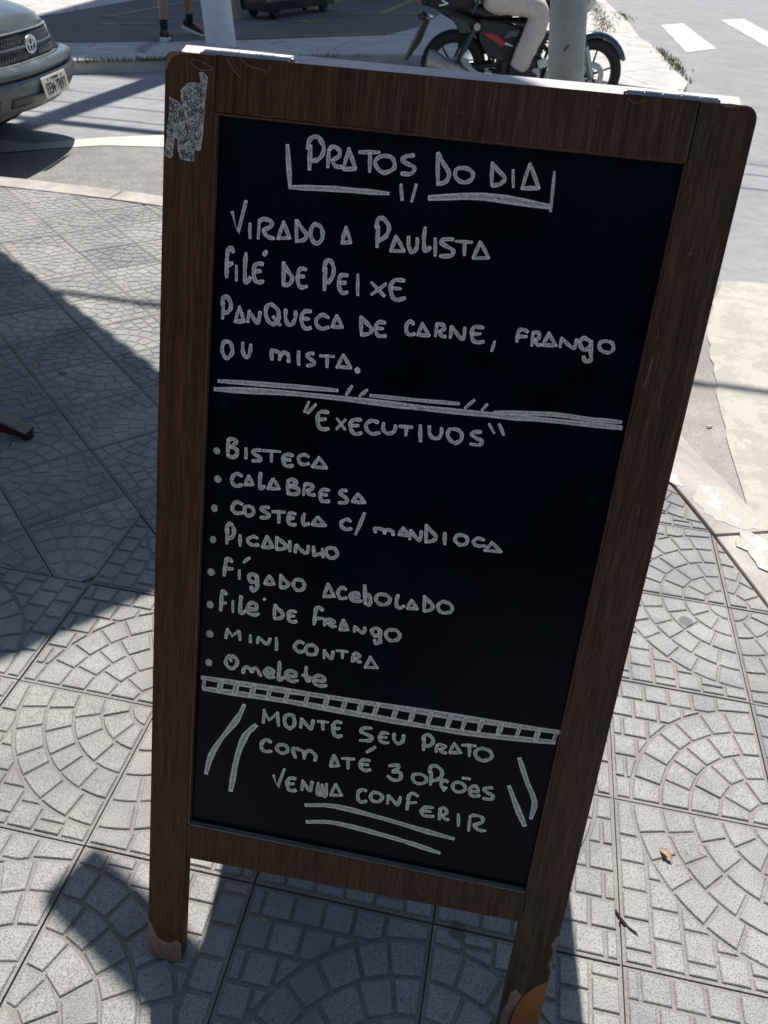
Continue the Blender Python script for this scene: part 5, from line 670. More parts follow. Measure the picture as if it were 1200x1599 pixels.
 '8 64.7 493.5 102.2 494.6 139.4 495.8 175.5 497 208.5 498.3 240.5 499.6 276.8 500.9 321.7 502.3 370.6 503.6 416.5 505 456.2 506.5 493 508.1 529.4 509.7;8 67.1 477.4 105.9 479 144.3 480.6 180.9 481.7 213.4 482.1 244.1 482 278.8 482.1 320.9 482.2 366.6 482.5 410.6 483.7 450.8 486.5 489.4 490.4 527.5 494.1;4.5 68.2 494.2 66.2 478.2;3.9 527.9 509.4 525.2 493.6;7.1 91.8 495.1 87.3 477.7;7.1 113.5 495.7 109.2 478.3;7 136 496.5 131.8 479.2;7 158.3 497.3 154.3 480;6.9 182.3 498.4 178.4 481.2;6.9 208.6 499.1 204.9 481.9;6.8 234.9 499.8 231.3 482.7;6.8 258.4 500.9 255 483.8;6.7 280.1 501.6 276.8 484.6;6.7 300.1 502 297 485.1;6.7 325 502.5 322 485.6;6.6 347.2 503.4 344.3 486.6;6.6 370 504.5 367.3 487.7;6.5 394.5 505 391.9 488.2;6.5 413.8 506.3 411.4 489.6;6.4 434.8 507 432.5 490.4;6.4 458.9 507.5 456.7 490.9;6.4 481.9 508.7 479.9 492.2;6.3 505.7 509.2 503.9 492.7',
 '5 151.5 462.2 151.5 442.1;5 150.8 462.2 159.2 448.1 170.1 461.2;5 169.7 462.2 172.6 442.4;4.9 186.1 462.5 184.8 461.8 183.4 461.2 182.1 460.5 181.1 459.3 180.4 457.5 180 455.2 179.8 452.8 180 450.6 180.6 448.5 181.5 446.3 182.6 444.4 183.8 443 184.9 442.1 186.1 441.7 187.4 441.6 188.6 441.9 189.9 442.6 191.2 443.8 192.4 445.3 193.3 446.9 193.7 448.6 193.8 450.6 193.7 452.6 193.4 454.5 192.9 456.4 192.3 458.5 191.5 460.3 190.5 461.5 189.4 462.1 188.1 462.1 186.7 461.9 185.3 461.8;4.8 202.7 459.8 202.4 445.5;4.8 202.7 459.7 204.5 457.7 206.2 455.7 208 453.8 209.7 452 211.4 450.3 213.1 448.5 214.6 447.1 215.8 446.6 216.6 447.1 217 448.4 217.3 450.2 217.6 452.1 217.9 454 218.1 456.2 218.2 458.4 218.4 460.6;4.6 224.6 460.3 238.2 461.6;4.7 231.1 460.2 232.6 449;4.9 255.9 464.9 253.9 465 251.7 465.2 249.7 465.1 248.1 464.4 247 462.7 246.2 460.3 245.7 457.7 245.6 455.1 245.8 452.5 246.5 449.8 247.4 447.2 248.3 445.2 249.2 443.9 250.2 443.1 251.3 442.7 252.5 442.6 253.8 442.9 255.2 443.7 256.7 444.6 258.1 445.5;4.9 247.4 454 254.2 455.9;4.8 296.1 465.1 293.4 464.7 290.5 464.3 287.8 463.8 285.7 463 284.2 461.9 283 460.4 282.4 458.9 282.5 457.6 283.5 456.7 285.4 456 287.6 455.4 289.8 454.7 292.2 454 294.8 453.4 297.1 452.6 298.5 451.7 298.7 450.4 298.2 448.8 297 447.3 295.3 446 292.8 445.2 289.7 444.6 286.2 444.1 282.9 443.5;4.6 318.7 461.8 316.7 461.9 314.7 462 312.8 461.9 311.2 461.4 310 460.3 309.1 458.8 308.5 457 308.2 455.3 308.2 453.5 308.7 451.5 309.4 449.6 310.3 448.3 311.4 447.5 312.8 447.1 314.2 447 315.6 447 316.8 447.1 318 447.4 319.2 447.7 320.4 448.1;4.6 309.9 454.5 317 455.4;4.6 326.3 463.5 326.3 461.3 326.3 459.1 326.5 456.9 326.9 455 327.9 453.3 329.2 451.7 330.6 450.5 332 449.8 333.3 449.7 334.7 450.1 336.1 450.9 337.1 452 337.9 453.3 338.5 455.1 338.9 456.9 339.1 458.5 339.1 460 338.9 461.3 338.7 462.6 338.4 463.9;4.7 364.3 462 364.5 463.6 364.6 465.3 364.9 466.9 365.4 468.2 366.2 469.4 367.3 470.6 368.6 471.3 370 471.4 371.8 470.7 373.9 469.3 375.8 467.5 377.1 465.8 377.5 464.1 377.4 462.2 376.9 460.4 376.3 458.8 375.7 457.6 374.9 456.6 373.9 455.8 372.9 455 371.8 454.4 370.6 453.9 369.4 453.5 368.2 453.1;4.8 366 463.6 367 447.2;4.5 383.3 458.7 383.2 447.8;4.5 382.8 458.7 383.9 459.2 385 459.7 386.2 460.2 387.4 460.4 388.9 460.4 390.6 460.2 392.2 459.8 393.2 459.3 393.6 458.7 393.7 458 393.4 457.2 392.8 456.4 391.9 455.5 390.6 454.6 389.1 453.7 387.7 452.8;4.5 387.8 452.8 388.3 452.1 388.8 451.4 389.4 450.7 390 450.1 390.7 449.7 391.5 449.3 392.4 449.1 393.2 449 394 449 394.9 449.2 395.7 449.5 396.5 449.7;4.5 404.4 466 400.5 451.2;4.5 404.7 466.2 415 453.5;4.5 400.9 450.9 414.7 453.7;4.5 414.7 465.6 431.6 468.1;4.5 424 467.4 426.1 451.2;4.6 442.5 466.4 440.6 465.7 438.8 465.2 437 464.4 435.6 463.4 434.4 461.8 433.4 459.9 432.8 457.8 432.8 455.9 433.7 453.9 435.2 452 437.1 450.2 438.8 448.9 440.5 448.1 442.1 447.7 443.8 447.7 445.6 448.1 447.7 448.9 449.9 450.2 452 451.7 453.4 453.1 454.3 454.6 454.6 456.1 454.6 457.6 454.2 459.1 453.4 460.7 452.2 462.3 450.8 463.8 449.1 464.8 447.3 465.3 445.3 465.4 443.1 465.4 441 465.4',
 '5 164.1 414.3 162 415.2 159.9 416.2 157.9 416.8 156.1 416.7 154.6 415.5 153.2 413.5 152.1 411.2 151.3 409.1 150.9 407.2 150.9 405.4 151.2 403.6 151.7 402 152.7 400.7 153.9 399.5 155.5 398.5 157.1 398 159 398.2 161.1 398.8 163.3 399.6 165.4 400.3;4.8 179.4 414.2 178.3 413.7 177.1 413.2 175.9 412.7 175 411.9 174.1 410.8 173.2 409.5 172.6 408.1 172.5 406.7 173 405.2 173.9 403.6 175.1 402.2 176.4 401.1 177.6 400.6 179 400.4 180.5 400.5 181.8 400.9 183.3 401.4 184.8 402.2 186.1 403.2 187.1 404.2 187.6 405.3 187.8 406.5 187.8 407.8 187.5 409 187 410.3 186.2 411.6 185.3 412.8 184.2 413.7 182.9 414 181.5 414 180 413.9 178.5 413.8;4.9 199.2 397.2 197.7 400.8 196 404.6 194.7 408.1 194.4 410.5 195.3 411.7 197.2 412 199.5 411.7 201.6 411.4 203.7 411.2 206 410.8 208.1 410.1 209.7 408.8 210.6 406.8 210.9 404.2 211.1 401.3 211.4 398.5;4.9 211.4 405.8 212.3 407.5 213 409.3 213.9 410.9 214.9 412 216.3 412.5 217.9 412.6 219.5 412.2 221 411.6 222.6 410.5 224.2 409.1 225.6 407.4 226.5 405.7 226.8 404 226.5 402.2 226 400.3 225.6 398.5;4.9 250.9 413 247.4 394.7;4.8 251.1 413.2 258.8 397.6;4.8 248.3 394.9 258.2 397.8;4.8 262 410.6 278.2 413.1;4.8 270.1 411.5 271.6 396.5;4.8 299 415.4 296.9 415.4 294.7 415.5 292.7 415.3 290.9 414.8 289.4 413.7 288 412.1 287 410.4 286.6 408.5 286.8 406.5 287.6 404.3 288.7 402.2 289.9 400.6 291.1 399.6 292.5 399.1 294 398.8 295.5 398.9 297 399.2 298.4 399.9 299.9 400.7 301.4 401.4;4.8 289 407.2 297.5 408.3;5.1 303.9 437.6 293.9 427.4;4.8 325.5 413.3 328.6 414.4 331.9 415.6 334.8 416.6 336.9 416.8 337.9 416 338.2 414.4 338 412.6 337.3 411 336.2 409.7 334.4 408.4 332.5 407.1 330.6 405.9;4.8 330.7 405.2 333.7 405.5 336.8 406.1 339.6 406.3 341.6 405.7 342.6 403.7 342.9 400.8 342.6 397.8 341.8 395.5 340.2 394.1 337.9 393.1 335.4 392.6 333.1 392.6 331.1 393.2 329.2 394.4 327.3 395.8 325.4 397.1;4.6 367.1 409.7 365.1 409.2 362.9 408.7 360.9 408.1 359.5 407.3 358.6 406 358.2 404.5 358.2 402.8 358.4 401.3 359 399.7 359.9 398 361.1 396.5 362.5 395.4 364.1 394.8 366 394.5 367.9 394.5 369.8 394.9 371.6 395.6 373.4 396.7 375 397.9 376.2 399.2 376.8 400.5 377 401.9 376.9 403.3 376.5 404.6 375.8 405.8 374.8 407 373.5 408 372.1 408.8 370.7 409.2 369 409.4 367.3 409.6 365.7 409.7;4.9 379 414.9 379.1 417.4 379 420 379.2 422.4 379.8 424.2 381 425.5 382.6 426.4 384.5 426.9 386.4 426.8 388.5 425.9 390.9 424.5 393.1 422.7 394.6 420.8 395.4 418.7 395.6 416.2 395.3 413.8 394.8 411.6 393.8 409.6 392.3 407.8 390.7 406.3 389.1 405 387.7 404.3 386.3 403.8 384.8 403.5 383.4 403.2;5 381.2 415.9 382.9 396.3;4.6 404.5 406 403.2 406.6 401.9 407.4 400.6 407.9 399.4 407.8 398.4 406.7 397.3 405 396.6 403.1 396.2 401.4 396.4 399.8 397 398.3 397.9 397 398.9 396.1 400 395.8 401.4 396 402.8 396.3 404.1 396.5;4.6 401.5 395.7 400.8 391.1;4.6 418.7 409 417.2 408.3 415.6 407.7 414.1 407 413 406.1 412.3 404.9 411.9 403.4 411.7 401.9 411.8 400.4 412.2 398.8 413 397.2 413.9 395.7 415.1 394.6 416.5 394 418.2 393.6 420 393.6 421.7 393.9 423.3 394.6 425.1 395.7 426.6 397 427.7 398.3 428.2 399.5 428.4 400.8 428.2 402.1 427.8 403.3 427.1 404.6 426 405.9 424.7 407 423.4 407.9 422.1 408.3 420.6 408.4 419.1 408.5 417.7 408.5;4.2 422.5 416.9 423.2 416.7 423.9 416.5 424.6 416.3 425.3 416.3 426 416.4 426.7 416.7 427.5 417 428.3 417.1 429.2 417.1 430.2 417 431.2 416.8 432.2 416.6;4.6 434.3 398.9 437.2 399 440.3 399.1 442.9 399.3 444.7 399.9 445.3 401.1 445 402.9 444.2 404.6 443.4 405.9 442.4 406.8 441 407.5 439.6 407.8 438.3 407.5 437 406.4 435.7 404.8 434.7 402.8 434.2 400.9 434.3 398.9 434.9 396.7 435.8 394.7 436.9 393.2 438.1 392.3 439.7 391.9 441.3 391.8 442.8 391.9 444.2 392.3 445.6 393 446.9 393.9 448.2 394.7;4.6 462.4 410.3 460.5 409.9 458.5 409.5 456.7 409 455.2 408.4 453.9 407.5 452.8 406.5 452.2 405.4 452.3 404.3 453.3 403.3 455.1 402.3 457.2 401.4 459.1 400.6 460.9 400 462.7 399.6 464.3 399.1 465.3 398.2 465.6 396.8 465.4 395.1 464.7 393.4 463.5 392.1 461.6 391.5 459 391.3 456.2 391.3 453.5 391.2',
 '5.3 171.2 362.2 178.3 345.2 185.3 375.7;5.1 202 364.3 199.8 364 197.6 363.9 195.5 363.5 193.8 362.7 192.6 361.1 191.6 359 191 356.6 190.7 354.3 190.9 352 191.6 349.5 192.5 347.2 193.5 345.4 194.5 344.2 195.7 343.4 197 342.9 198.3 342.8 199.7 343.1 201 343.8 202.4 344.7 203.8 345.5;5 192.6 353.4 200 355.4;4.9 212.2 363.1 212.1 347.6;4.9 211.8 363.2 213.4 361 215 358.8 216.6 356.6 218.1 354.7 219.4 352.7 220.7 350.9 221.8 349.4 222.8 348.9 223.4 349.5 223.9 351 224.2 353 224.5 355.1 224.7 357.2 224.8 359.6 225 362.1 225.1 364.6;5 233.4 364.4 233.6 359.4 233.7 354 233.9 349.2 234.5 346 235.6 344.7 237.1 344.7 238.6 345.9 239.6 347.7 239.9 350.6 239.7 354.5 239.4 358.8 239.1 362.9;5 239.2 363.6 239.7 359.1 240.2 354.4 240.7 350.1 241.4 347.1 242.3 345.4 243.4 344.7 244.5 345 245.2 346.6 245.4 350 245.3 355 245.1 360.5 245 365.6;5 257.3 368.2 252.5 348.9;5 257.2 368.4 267.3 352.2;5 252 348.8 267.2 352.2;4.9 299.5 366.8 298 367.3 296.4 367.9 294.9 368.3 293.5 368 292.2 367 290.9 365.4 289.8 363.4 289.1 361.4 288.8 359.1 288.9 356.6 289.2 354.1 289.8 352 290.6 350.3 291.7 348.7 293 347.6 294.4 347.1 296 347.5 297.8 348.6 299.6 350 301.4 351.2;4.8 312.7 368 311.5 367.4 310.3 366.8 309.1 366.2 308.1 365.3 307.4 363.9 306.7 362.3 306.3 360.6 306.3 359 306.6 357.5 307.3 356 308.3 354.6 309.4 353.7 310.9 353.1 312.7 352.8 314.5 352.9 316.2 353.2 317.7 353.9 319.1 355 320.3 356.3 321.2 357.6 321.9 358.8 322.3 360.1 322.4 361.4 322.1 362.6 321.5 363.8 320.5 364.9 319.3 366 318.1 366.8 316.9 367.2 315.5 367.4 314 367.5 312.6 367.7;4.7 329.1 366.9 330.1 353.2;4.7 329.8 366.6 331.7 364.8 333.7 363 335.6 361.2 337.5 359.6 339.3 357.9 341 356.2 342.6 355 343.8 354.5 344.6 355.1 345 356.6 345.3 358.4 345.5 360.3 345.7 362.2 345.8 364.2 345.8 366.3 345.9 368.4;4.9 368.5 374.7 367 375.6 365.4 376.6 363.9 377.4 362.5 377.8 361 377.5 359.6 376.8 358.4 375.7 357.5 374.4 357 372.8 356.7 370.9 356.7 368.7 356.7 366 356.7 362.6 356.9 358.6 357 354.4 357.2 350.3;4.9 356.7 360.6 367.8 364.4;4.7 391 361.3 388.2 361 385.4 360.8 382.8 360.4 380.6 359.7 378.9 358.5 377.6 357 376.8 355.4 376.3 353.7 376.3 351.9 376.8 350 377.6 348.3 378.6 347 380 346.3 381.7 346.1 383.5 346.2 385.4 346.3 387.4 346.5 389.4 347 391.5 347.5 393.5 348;4.7 377.8 353.3 388.4 354.5;4.7 400.4 361.5 401.6 344.7;4.7 400.6 361.3 401.3 362.2 401.8 363.2 402.5 364 403.4 364.4 404.7 364.2 406.4 363.6 408 362.7 409.1 361.8 409.8 360.8 410.2 359.7 410.2 358.5 409.9 357.3 409.1 356.1 407.8 354.9 406.4 353.7 405 352.5;4.7 404.4 353.1 405 352.1 405.7 351 406.4 349.9 407.1 349 407.8 348.3 408.5 347.8 409.2 347.3 410 347.1 410.9 347 411.8 347 412.8 347.2 413.7 347.3;4.7 425.3 359 428 340.6;4.9 441 359.4 442.3 336;4.8 440.4 359.1 441.6 360 442.8 361 444.2 361.8 445.9 362.4 448.2 362.6 451 362.7 453.7 362.5 455.8 361.8 457.2 360.4 458.2 358.6 458.5 356.5 458.1 354.6 456.4 352.7 453.7 350.8 450.7 349 447.8 347.1;4.9 447.9 348.2 448.8 346.5 449.7 344.8 450.6 343.2 451.7 341.9 453 341 454.5 340.4 456 340 457.5 339.8 459 339.8 460.6 340.1 462.2 340.5 463.8 340.8',
 '7 219.5 324.3 232.2 327.4 244.9 330.4 260.8 332 282.7 331.5 307.8 329.5 330 327.5 346.4 325.8 360 324.1 374.3 322.4 390.6 320.8 407.5 319.2 424.4 317.7;7.1 223.5 297.2 235.7 300.2 247.8 303.2 263.3 304.8 285.7 304.2 311.3 302.3 333.1 300.4 347.4 299.1 357.9 297.8 368.9 296.3 382 294.4 395.5 292.3 409.1 290.1;7.3 123.9 463.8 121.6 456.4 119.2 449 115.5 440.2 109.4 429 101.8 416.4 95 404.4 89.8 394.1 85.5 384.4 81.9 374.7 79.3 364.5 77.6 354.2 75.8 343.9;8.2 141.4 435.8 136.9 430.1 132.4 424.4 128.3 416.8 124.7 406.9 121.5 395 118.6 380.9 116.3 363.5 114.4 343.7 112.5 323.6;6.5 489.1 461.5 494.2 450.4 499.3 439.2 504.4 428.6 509.9 419 515.3 409.9 519 401 520 392.1 519.4 383.3 518.7 374.4;7.4 483.4 416.8 487.9 407.8 492.3 398.8 497 389.7 502 380.4 507.3 371 512.6 361.6',
]
# ------------------------------------------------------------------ sandwich board
YAW, LEAN = 0.00918690997, 0.323033138
BW, BH = 0.5873, 1.2206
wv_ = Vector((math.cos(YAW), math.sin(YAW), 0)); nv_ = Vector((-math.sin(YAW), math.cos(YAW), 0))
uv_ = nv_ * math.sin(LEAN) + Vector((0, 0, 1)) * math.cos(LEAN); bk_ = nv_ * math.cos(LEAN) - Vector((0, 0, 1)) * math.sin(LEAN)
board = empty('sandwich_board', label='dark wooden A-frame menu board with white handwriting on its black panel', cat='menu board')
board.matrix_world = Matrix.Translation((0.4785, -1.6438, 0.002)) @ Matrix((wv_, uv_, -bk_)).transposed().to_4x4()
T = 0.021; SWD = 0.0545; REC = 0.0092
def arc_pts(cx_, cy_, r, a0, a1, n=5): return [(cx_ + r * math.cos(R(a0 + (a1 - a0) * i / n)), cy_ + r * math.sin(R(a0 + (a1 - a0) * i / n))) for i in range(n + 1)]
rw = random.Random(12)
def jag(a, c, n, amp):
    o = []
    for i in range(1, n):
        t_ = i / n; o.append((a[0] + (c[0] - a[0]) * t_ + rw.uniform(-amp, amp), a[1] + (c[1] - a[1]) * t_ + rw.uniform(-amp, amp)))
    return o
# left stile (rounded foot, chipped head)
pl = [(0.000, 0.012), (0.006, 0.003), (0.018, -0.001), (0.0485, -0.001), (0.0545, 0.006)] + [(SWD, 1.2206)] + [(0.0085, 1.2202), (0.0042, 1.2190), (0.0014, 1.2158), (0.0003, 1.2110)] + [(0.0, 0.9), (-0.0004, 0.6), (0.0, 0.3)]
b = MB(); b.prism(pl, -T, 0); st_l = b.build('stile', [M['wood']], board, bev=0.0009, label='left stile with a torn doodle sticker')
pr = [(BW - SWD, 0.0), (BW - 0.008, 0.0), (BW, 0.008), (BW, 1.208)] + arc_pts(BW - 0.0125, 1.2081, 0.0125, 0, 90, 5) + [(BW - SWD + 0.0004, 1.2206)]
b = MB(); b.prism(pr, -T, 0); b.build('stile', [M['wood']], board, bev=0.0009, label='right stile with bare orange wood at its foot')
b = MB(); b.prism([(SWD + 0.0006, 1.1685), (BW - SWD - 0.0006, 1.1672), (BW - SWD - 0.0006, 1.2203), (SWD + 0.0006, 1.2203)], -T, -0.0005); b.build('top_rail', M['wood'], board, bev=0.0007)
b = MB(); b.prism([(SWD + 0.0006, 0.200), (BW - SWD - 0.0006, 0.2105), (BW - SWD - 0.0006, 0.2585), (SWD + 0.0006, 0.2565)], -T, -0.0005); b.build('bottom_rail', M['wood'], board, bev=0.0007)
b = MB(); b.box((BW / 2, 0.712, -REC - 0.003), (BW - 2 * SWD + 0.01, 0.922, 0.006)); panel = b.build('chalkboard_panel', M['board'], board)
# thin mouldings in the recess
x0, x1, y0, y1 = SWD, BW - SWD, 0.2583, 1.1675
for nm, c_, d_ in (('edge_moulding', (x0 + 0.0015, (y0 + y1) / 2, -REC / 2 - 0.001), (0.003, y1 - y0, REC - 0.001)), ('edge_moulding', (x1 - 0.0008, (y0 + y1) / 2, -REC / 2 - 0.001), (0.0016, y1 - y0, REC - 0.001)),
                   ('edge_moulding', ((x0 + x1) / 2, y1 - 0.0008, -REC / 2 - 0.001), (x1 - x0 - 0.006, 0.0016, REC - 0.001))):
    b = MB(); b.box(c_, d_); b.build(nm, M['mould'], board)
b = MB(); b.prism([(x0 + 0.0032, y0 - 0.002), (x1 - 0.002, y0 - 0.0005), (x1 - 0.002, y0 + 0.0025), (x0 + 0.0032, y0 + 0.001)], -REC, -0.0014); b.build('chalk_ledge', M['ledge'], board)
# handwriting
def ribbon(b, uvs, us, pts, w, z):
    n = len(pts); L = [0]
    for i in range(1, n): L.append(L[-1] + math.dist(pts[i], pts[i - 1]))
    tot = max(L[-1], 1e-6); u0 = rw.uniform(0, 50)
    vs_ = []; uvl = []
    d0 = Vector(pts[1]) - Vector(pts[0]); d0.normalize(); d1 = Vector(pts[-1]) - Vector(pts[-2]); d1.normalize()
    P_ = [Vector(p) for p in pts]; P_[0] = P_[0] - d0 * w * 0.22; P_[-1] = P_[-1] + d1 * w * 0.22
    m = len(P_)
    for i, p in enumerate(P_):
        t_ = (P_[min(i + 1, m - 1)] - P_[max(i - 1, 0)]); t_.normalize(); nn = Vector((-t_.y, t_.x))
        ww = w * 0.5 * (1 + rw.uniform(-0.13, 0.13) + 0.12 * math.sin(i * 1.1 + u0)) * (0.72 if i in (0, m - 1) else 1.0)
        vs_ += [(*(p + nn * ww), z), (*(p - nn * ww), z)]; e = min(L[i], tot - L[i]) / max(w, 1e-6)
        uvl += [(e, 0.0, L[i]), (e, 1.0, L[i])]
    b.add(vs_, [(2 * i, 2 * i + 1, 2 * i + 3, 2 * i + 2) for i in range(m - 1)])
    uvs += uvl
for li, line in enumerate(CHALK):
    words = []            # strokes that nearly touch form one written word
    for k, s_ in enumerate(line.split(';')):
        f = [float(a) / 1000 for a in s_.split()]
        pts = list(zip(f[1::2], f[2::2])); w2 = f[0] / 2 + 0.0042
        bb = (min(p[0] for p in pts) - w2, max(p[0] for p in pts) + w2, min(p[1] for p in pts) - w2, max(p[1] for p in pts) + w2)
        hit = [w for w in words if any(bb[0] < q[0][1] and q[0][0] < bb[1] and bb[2] < q[0][3] and q[0][2] < bb[3] for q in w)]
        new = [(bb, f[0], pts, k)]
        for w in hit: new = w + new; words.remove(w)
        words.append(new)
    for word in words:
        b = MB(); uvs = []
        for bb, wd, pts, k in word:
            if len(pts) == 2:
                a, c = pts; q = [a]; nn = max(2, int(math.dist(a, c) / 0.012))
                for i in range(1, nn): q.append((a[0] + (c[0] - a[0]) * i / nn + rw.uniform(-.0003, .0003), a[1] + (c[1] - a[1]) * i / nn + rw.uniform(-.0003, .0003)))
                pts = q + [c]
            ribbon(b, uvs, None, pts, wd, -REC + 0.0004 + 0.00003 * (k % 24))
        me = b.mesh('chalk_lettering', M['chalk'], fix=True)
        ul = me.uv_layers.new(name='UVMap')
        for lp in me.loops:
            e, v_, L_ = uvs[lp.vertex_index]; ul.data[lp.index].uv = (e, v_)
        for p_ in me.polygons:
            if p_.normal.z < 0: p_.flip()
        link('chalk_lettering', me, panel)
# sticker remains, scratches, worn feet, bare wood
stk = [(26.0, 1192.3), (33.7, 1194.1), (38.8, 1193.4), (36.6, 1202.6), (41.7, 1203.6), (46.3, 1199.6), (45.4, 1189.6), (45.1, 1181.8), (44.3, 1169.4), (43.7, 1152.3), (41.2, 1130.2), (34.0, 1129.5), (34.4, 1117.9), (28.4, 1118.5), (19.0, 1121.1), (16.1, 1129.0), (15.1, 1139.3), (12.5, 1140.2), (11.4, 1130.8), (11.0, 1121.4), (8.3, 1119.4), (1.6, 1121.7), (2.7, 1131.2), (3.8, 1142.9), (4.8, 1154.4), (5.9, 1165.9), (5.6, 1177.7), (9.5, 1176.9), (13.5, 1175.1), (18.8, 1171.6), (21.7, 1161.7), (26.2, 1145.0), (28.2, 1145.1), (23.1, 1159.5), (18.7, 1177.2), (17.8, 1184.9), (23.4, 1191.0)]
sp_ = []
for i, a in enumerate(stk):
    c = stk[(i + 1) % len(stk)]; sp_.append((a[0] / 1000, a[1] / 1000)); sp_ += jag((a[0] / 1000, a[1] / 1000), (c[0] / 1000, c[1] / 1000), 3, 0.0007)
b = MB(); b.prism(sp_, 0.0001, 0.0005); stick = b.build('torn_sticker', M['sticker'], st_l)
def in_poly(x, y, P_):
    r_ = False; n = len(P_)
    for i in range(n):
        (x0_, y0_), (x1_, y1_) = P_[i], P_[(i + 1) % n]
        if (y0_ > y) != (y1_ > y) and x < (x1_ - x0_) * (y - y0_) / (y1_ - y0_) + x0_: r_ = not r_
    return r_
b = MB(); cnt = 0
for _ in range(2600):
    x, y = rw.uniform(0.001, 0.047), rw.uniform(1.116, 1.204)
    if not in_poly(x, y, sp_): continue
    kind = rw.random(); a = rw.uniform(0, 6.28); q = []
    if kind < 0.3:
        r_ = rw.uniform(0.0009, 0.0022); q = [(x + r_ * math.cos(a + k * 0.8), y + r_ * 1.1 * math.sin(a + k * 0.8)) for k in range(9)]
    else:
        cv = rw.uniform(-0.9, 0.9); st_ = rw.uniform(0.0007, 0.0012); q = [(x, y)]
        for k in range(rw.randint(3, 7)):
            a += cv + rw.uniform(-.3, .3)
            if kind > 0.8 and k % 2: a += 1.6
            q.append((q[-1][0] + st_ * math.cos(a), q[-1][1] + st_ * math.sin(a)))
    if all(in_poly(px__, py__, sp_) for px__, py__ in q): ribbon(b, [], None, q, rw.uniform(0.0004, 0.0007), 0.0006 + 0.000004 * (cnt % 40)); cnt += 1
    if cnt > 330: break
b.build('doodle_lines', M['ink'], stick, fix=False, kind='stuff')
def flat_patch(nm, poly, mat, par, z=0.0004, amp=0.0006, n=3, z0=0.00005):
    q = []
    for i, a in enumerate(poly):
        c = poly[(i + 1) % len(poly)]; q.append(a); q += jag(a, c, n, amp)
    b = MB(); b.prism(q, z0, z); return b.build(nm, mat, par)
flat_patch('worn_patch', [(0.0, 0.014), (0.006, 0.0035), (0.018, -0.0005), (0.048, -0.0005), (0.054, 0.006), (0.0535, 0.036), (0.046, 0.043), (0.038, 0.036), (0.028, 0.034), (0.016, 0.040), (0.011, 0.052), (0.004, 0.066), (0.0004, 0.070)], M['wood_worn'], board)
flat_patch('bare_wood', [(0.5866, 0.118), (0.587, 0.104), (0.5868, 0.070), (0.5868, 0.012), (0.580, 0.004), (0.556, 0.003), (0.549, 0.024), (0.551, 0.056), (0.559, 0.082), (0.571, 0.103)], M['orange_wood'], board, amp=0.0004)
flat_patch('worn_patch', [(0.536, 0.003), (0.5465, 0.003), (0.545, 0.03), (0.5485, 0.055), (0.556, 0.082), (0.5475, 0.092), (0.541, 0.085), (0.5385, 0.062), (0.5345, 0.045), (0.5338, 0.01)], M['wood_worn'], board, amp=0.0008)
flat_patch('worn_patch', [(0.5868, 0.20), (0.5868, 0.135), (0.5815, 0.150), (0.584, 0.172), (0.5795, 0.182), (0.583, 0.198)], M['wood_worn'], board, amp=0.0006)
flat_patch('worn_patch', [(0.0006, 1.2095), (0.0018, 1.2145), (0.0050, 1.2186), (0.024, 1.2199), (0.030, 1.2189), (0.018, 1.2182), (0.0105, 1.2160), (0.0062, 1.2118), (0.0038, 1.2050), (0.0015, 1.2010)], M['scratch'], board, amp=0.0012)
flat_patch('worn_patch', [(0.546, 1.2202), (0.552, 1.2186), (0.558, 1.2172), (0.567, 1.2188), (0.575, 1.2185), (0.566, 1.2204)], M['scratch'], board, amp=0.0008)
b = MB()
for pts, w in (([(27, 1212), (31, 1214), (40, 1212.5), (52, 1208), (48, 1206), (38, 1205.5), (33, 1208), (27, 1212)], .7), ([(38, 1206), (40, 1202)], .8), ([(66, 1218), (70, 1212), (76, 1206), (82, 1201)], 1.0), ([(72, 1218), (74, 1213), (78, 1208)], .6),
               ([(80, 1219), (90, 1213), (104, 1211), (108, 1208), (105, 1205)], .7), ([(466, 1217), (471, 1213.4), (476, 1213.8), (482, 1216.5)], .6), ([(100, 1180), (100.6, 1170)], .5), ([(103, 1170), (112, 1168.6), (118, 1170)], .5), ([(120, 1196), (128, 1196.5)], .4),
               ([(40, 196), (44, 194), (46, 197)], 0.8), ([(380, 240), (392, 226), (398, 221)], 0.4), ([(470, 234), (478, 228)], 0.5), ([(430, 236), (436, 231)], 0.5), ([(541, 980), (540, 960), (538.5, 948)], 1.1), ([(547, 985), (546, 970)], 0.6), ([(556, 940), (560, 925)], 0.6), ([(540, 1010), (541.5, 998)], .8),
               ([(560, 820), (563, 812), (561, 806)], .7), ([(548, 760), (550, 752)], .7), ([(551, 1085), (556, 1086), (553, 1082)], .7), ([(60, 1120), (60.3, 1080)], .3), ([(300, 1190), (312, 1191)], .4)):
    p = catmull([Vector((x / 1000, y / 1000, 0)) for x, y in pts], 4)
    ribbon(b, [], None, [(q.x, q.y) for q in p], w / 1000, 0.0006)
b.build('scratches', M['scratch'], board, kind='stuff')
b = MB()
for _ in range(60):
    x, y = rw.choice([(rw.uniform(0.004, 0.05), rw.uniform(0.05, 1.2)), (rw.uniform(0.54, 0.583), rw.uniform(0.05, 1.2)), (rw.uniform(0.06, 0.53), rw.uniform(0.205, 0.25)), (rw.uniform(0.06, 0.53), rw.uniform(1.175, 1.215))])
    r = rw.uniform(0.0003, 0.0008); b.prism([(x + r * math.cos(a), y + r * math.sin(a) * rw.uniform(.5, 1.3)) for a in (0, 1.1, 2.2, 3.2, 4.2, 5.2)], -0.0006, 0.0003)
b.build('paint_specks', M['ledge'], board, kind='stuff')
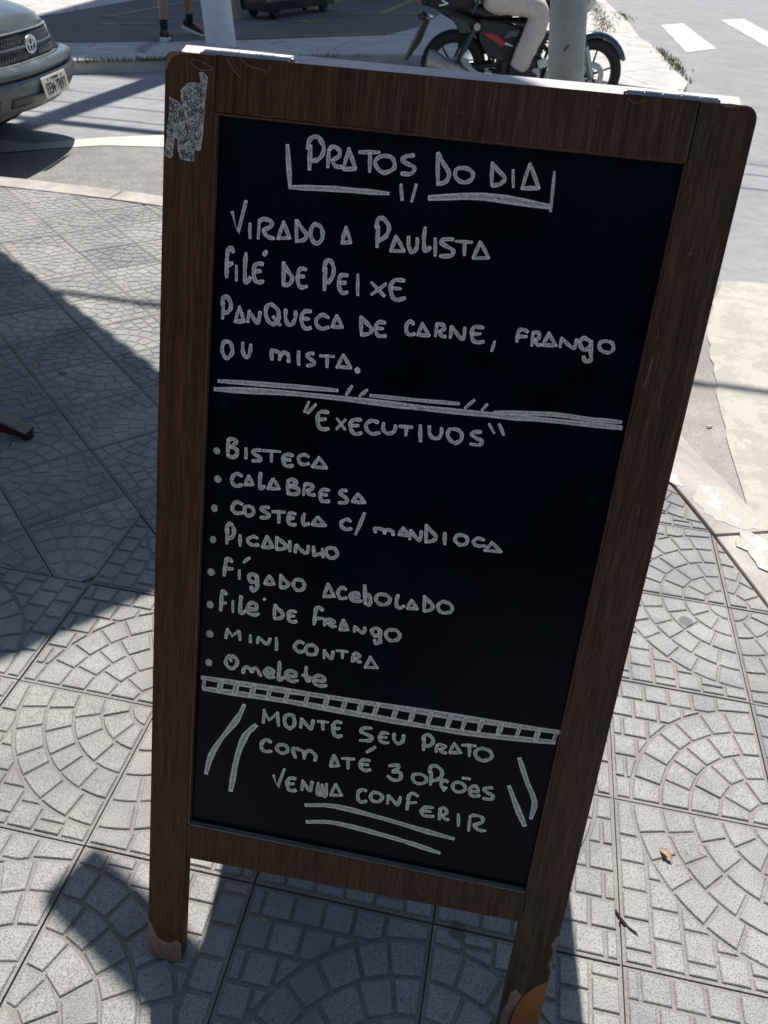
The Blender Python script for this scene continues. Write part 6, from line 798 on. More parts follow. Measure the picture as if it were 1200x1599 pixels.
# rear frame, leaning the other way
B2 = R(17)
u2 = -nv_ * math.sin(B2) + Vector((0, 0, 1)) * math.cos(B2)
n2 = nv_ * math.cos(B2) + Vector((0, 0, 1)) * math.sin(B2)      # outward, away from the viewer
Tp = Vector((0.4785, -1.6438, 0.002)) + uv_ * (BH + 0.0015) + bk_ * (T + 0.0012)
L2 = Tp.z / math.cos(B2); A2 = Tp - u2 * L2
rear = empty('rear_frame'); rear.parent = board
rear.matrix_parent_inverse = board.matrix_world.inverted()
rear.matrix_world = Matrix.Translation(A2) @ Matrix((wv_, u2, -n2)).transposed().to_4x4()
RT = 0.022
for nm, pl in (('stile', [(0, 0), (SWD, 0), (SWD, L2), (0.006, L2), (0, L2 - 0.006)]), ('stile', [(BW - SWD, 0), (BW, 0), (BW, L2 - 0.012), (BW - 0.012, L2), (BW - SWD, L2)]),
               ('rail', [(SWD + .0005, L2 - 0.053), (BW - SWD - .0005, L2 - 0.053), (BW - SWD - .0005, L2), (SWD + .0005, L2)]), ('rail', [(SWD + .0005, 0.2), (BW - SWD - .0005, 0.2), (BW - SWD - .0005, 0.257), (SWD + .0005, 0.257)])):
    b = MB(); b.prism(pl, -RT, 0)
    o = b.build(nm, [M['wood'], M['wood_edge']], rear, bev=0.0008)
    for p_ in o.data.polygons:
        if p_.normal.y > 0.7 and p_.center.y > L2 - 0.01: p_.material_index = 1
b = MB(); b.box((BW / 2, 0.712, -0.017), (BW - 2 * SWD + 0.004, L2 - 0.30, 0.006)); b.build('rear_panel', M['board'], rear)
# hinges on top
for hx0, hx1 in ((0.037, 0.129), (0.464, 0.551)):
    h = empty('hinge'); h.parent = board
    yy = BH + 0.0042; zz = -T * 0.75
    n = 5; L = (hx1 - hx0) / n; rr_ = 0.0044
    for k in range(n):
        b = MB(); b.tube([(hx0 + k * L + 0.0004, yy, zz), (hx0 + (k + 1) * L - 0.0004, yy, zz)], rr_ * (1 if k % 2 else 0.94), 14)
        b.build('knuckle', M['metal'], h, smooth=35)
    b = MB(); b.tube([(hx0 - 0.002, yy, zz), (hx1 + 0.002, yy, zz)], 0.0026, 10); b.build('pin', M['metal'], h, smooth=35)
    b = MB(); b.box(((hx0 + hx1) / 2, BH + 0.0008, -T * 0.4), (hx1 - hx0, 0.0015, T * 0.72)); b.build('leaf_plate', M['metal'], h)
    b = MB(); Mx = Matrix.Rotation(-(LEAN + B2), 3, 'X'); b.box(((hx0 + hx1) / 2, BH + 0.0030, -T - 0.010), (hx1 - hx0, 0.0015, 0.022), Mx); b.build('leaf_plate', M['metal'], h)

# ------------------------------------------------------------------ small litter
def small(name, mb, mat, **k): return mb.build(name, mat, **k)
b = MB()
lf = []
for i in range(13):
    t_ = i / 12; w = 0.0065 * math.sin(math.pi * min(1, t_ * 1.05)) ** 0.8 + 0.0003
    c = Vector((-0.019 + 0.038 * t_, 0.002 * math.sin(t_ * 4), 0.003 + 0.006 * math.sin(t_ * 3.3)))
    lf.append([c + Vector((0, -w, 0.002 + w * 0.6)), c, c + Vector((0, w, 0.003 + w * 0.35))])
b.loft(lf, caps=False, closed=False)
o = b.build('dry_leaf', M['leaf'], fix=False, smooth=True, label='small curled orange-brown dead leaf on the sunlit paving at the right', cat='leaf'); o.scale = (0.8, 0.75, 0.7); o.location = (1.285, -1.30, 0.001); o.rotation_euler = (0.1, 0, R(-48))
for i, (x, y, a, lb) in enumerate(((1.584, 0.315, 30, 'cigarette butt on the grey concrete right beside the cream slab'), (1.484, 0.17, -50, 'cigarette butt nearest the chalkboard frame, on the worn concrete'))):
    b = MB(); b.tube([(-0.010, 0, 0.004), (0.0105, 0, 0.0042)], 0.0036, 10); root = b.build('cigarette_butt', M['butt'], smooth=35, label=lb, cat='cigarette butt', group='cigarette butts on the corner concrete')
    root.location = (x, y, road_z(x, y) + 0.006); root.rotation_euler = (0, 0, R(a))
b = MB(); b.ellip((0, 0, 0.002), (0.0048, 0.0035, 0.003), 8, 5); o = b.build('pebble', M['pebble'], smooth=True, label='tiny ochre pebble on the shaded paving under the board', cat='pebble'); o.location = (0.635, -1.556, 0)
b = MB(); b.prism([(0, 0.03), (0.012, 0.012), (0.030, -0.006), (0.052, -0.016), (0.046, -0.005), (0.030, 0.003), (0.012, 0.022), (0.002, 0.036)], -0.0035, -0.0002)
o = b.build('chipped_gap', M['soil'], pave, label='black gap where a tile corner has broken away'); o.location = (1.192, -1.440, 0.0); o.scale = (0.7, 0.75, 1)
rd = random.Random(31); b = MB()
for _ in range(420):
    x, y = rd.uniform(-2.2, 1.6), rd.uniform(-1.9, 1.8)
    if x > 1.3 and y > -0.1: continue
    r = rd.uniform(0.0006, 0.0022) * (0.8 + 0.5 * max(0, y + 1.5)); a0 = rd.uniform(0, 6)
    b.add([(x + r * math.cos(a0 + k * 1.5), y + r * math.sin(a0 + k * 1.5), 0.0006) for k in range(4)] + [(x, y, 0.001 + r * 0.8)], [(0, 1, 4), (1, 2, 4), (2, 3, 4), (3, 0, 4)])
b.build('grit', M['white'], fix=False, label='white grit and crumbs scattered over the paving tiles', cat='grit', kind='stuff')

# ------------------------------------------------------------------ poles, cables, things that cast the shade
def leaning(name, base, dirx, h, rad, mat, n=24, **k):
    pass
pole = empty('steel_pole', (1.0514, 1.6193, -0.02), label='grey painted steel pole rising right behind the board, in front of the motorcycle', cat='pole')
b = MB(); hts = [0, 0.5, 1.0, 1.5, 2.2, 3.0]; b.tube([(-0.1387 * h, 0, h) for h in hts], [0.073] * 6, 28); b.build('lower_tube', M['galv'], pole, smooth=40)
b = MB(); b.tube([(-0.1387 * 3.0, 0, 3.0), (-0.1387 * 3.1, 0, 3.12)], [0.073, 0.045], 24); b.tube([(-0.1387 * 3.1, 0, 3.12), (-0.1387 * 4.6, 0, 4.6)], 0.045, 20); b.build('upper_tube', M['galv'], pole, smooth=40)
b = MB(); b.prism(arc_pts(0, 0, 0.13, 0, 340, 17), 0.0, 0.025); b.build('base_plate', M['galv'], pole, bev=0.003)
b = MB()
for z_, a_ in ((0.72, 0.1), (0.93, -0.25)):
    q = [(-0.1387 * z_ + 0.0745 * math.sin(t_), -0.0745 * math.cos(t_), z_ + 0.012 * math.sin(t_ * 9)) for t_ in (a_ + 0.12, a_ + 0.2, a_ + 0.3, a_ + 0.36)]
    b.tube(q, 0.003, 6)
b.build('drip_marks', M['black'], pole, kind='stuff')
post = empty('utility_pole', (-2.8567, 7.757, -0.02), label='thick white-painted post across the street, left of the motorcycle', cat='post')
b = MB(); b.tube([(-0.0903 * h, 0, h) for h in (0, 0.3, 0.8, 1.5, 2.5, 4, 6, 8.5)], [0.172, 0.166, 0.16, 0.155, 0.15, 0.145, 0.135, 0.12], 22)
o = b.build('shaft', M['whitewash'], post, smooth=40)
b = MB(); b.box((-0.0903 * 7.6, 0, 7.6), (2.0, 0.1, 0.12)); b.build('crossarm', M['steel_dark'], post)
bp_ = empty('slim_post', (-3.66, 10.5, 0), label='thin beige post just right of the thick white post', cat='post')
b = MB(); b.tube([(0, 0, 0), (-0.12, 0, 2.6)], 0.045, 12); b.build('shaft', M['brass'], bp_, smooth=40)
b = MB(); b.prism(arc_pts(0, 0, 0.09, 0, 330, 11), 0, 0.03); b.build('foot_plate', M['brass'], bp_)
# long black stand on the lot
stn = empty('black_stand', (-3.40, 10.55, 0.0), (0, 0, R(78)), label='low black stand parked on the dark lot right of the beige post', cat='stand')
b = MB(); b.loft([[(x, y, z) for y, z in ((-0.22 * w, 0.10), (-0.24 * w, 0.22), (-0.24 * w, h), (-0.20 * w, h + 0.04), (0.20 * w, h + 0.04), (0.24 * w, h), (0.24 * w, 0.22), (0.22 * w, 0.10))] for x, w, h in ((0.0, 0.9, 0.6), (0.1, 1, 0.7), (1.0, 1, 0.75), (1.9, 1, 0.72), (2.3, 0.8, 0.6))])
b.build('body', M['blackcar'], stn, bev=0.01)
b = MB(); b.box((0.55, -0.245, 0.42), (0.35, 0.02, 0.05)); b.build('grab_rail', M['alloy'], stn)
for x in (0.3, 1.9):
    for y_ in (-0.17, 0.17):
        b = MB(); b.torus((x, y_, 0.13), 0.085, 0.045, 'y', 24, 8); b.build('wheel', M['rubber'], stn, smooth=True)
# unseen overhead cables with end poles, added to cast the thin line shadows
def cable(y_, z_, x_a, x_b, r, lab, sag=0.25, yb=None):
    yb = y_ if yb is None else yb; b = MB(); n = 24
    b.tube([(x_a + (x_b - x_a) * i / n, y_ + (yb - y_) * i / n, z_ - sag * 4 * (i / n) * (1 - i / n)) for i in range(n + 1)], r, 6)
    b.build('overhead_cable', M['cable'], label=lab, cat='cable', group='unseen overhead cables added for their shadows')
cable(3.20, 5.55, -12, 12, 0.024, 'thick cable whose shadow crosses the paving beside the board', 0.45)
cable(6.9, 5.8, -12, 12, 0.016, 'cable whose faint shadow curves over the road below the car', 0.5)
cable(7.5, 6.2, -12, 12, 0.016, 'second cable whose faint shadow curves over the road below the car', 0.6)
cable(8.3, 6.4, -12, 12, 0.013, 'farthest cable shading the sunlit road', 0.4, 7.9)
for sx_ in (-12, 12):
    p_ = empty('cable_pole', (sx_, 5.4, -0.12), label='cable pole at the %s end of the street, outside the view' % ('left' if sx_ < 0 else 'right'), cat='pole')
    b = MB(); b.tube([(0, 0, 0), (0, 0, 7.5)], [0.15, 0.1], 14); b.build('shaft', M['whitewash'], p_, smooth=40)
    b = MB(); b.box((0, 0.3, 6.0), (0.1, 5.4, 0.1)); b.build('crossarm', M['steel_dark'], p_)
# unseen post, added so its flat arm shades the lower left corner
lp_ = empty('shade_post', (2.9, -1.71, 0), label='unseen grey post added right of the view, its flat arm shading the pavement', cat='post')
b = MB(); b.tube([(0, 0, 0), (0, 0, 2.75)], [0.06, 0.05], 16); b.build('shaft', M['galv'], lp_, smooth=40)
e0 = Vector((0.096, -0.35, 2.40)) - Vector((2.9, -1.71, 0)); ang_ = math.atan2(e0.y, e0.x); Ln = math.hypot(e0.x, e0.y)
b = MB(); b.box((e0.x / 2, e0.y / 2, 2.40), (Ln, 0.10, 0.05), Matrix.Rotation(ang_, 3, 'Z')); b.build('arm', M['galv'], lp_, bev=0.004)
# unseen square parasol, added to cast the shade at the left
cn = Vector((0.212, 1.02)); pa = Vector((-0.795, 0.607)); pb = Vector((-0.607, -0.795)); SD = 2.9
pc = cn + pa * SD / 2 + pb * SD / 2
par = empty('parasol', (pc.x, pc.y, 0.0), (0, 0, math.atan2(pa.y, pa.x)), label='unseen square parasol added left of the board to shade the paving', cat='parasol')
b = MB(); hs = SD / 2
apex = (0, 0, 3.55); cs = [(-hs, -hs), (hs, -hs), (hs, hs), (-hs, hs)]
b.add([(x, y, 3.0) for x, y in cs] + [apex], [(0, 1, 4), (1, 2, 4), (2, 3, 4), (3, 0, 4)]); b.build('canopy', M['canvas'], par)
b = MB()
for i in range(4):
    a = Vector(cs[i]); c = Vector(cs[(i + 1) % 4]); n = 21
    for k in range(n):
        p0 = a.lerp(c, k / n); p1 = a.lerp(c, (k + 1) / n); nn = Vector(((c - a).y, -(c - a).x)).normalized()
        vv = []; m = 8
        for j in range(m + 1):
            q = p0.lerp(p1, j / m); d_ = 0.035 + 0.035 * math.sin(math.pi * j / m)
            q2 = q + nn * 0.02
            vv += [(q.x, q.y, 3.0), (q2.x, q2.y, 3.0 - d_)]
        b.add(vv, [(2 * j, 2 * j + 1, 2 * j + 3, 2 * j + 2) for j in range(m)])
b.build('valance', M['canvas'], par, fix=False)
b = MB(); b.tube([(0, 0, 0.0), (0, 0, 3.65)], 0.024, 14); b.build('pole', M['wood_dark'], par, smooth=40)
b = MB(); b.prism(arc_pts(0, 0, 0.26, 0, 345, 23), 0.0, 0.06); b.build('base', M['gutter'], par, bev=0.01)
for x, y in cs:
    b = MB(); b.tube([(0, 0, 3.45), (x * .98, y * .98, 2.97)], 0.011, 8); b.build('rib', M['wood_dark'], par)
# cafe table: one curved foot reaches into the view
tb = empty('cafe_table', (-1.02, -0.42, 0), label='cafe table at the left edge with a dark curved wooden foot', cat='table')
fdir0 = math.atan2(-0.37 + 0.42, -0.45 + 1.02)
for k in range(4):
    a = fdir0 + k * math.pi / 2
    f_ = empty('foot_bracket') if False else None
    prof = [(0.03, 0.135, 0.020), (0.12, 0.128, 0.020), (0.24, 0.112, 0.019), (0.36, 0.088, 0.017), (0.46, 0.058, 0.015), (0.53, 0.030, 0.012), (0.565, 0.018, 0.007)]
    secs = []
    for (r_, z_, hh) in prof:
        secs.append([Vector((r_, y_, z_ + dz_)) for y_, dz_ in ((-0.022, -hh * 2.1 if r_ < 0.5 else -hh * 1.3), (0.022, -hh * 2.1 if r_ < 0.5 else -hh * 1.3), (0.024, hh * 0.9), (0.019, hh * 1.15), (-0.019, hh * 1.15), (-0.024, hh * 0.9))])
    Rz = Matrix.Rotation(a, 3, 'Z')
    b = MB(); b.loft([[Rz @ q for q in s__] for s__ in secs]); o = b.build('foot', [M['wood_dark'], M['wood_top']], tb, bev=0.002)
    for p_ in o.data.polygons:
        if p_.normal.z > 0.55: p_.material_index = 1  # upward faces take the paler grey-brown colour
    b = MB(); c_ = Rz @ Vector((0.555, 0, 0)); b.tube([(c_.x, c_.y, 0.0), (c_.x, c_.y, 0.013)], 0.017, 14); b.build('glide', M['rubber'], o, smooth=40)
b = MB(); b.tube([(0, 0, 0.09), (0, 0, 0.3), (0, 0, 0.72)], [0.045, 0.033, 0.04], 16); b.build('column', M['wood_dark'], tb, smooth=40)
b = MB(); b.prism(arc_pts(0, 0, 0.30, 0, 350, 35), 0.72, 0.745); b.build('tabletop', M['wood_dark'], tb, bev=0.003)
# unseen apartment block, added so its shade lies over the parking lot
ab = empty('added_apartment_block', (-4.55, 21.5, 0), label='unseen pale apartment block added beyond the parking lot to shade it', cat='building')
b = MB(); b.box((0, 0, 10.6), (5.1, 9.4, 21.2)); b.build('wall', M['wall'], ab)
for fl in range(7):
    for k in range(3):
        w_o = MB(); w_o.box((-1.6 + 1.6 * k, -4.72, 1.8 + 2.95 * fl), (1.0, 0.08, 1.2)); wi = w_o.build('window', M['white'], ab)
        g_ = MB(); g_.box((-1.6 + 1.6 * k, -4.765, 1.8 + 2.95 * fl), (0.86, 0.02, 1.06)); g_.build('pane', M['glass'], wi)
b = MB(); b.box((0, 0, 21.35), (5.3, 9.6, 0.3)); b.build('roof', M['kerb'], ab)
sheet('pale_forecourt', [(-30, 6.6), (-5.75, 6.6), (-5.62, 8.9), (-5.70, 11.4), (-5.8, 16), (-30, 16)], 0.006, M['walk'], zf=None, kind='structure')

# ------------------------------------------------------------------ text helper
def text_mesh(s_, size, mat, name, parent, loc, Mrot, bold=0.0, sx=1.0):
    cu = bpy.data.curves.new(name, 'FONT'); cu.body = s_; cu.size = size; cu.align_x = 'CENTER'; cu.align_y = 'CENTER'; cu.extrude = 0.0008; cu.offset = bold
    tmp = bpy.data.objects.new('tmp_text', cu); COL.objects.link(tmp)
    bpy.context.view_layer.update()
    me = bpy.data.meshes.new_from_object(tmp.evaluated_get(bpy.context.evaluated_depsgraph_get()))
    bpy.data.objects.remove(tmp); bpy.data.curves.remove(cu)
    me.name = name; me.materials.clear(); me.materials.append(mat)
    for v in me.vertices: v.co = Mrot @ Vector((v.co.x * sx, v.co.y, v.co.z)) + Vector(loc)
    return link(name, me, parent)

# ------------------------------------------------------------------ parked car, nose towards the board
car = empty('parked_car', (-2.299, 3.018, -0.12), (0, 0, R(9)), label='dusty dark grey off-road car parked at the kerb, seen nose first', cat='car')
car.scale = (0.95, 0.95, 0.84)
rows = [(-1.05, 1.07, .10, .74), (-0.85, 1.055, .10, .76), (-0.6, 1.03, .11, .79), (-0.38, 0.995, .13, .81), (-0.22, 0.955, .16, .83), (-0.13, 0.915, .19, .845), (-0.095, 0.875, .21, .855),
        (-0.075, 0.86, .22, .86), (-0.045, 0.76, .23, .87), (-0.015, 0.665, .24, .875), (0.02, 0.660, .25, .88), (0.05, 0.645, .25, .885), (0.060, 0.630, .25, .885), (0.060, 0.622, .25, .885),
        (0.026, 0.616, .25, .88), (0.026, 0.588, .25, .88), (0.058, 0.581, .25, .885), (0.070, 0.555, .25, .885), (0.066, 0.50, .26, .875), (0.052, 0.44, .31, .85), (0.010, 0.385, .38, .80), (-0.10, 0.35, .42, .74)]
NC = 40
def nose_pt(row, t_, off=0.0):
    xc, z, sw, hw = row
    a = abs(t_); x = xc - sw * (1.0 if z > 0.67 else 0.72) * a ** 2.6 - 0.30 * max(0, (a - 0.80) / 0.20) ** 2.2 * 0.8
    zz = z - (0.02 * a ** 2 if z > 0.66 else 0) - (0.05 * max(0, a - 0.6) if z > 0.85 else 0)
    return Vector((x + off, hw * t_, zz))
def row_at(z):
    for i in range(7, len(rows) - 1):
        a, c = rows[i], rows[i + 1]
        if a[1] >= z >= c[1]:
            k = (a[1] - z) / (a[1] - c[1] + 1e-9); return tuple(a[j] + (c[j] - a[j]) * k for j in range(4))
    return rows[-1]
def nose_patch(name, r_list, t0, t1, mat, off=0.0, n=NC, par=None, smooth=True, thick=0):
    b = MB(); vs_ = []; m = len(r_list)
    for r in r_list:
        for i in range(n + 1): vs_.append(nose_pt(r, t0 + (t1 - t0) * i / n, off))
    b.add(vs_, [(j * (n + 1) + i, j * (n + 1) + i + 1, (j + 1) * (n + 1) + i + 1, (j + 1) * (n + 1) + i) for j in range(m - 1) for i in range(n)])
    o = b.build(name, mat, par if par is not None else car, smooth=50 if smooth else False)
    md = o.modifiers.new('thickness', 'SOLIDIFY'); md.thickness = 0.012 if not thick else thick; md.offset = -1
    return o
nose_patch('bonnet', rows[:8], -1, 1, M['carpaint'])
gr_face = nose_patch('grille_surround', rows[7:10], -1, 1, M['carpaint'])
bump = nose_patch('bumper', rows[9:], -1, 1, M['carpaint'])
# recessed dark strips
def z_rows(z0, z1, n=3): return [row_at(z0 + (z1 - z0) * i / n) for i in range(n + 1)]
nose_patch('bumper_slot', [(0.029, 0.615, .25, .88), (0.029, 0.589, .25, .88)], -0.80, 0.80, M['black'], 0.002)
nose_patch('grille_back', z_rows(0.845, 0.678), -0.56, 0.56, M['black'], 0.004)
for z0, z1 in ((0.836, 0.778), (0.738, 0.690)):
    b = MB(); n = 30
    for i in range(n):
        for sg in (-1, 1):
            t0 = -0.54 + 1.08 * i / n; t1 = t0 + 0.036
            if min(abs(t0), abs(t1)) < 0.085: continue
            za, zb = (z0, z1) if sg > 0 else (z1, z0)
            pa_ = nose_pt(row_at(za), t0, 0.010); pc_ = nose_pt(row_at(zb), t1, 0.010); b.tube([pa_, pc_], 0.0026, 5)
    b.build('grille_mesh', M['grille'], car, kind='stuff')
for z0 in (0.848, 0.758, 0.672):
    b = MB(); b.tube([nose_pt(row_at(z0), -0.56 + 1.12 * i / 30, 0.010) for i in range(31)], [0.012 if z0 == 0.758 else 0.007] * 31, 8, flat=1.0); b.build('grille_bar', M['carpaint'] if z0 == 0.758 else M['grille'], car, smooth=True)
for s_ in (-1, 1):
    b = MB(); b.tube([nose_pt(row_at(z), s_ * 0.56, 0.008) for z in (0.848, 0.76, 0.672)], 0.007, 8); b.build('grille_bar', M['grille'], car, smooth=True)
# badge of three ovals
bd = empty('badge', (0, 0, 0)); bd.parent = car; cb = nose_pt(row_at(0.765), 0, 0.022)
def oval(cy_, cz_, ry, rz_, r_):
    b = MB(); b.tube([cb + Vector((0.0, cy_ + ry * math.cos(a), cz_ + rz_ * math.sin(a))) for a in [2 * math.pi * i / 36 for i in range(36)]], r_, 8, closed=True); b.build('badge_ring', M['chrome'], bd, smooth=True)
oval(0, 0, 0.078, 0.056, 0.0085); oval(0, 0.002, 0.026, 0.050, 0.006); oval(0, 0.020, 0.055, 0.024, 0.006)
b = MB(); b.tube([cb + Vector((-0.016, 0, 0)), cb + Vector((-0.004, 0, 0))], 0.001, 8); b.ellip(cb + Vector((-0.012, 0, 0)), (0.008, 0.074, 0.053), 20, 8); b.build('badge_back', M['carplastic'], bd, smooth=True)
# number plate
pz = 0.512; px_ = nose_pt(row_at(pz), 0, 0.028).x
Mp = Matrix(((0, 0, 1), (1, 0, 0), (0, 1, 0)))     # text x -> +y, text y -> +z, text z -> +x
def rrect(w, h, r): return arc_pts(w / 2 - r, h / 2 - r, r, 0, 90) + arc_pts(-w / 2 + r, h / 2 - r, r, 90, 180) + arc_pts(-w / 2 + r, -h / 2 + r, r, 180, 270) + arc_pts(w / 2 - r, -h / 2 + r, r, 270, 360)
pt_ = empty('number_plate', (px_, 0, pz)); pt_.parent = car; pt_.rotation_euler = (0, R(-9), 0)
b = MB(); b.prism(rrect(0.42, 0.138, 0.012), 0, 0.004, Mp); b.build('rim', M['plate_rim'], pt_)
b = MB(); b.prism(rrect(0.405, 0.123, 0.009), 0.0041, 0.0052, Mp); b.build('face', M['plate'], pt_)
text_mesh('EEM\u00b77B97', 0.100, M['ink'], 'plate_number', pt_, (0.0065, 0, -0.014), Mp, 0.0016, 0.86)
text_mesh('SP  S\u00c3O PAULO', 0.020, M['ink'], 'plate_town', pt_, (0.0065, 0, 0.046), Mp, 0.0004)
for s_ in (-1, 1):
    b = MB(); b.tube([(0.004, s_ * 0.12, 0.046), (0.011, s_ * 0.12, 0.046)], 0.007, 8); b.build('screw', M['black'], pt_)
# lower intake, fog lamp recesses, lamps
nose_patch('lower_intake', z_rows(0.500, 0.435), -0.62, 0.62, M['black'], 0.004)
for z0 in (0.485, 0.468, 0.451):
    b = MB(); b.tube([nose_pt(row_at(z0), -0.6 + 1.2 * i / 24, 0.009) for i in range(25)], 0.004, 6); b.build('intake_slat', M['carplastic'], car, smooth=True)
for s_ in (-1, 1):
    nose_patch('fog_lamp_recess', z_rows(0.505, 0.44), s_ * 0.72, s_ * 0.80, M['black'], 0.005, n=6)
    nose_patch('headlamp', z_rows(0.845, 0.70), s_ * 0.60, s_ * 0.93, M['lamp'], 0.006, n=14)
    b = MB(); b.tube([nose_pt(r, s_ * 0.95, 0.004) + Vector((0, s_ * 0.0, 0.012)) for r in rows[2:10]], 0.020, 10); b.build('lit_wing_edge', M['lamp'], car, smooth=True)  # pale lens colour stands in for sunlight along the wing edge
# body behind the nose
def sec(x, hw, z0, z1, r=0.08):
    return [Vector((x, y, z)) for y, z in ((-hw + r, z0), (-hw, z0 + r), (-hw, (z0 + z1) / 2), (-hw * 0.99, z1 - r), (-hw * 0.9, z1), (0, z1 + 0.02), (hw * 0.9, z1), (hw * 0.99, z1 - r), (hw, (z0 + z1) / 2), (hw, z0 + r), (hw - r, z0))]
b = MB(); b.loft([sec(-0.56, 0.72, 0.46, 0.93), sec(-0.75, 0.84, 0.44, 0.98), sec(-0.95, 0.88, 0.3, 1.03), sec(-1.1, 0.885, 0.3, 1.05), sec(-2.4, 0.89, 0.3, 1.05), sec(-3.7, 0.885, 0.3, 1.04), sec(-4.05, 0.86, 0.34, 1.02), sec(-4.15, 0.8, 0.40, 0.95)])
b.build('body', M['carpaint'], car, smooth=35)
b = MB(); b.loft([sec(-1.05, 0.70, 0.98, 1.08, 0.03), sec(-1.75, 0.66, 0.98, 1.66, 0.08), sec(-2.8, 0.67, 0.98, 1.72, 0.08), sec(-3.8, 0.66, 0.98, 1.68, 0.08), sec(-4.1, 0.68, 0.98, 1.1, 0.04)]); cab = b.build('cabin', M['carpaint'], car, smooth=35)
b = MB(); b.add([(-1.12, -0.64, 1.11), (-1.12, 0.64, 1.11), (-1.72, 0.57, 1.635), (-1.72, -0.57, 1.635)], [(0, 1, 2, 3)]); o = b.build('windscreen', M['glass'], car); md = o.modifiers.new('t', 'SOLIDIFY'); md.thickness = 0.02; md.offset = 1
for s_ in (-1, 1):
    for xa, xb in ((-1.85, -2.7), (-2.8, -3.7)):
        b = MB(); y_ = s_ * 0.685; b.add([(xa, y_, 1.10), (xb, y_, 1.10), (xb + 0.05, s_ * 0.68, 1.56), (xa - 0.08, s_ * 0.675, 1.56)], [(0, 1, 2, 3)]); o = b.build('side_window', M['glass'], car); md = o.modifiers.new('t', 'SOLIDIFY'); md.thickness = 0.02
    for xw in (-0.78, -3.35):
        wh = empty('wheel', (xw, s_ * 0.76, 0.345)); wh.parent = car
        b = MB(); b.loft([[Vector((r_ * math.cos(2 * math.pi * k / 32), y_, r_ * math.sin(2 * math.pi * k / 32))) for k in range(32)] for y_, r_ in ((-0.12, 0.25), (-0.115, 0.325), (-0.07, 0.345), (0.07, 0.345), (0.115, 0.325), (0.12, 0.25))]); b.build('tyre', M['rubber'], wh, smooth=40)
        b = MB(); b.loft([[Vector((r_ * math.cos(2 * math.pi * k / 24), s_ * y_, r_ * math.sin(2 * math.pi * k / 24))) for k in range(24)] for y_, r_ in ((0.125, 0.245), (0.10, 0.20), (0.11, 0.05))]); b.build('rim', M['alloy'], wh, smooth=40)
b = MB(); b.box((-2.1, 0, 0.30), (3.6, 1.5, 0.14)); b.build('underbody', M['black'], car)
for s_ in (-1, 1):
    b = MB(); b.ellip((-1.45, s_ * 0.99, 1.12), (0.06, 0.10, 0.08), 12, 8); b.build('mirror', M['carplastic'], car, smooth=True)
# ------------------------------------------------------------------ motorcycle (side view, facing right)
yaw_m = math.atan2(0.33, 1.29)
MO = (-0.02, 6.30, -0.12)
moto = empty('motorcycle', MO, (0, 0, yaw_m), label='dark motorcycle with red side panel standing behind the board top', cat='motorcycle')
def PX(x, y, yy=0.0): return Vector(((x - 715) / 155.0, yy, 0.31 + (103 - y) / 155.0))
def wheel(xc, rear):
    wl = empty('wheel', (xc, 0, 0.31)); wl.parent = moto
    rr_ = 0.056 if rear else 0.045
    b = MB(); b.torus((0, 0, 0), 0.31 - rr_, rr_, 'y', 56, 12, 0.95); b.build('tyre', M['rubber'], wl, smooth=True)
    b = MB(); b.torus((0, 0, 0), 0.222, 0.014, 'y', 48, 8, 1.8); b.build('rim', M['black'], wl, smooth=True)
    b = MB(); b.tube([(0, -0.07, 0), (0, 0.07, 0)], 0.032, 16); b.build('hub', M['steel_dark'], wl, smooth=40)
    for k in range(6):
        a = 2 * math.pi * k / 6 + (0.35 if not rear else 0.1)
        b = MB(); b.tube([(0.02 * math.cos(a), 0, 0.02 * math.sin(a)), (0.22 * math.cos(a), 0, 0.22 * math.sin(a))], [0.012, 0.008], 6); b.build('spoke', M['black'], wl, smooth=True)
    b = MB(); b.torus((0, -0.075, 0), 0.095 if not rear else 0.07, 0.026, 'y', 40, 6, 0.06)
    for k in range(5):
        a = 2 * math.pi * k / 5; b.tube([(0, -0.075, 0), (0.085 * math.cos(a), -0.075, 0.085 * math.sin(a))], 0.006, 5)
    b.build('brake_disc', M['alloy'], wl, smooth=40)
wheel(0.0, True); wheel(1.32, False)
def part(name, b, mat, par=moto, smooth=40, **k): return b.build(name, M[mat], par, smooth=smooth, **k)
# front end
b = MB()
for s_ in (-1, 1): b.tube([(1.32, s_ * 0.085, 0.31), (1.22, s_ * 0.085, 0.55)], 0.024, 14)
part('fork_lower', b, 'alloy')
b = MB()
for s_ in (-1, 1): b.tube([(1.22, s_ * 0.085, 0.55), (1.05, s_ * 0.085, 0.98)], 0.017, 12)
part('fork_tube', b, 'steel_dark')
b = MB(); secs = []
for i in range(15):
    a = R(160 - 135 * i / 14); c = Vector((1.32 + 0.345 * math.cos(a), 0, 0.31 + 0.345 * math.sin(a))); w = 0.062 - 0.02 * abs(i - 7) / 7
    n_ = Vector((math.cos(a), 0, math.sin(a)))
    secs.append([c + Vector((0, -w, 0)) - n_ * 0.03, c + Vector((0, -w * 0.7, 0)) + n_ * 0.008, c + n_ * 0.018, c + Vector((0, w * 0.7, 0)) + n_ * 0.008, c + Vector((0, w, 0)) - n_ * 0.03])
b.loft(secs, caps=False, closed=False); o = part('front_fender', b, 'navy', smooth=True); md = o.modifiers.new('t', 'SOLIDIFY'); md.thickness = 0.006
b = MB(); b.tube([(0.98, -0.36, 1.04), (1.0, -0.2, 1.06), (1.02, 0, 1.02), (1.0, 0.2, 1.06), (0.98, 0.36, 1.04)], 0.012, 10); part('handlebar', b, 'black')
b = MB(); b.ellip((1.16, 0, 0.92), (0.10, 0.10, 0.12)); part('headlight', b, 'lamp', smooth=True)
b = MB(); b.ellip((1.10, 0, 0.93), (0.11, 0.13, 0.15)); part('cowl', b, 'navy', smooth=True)
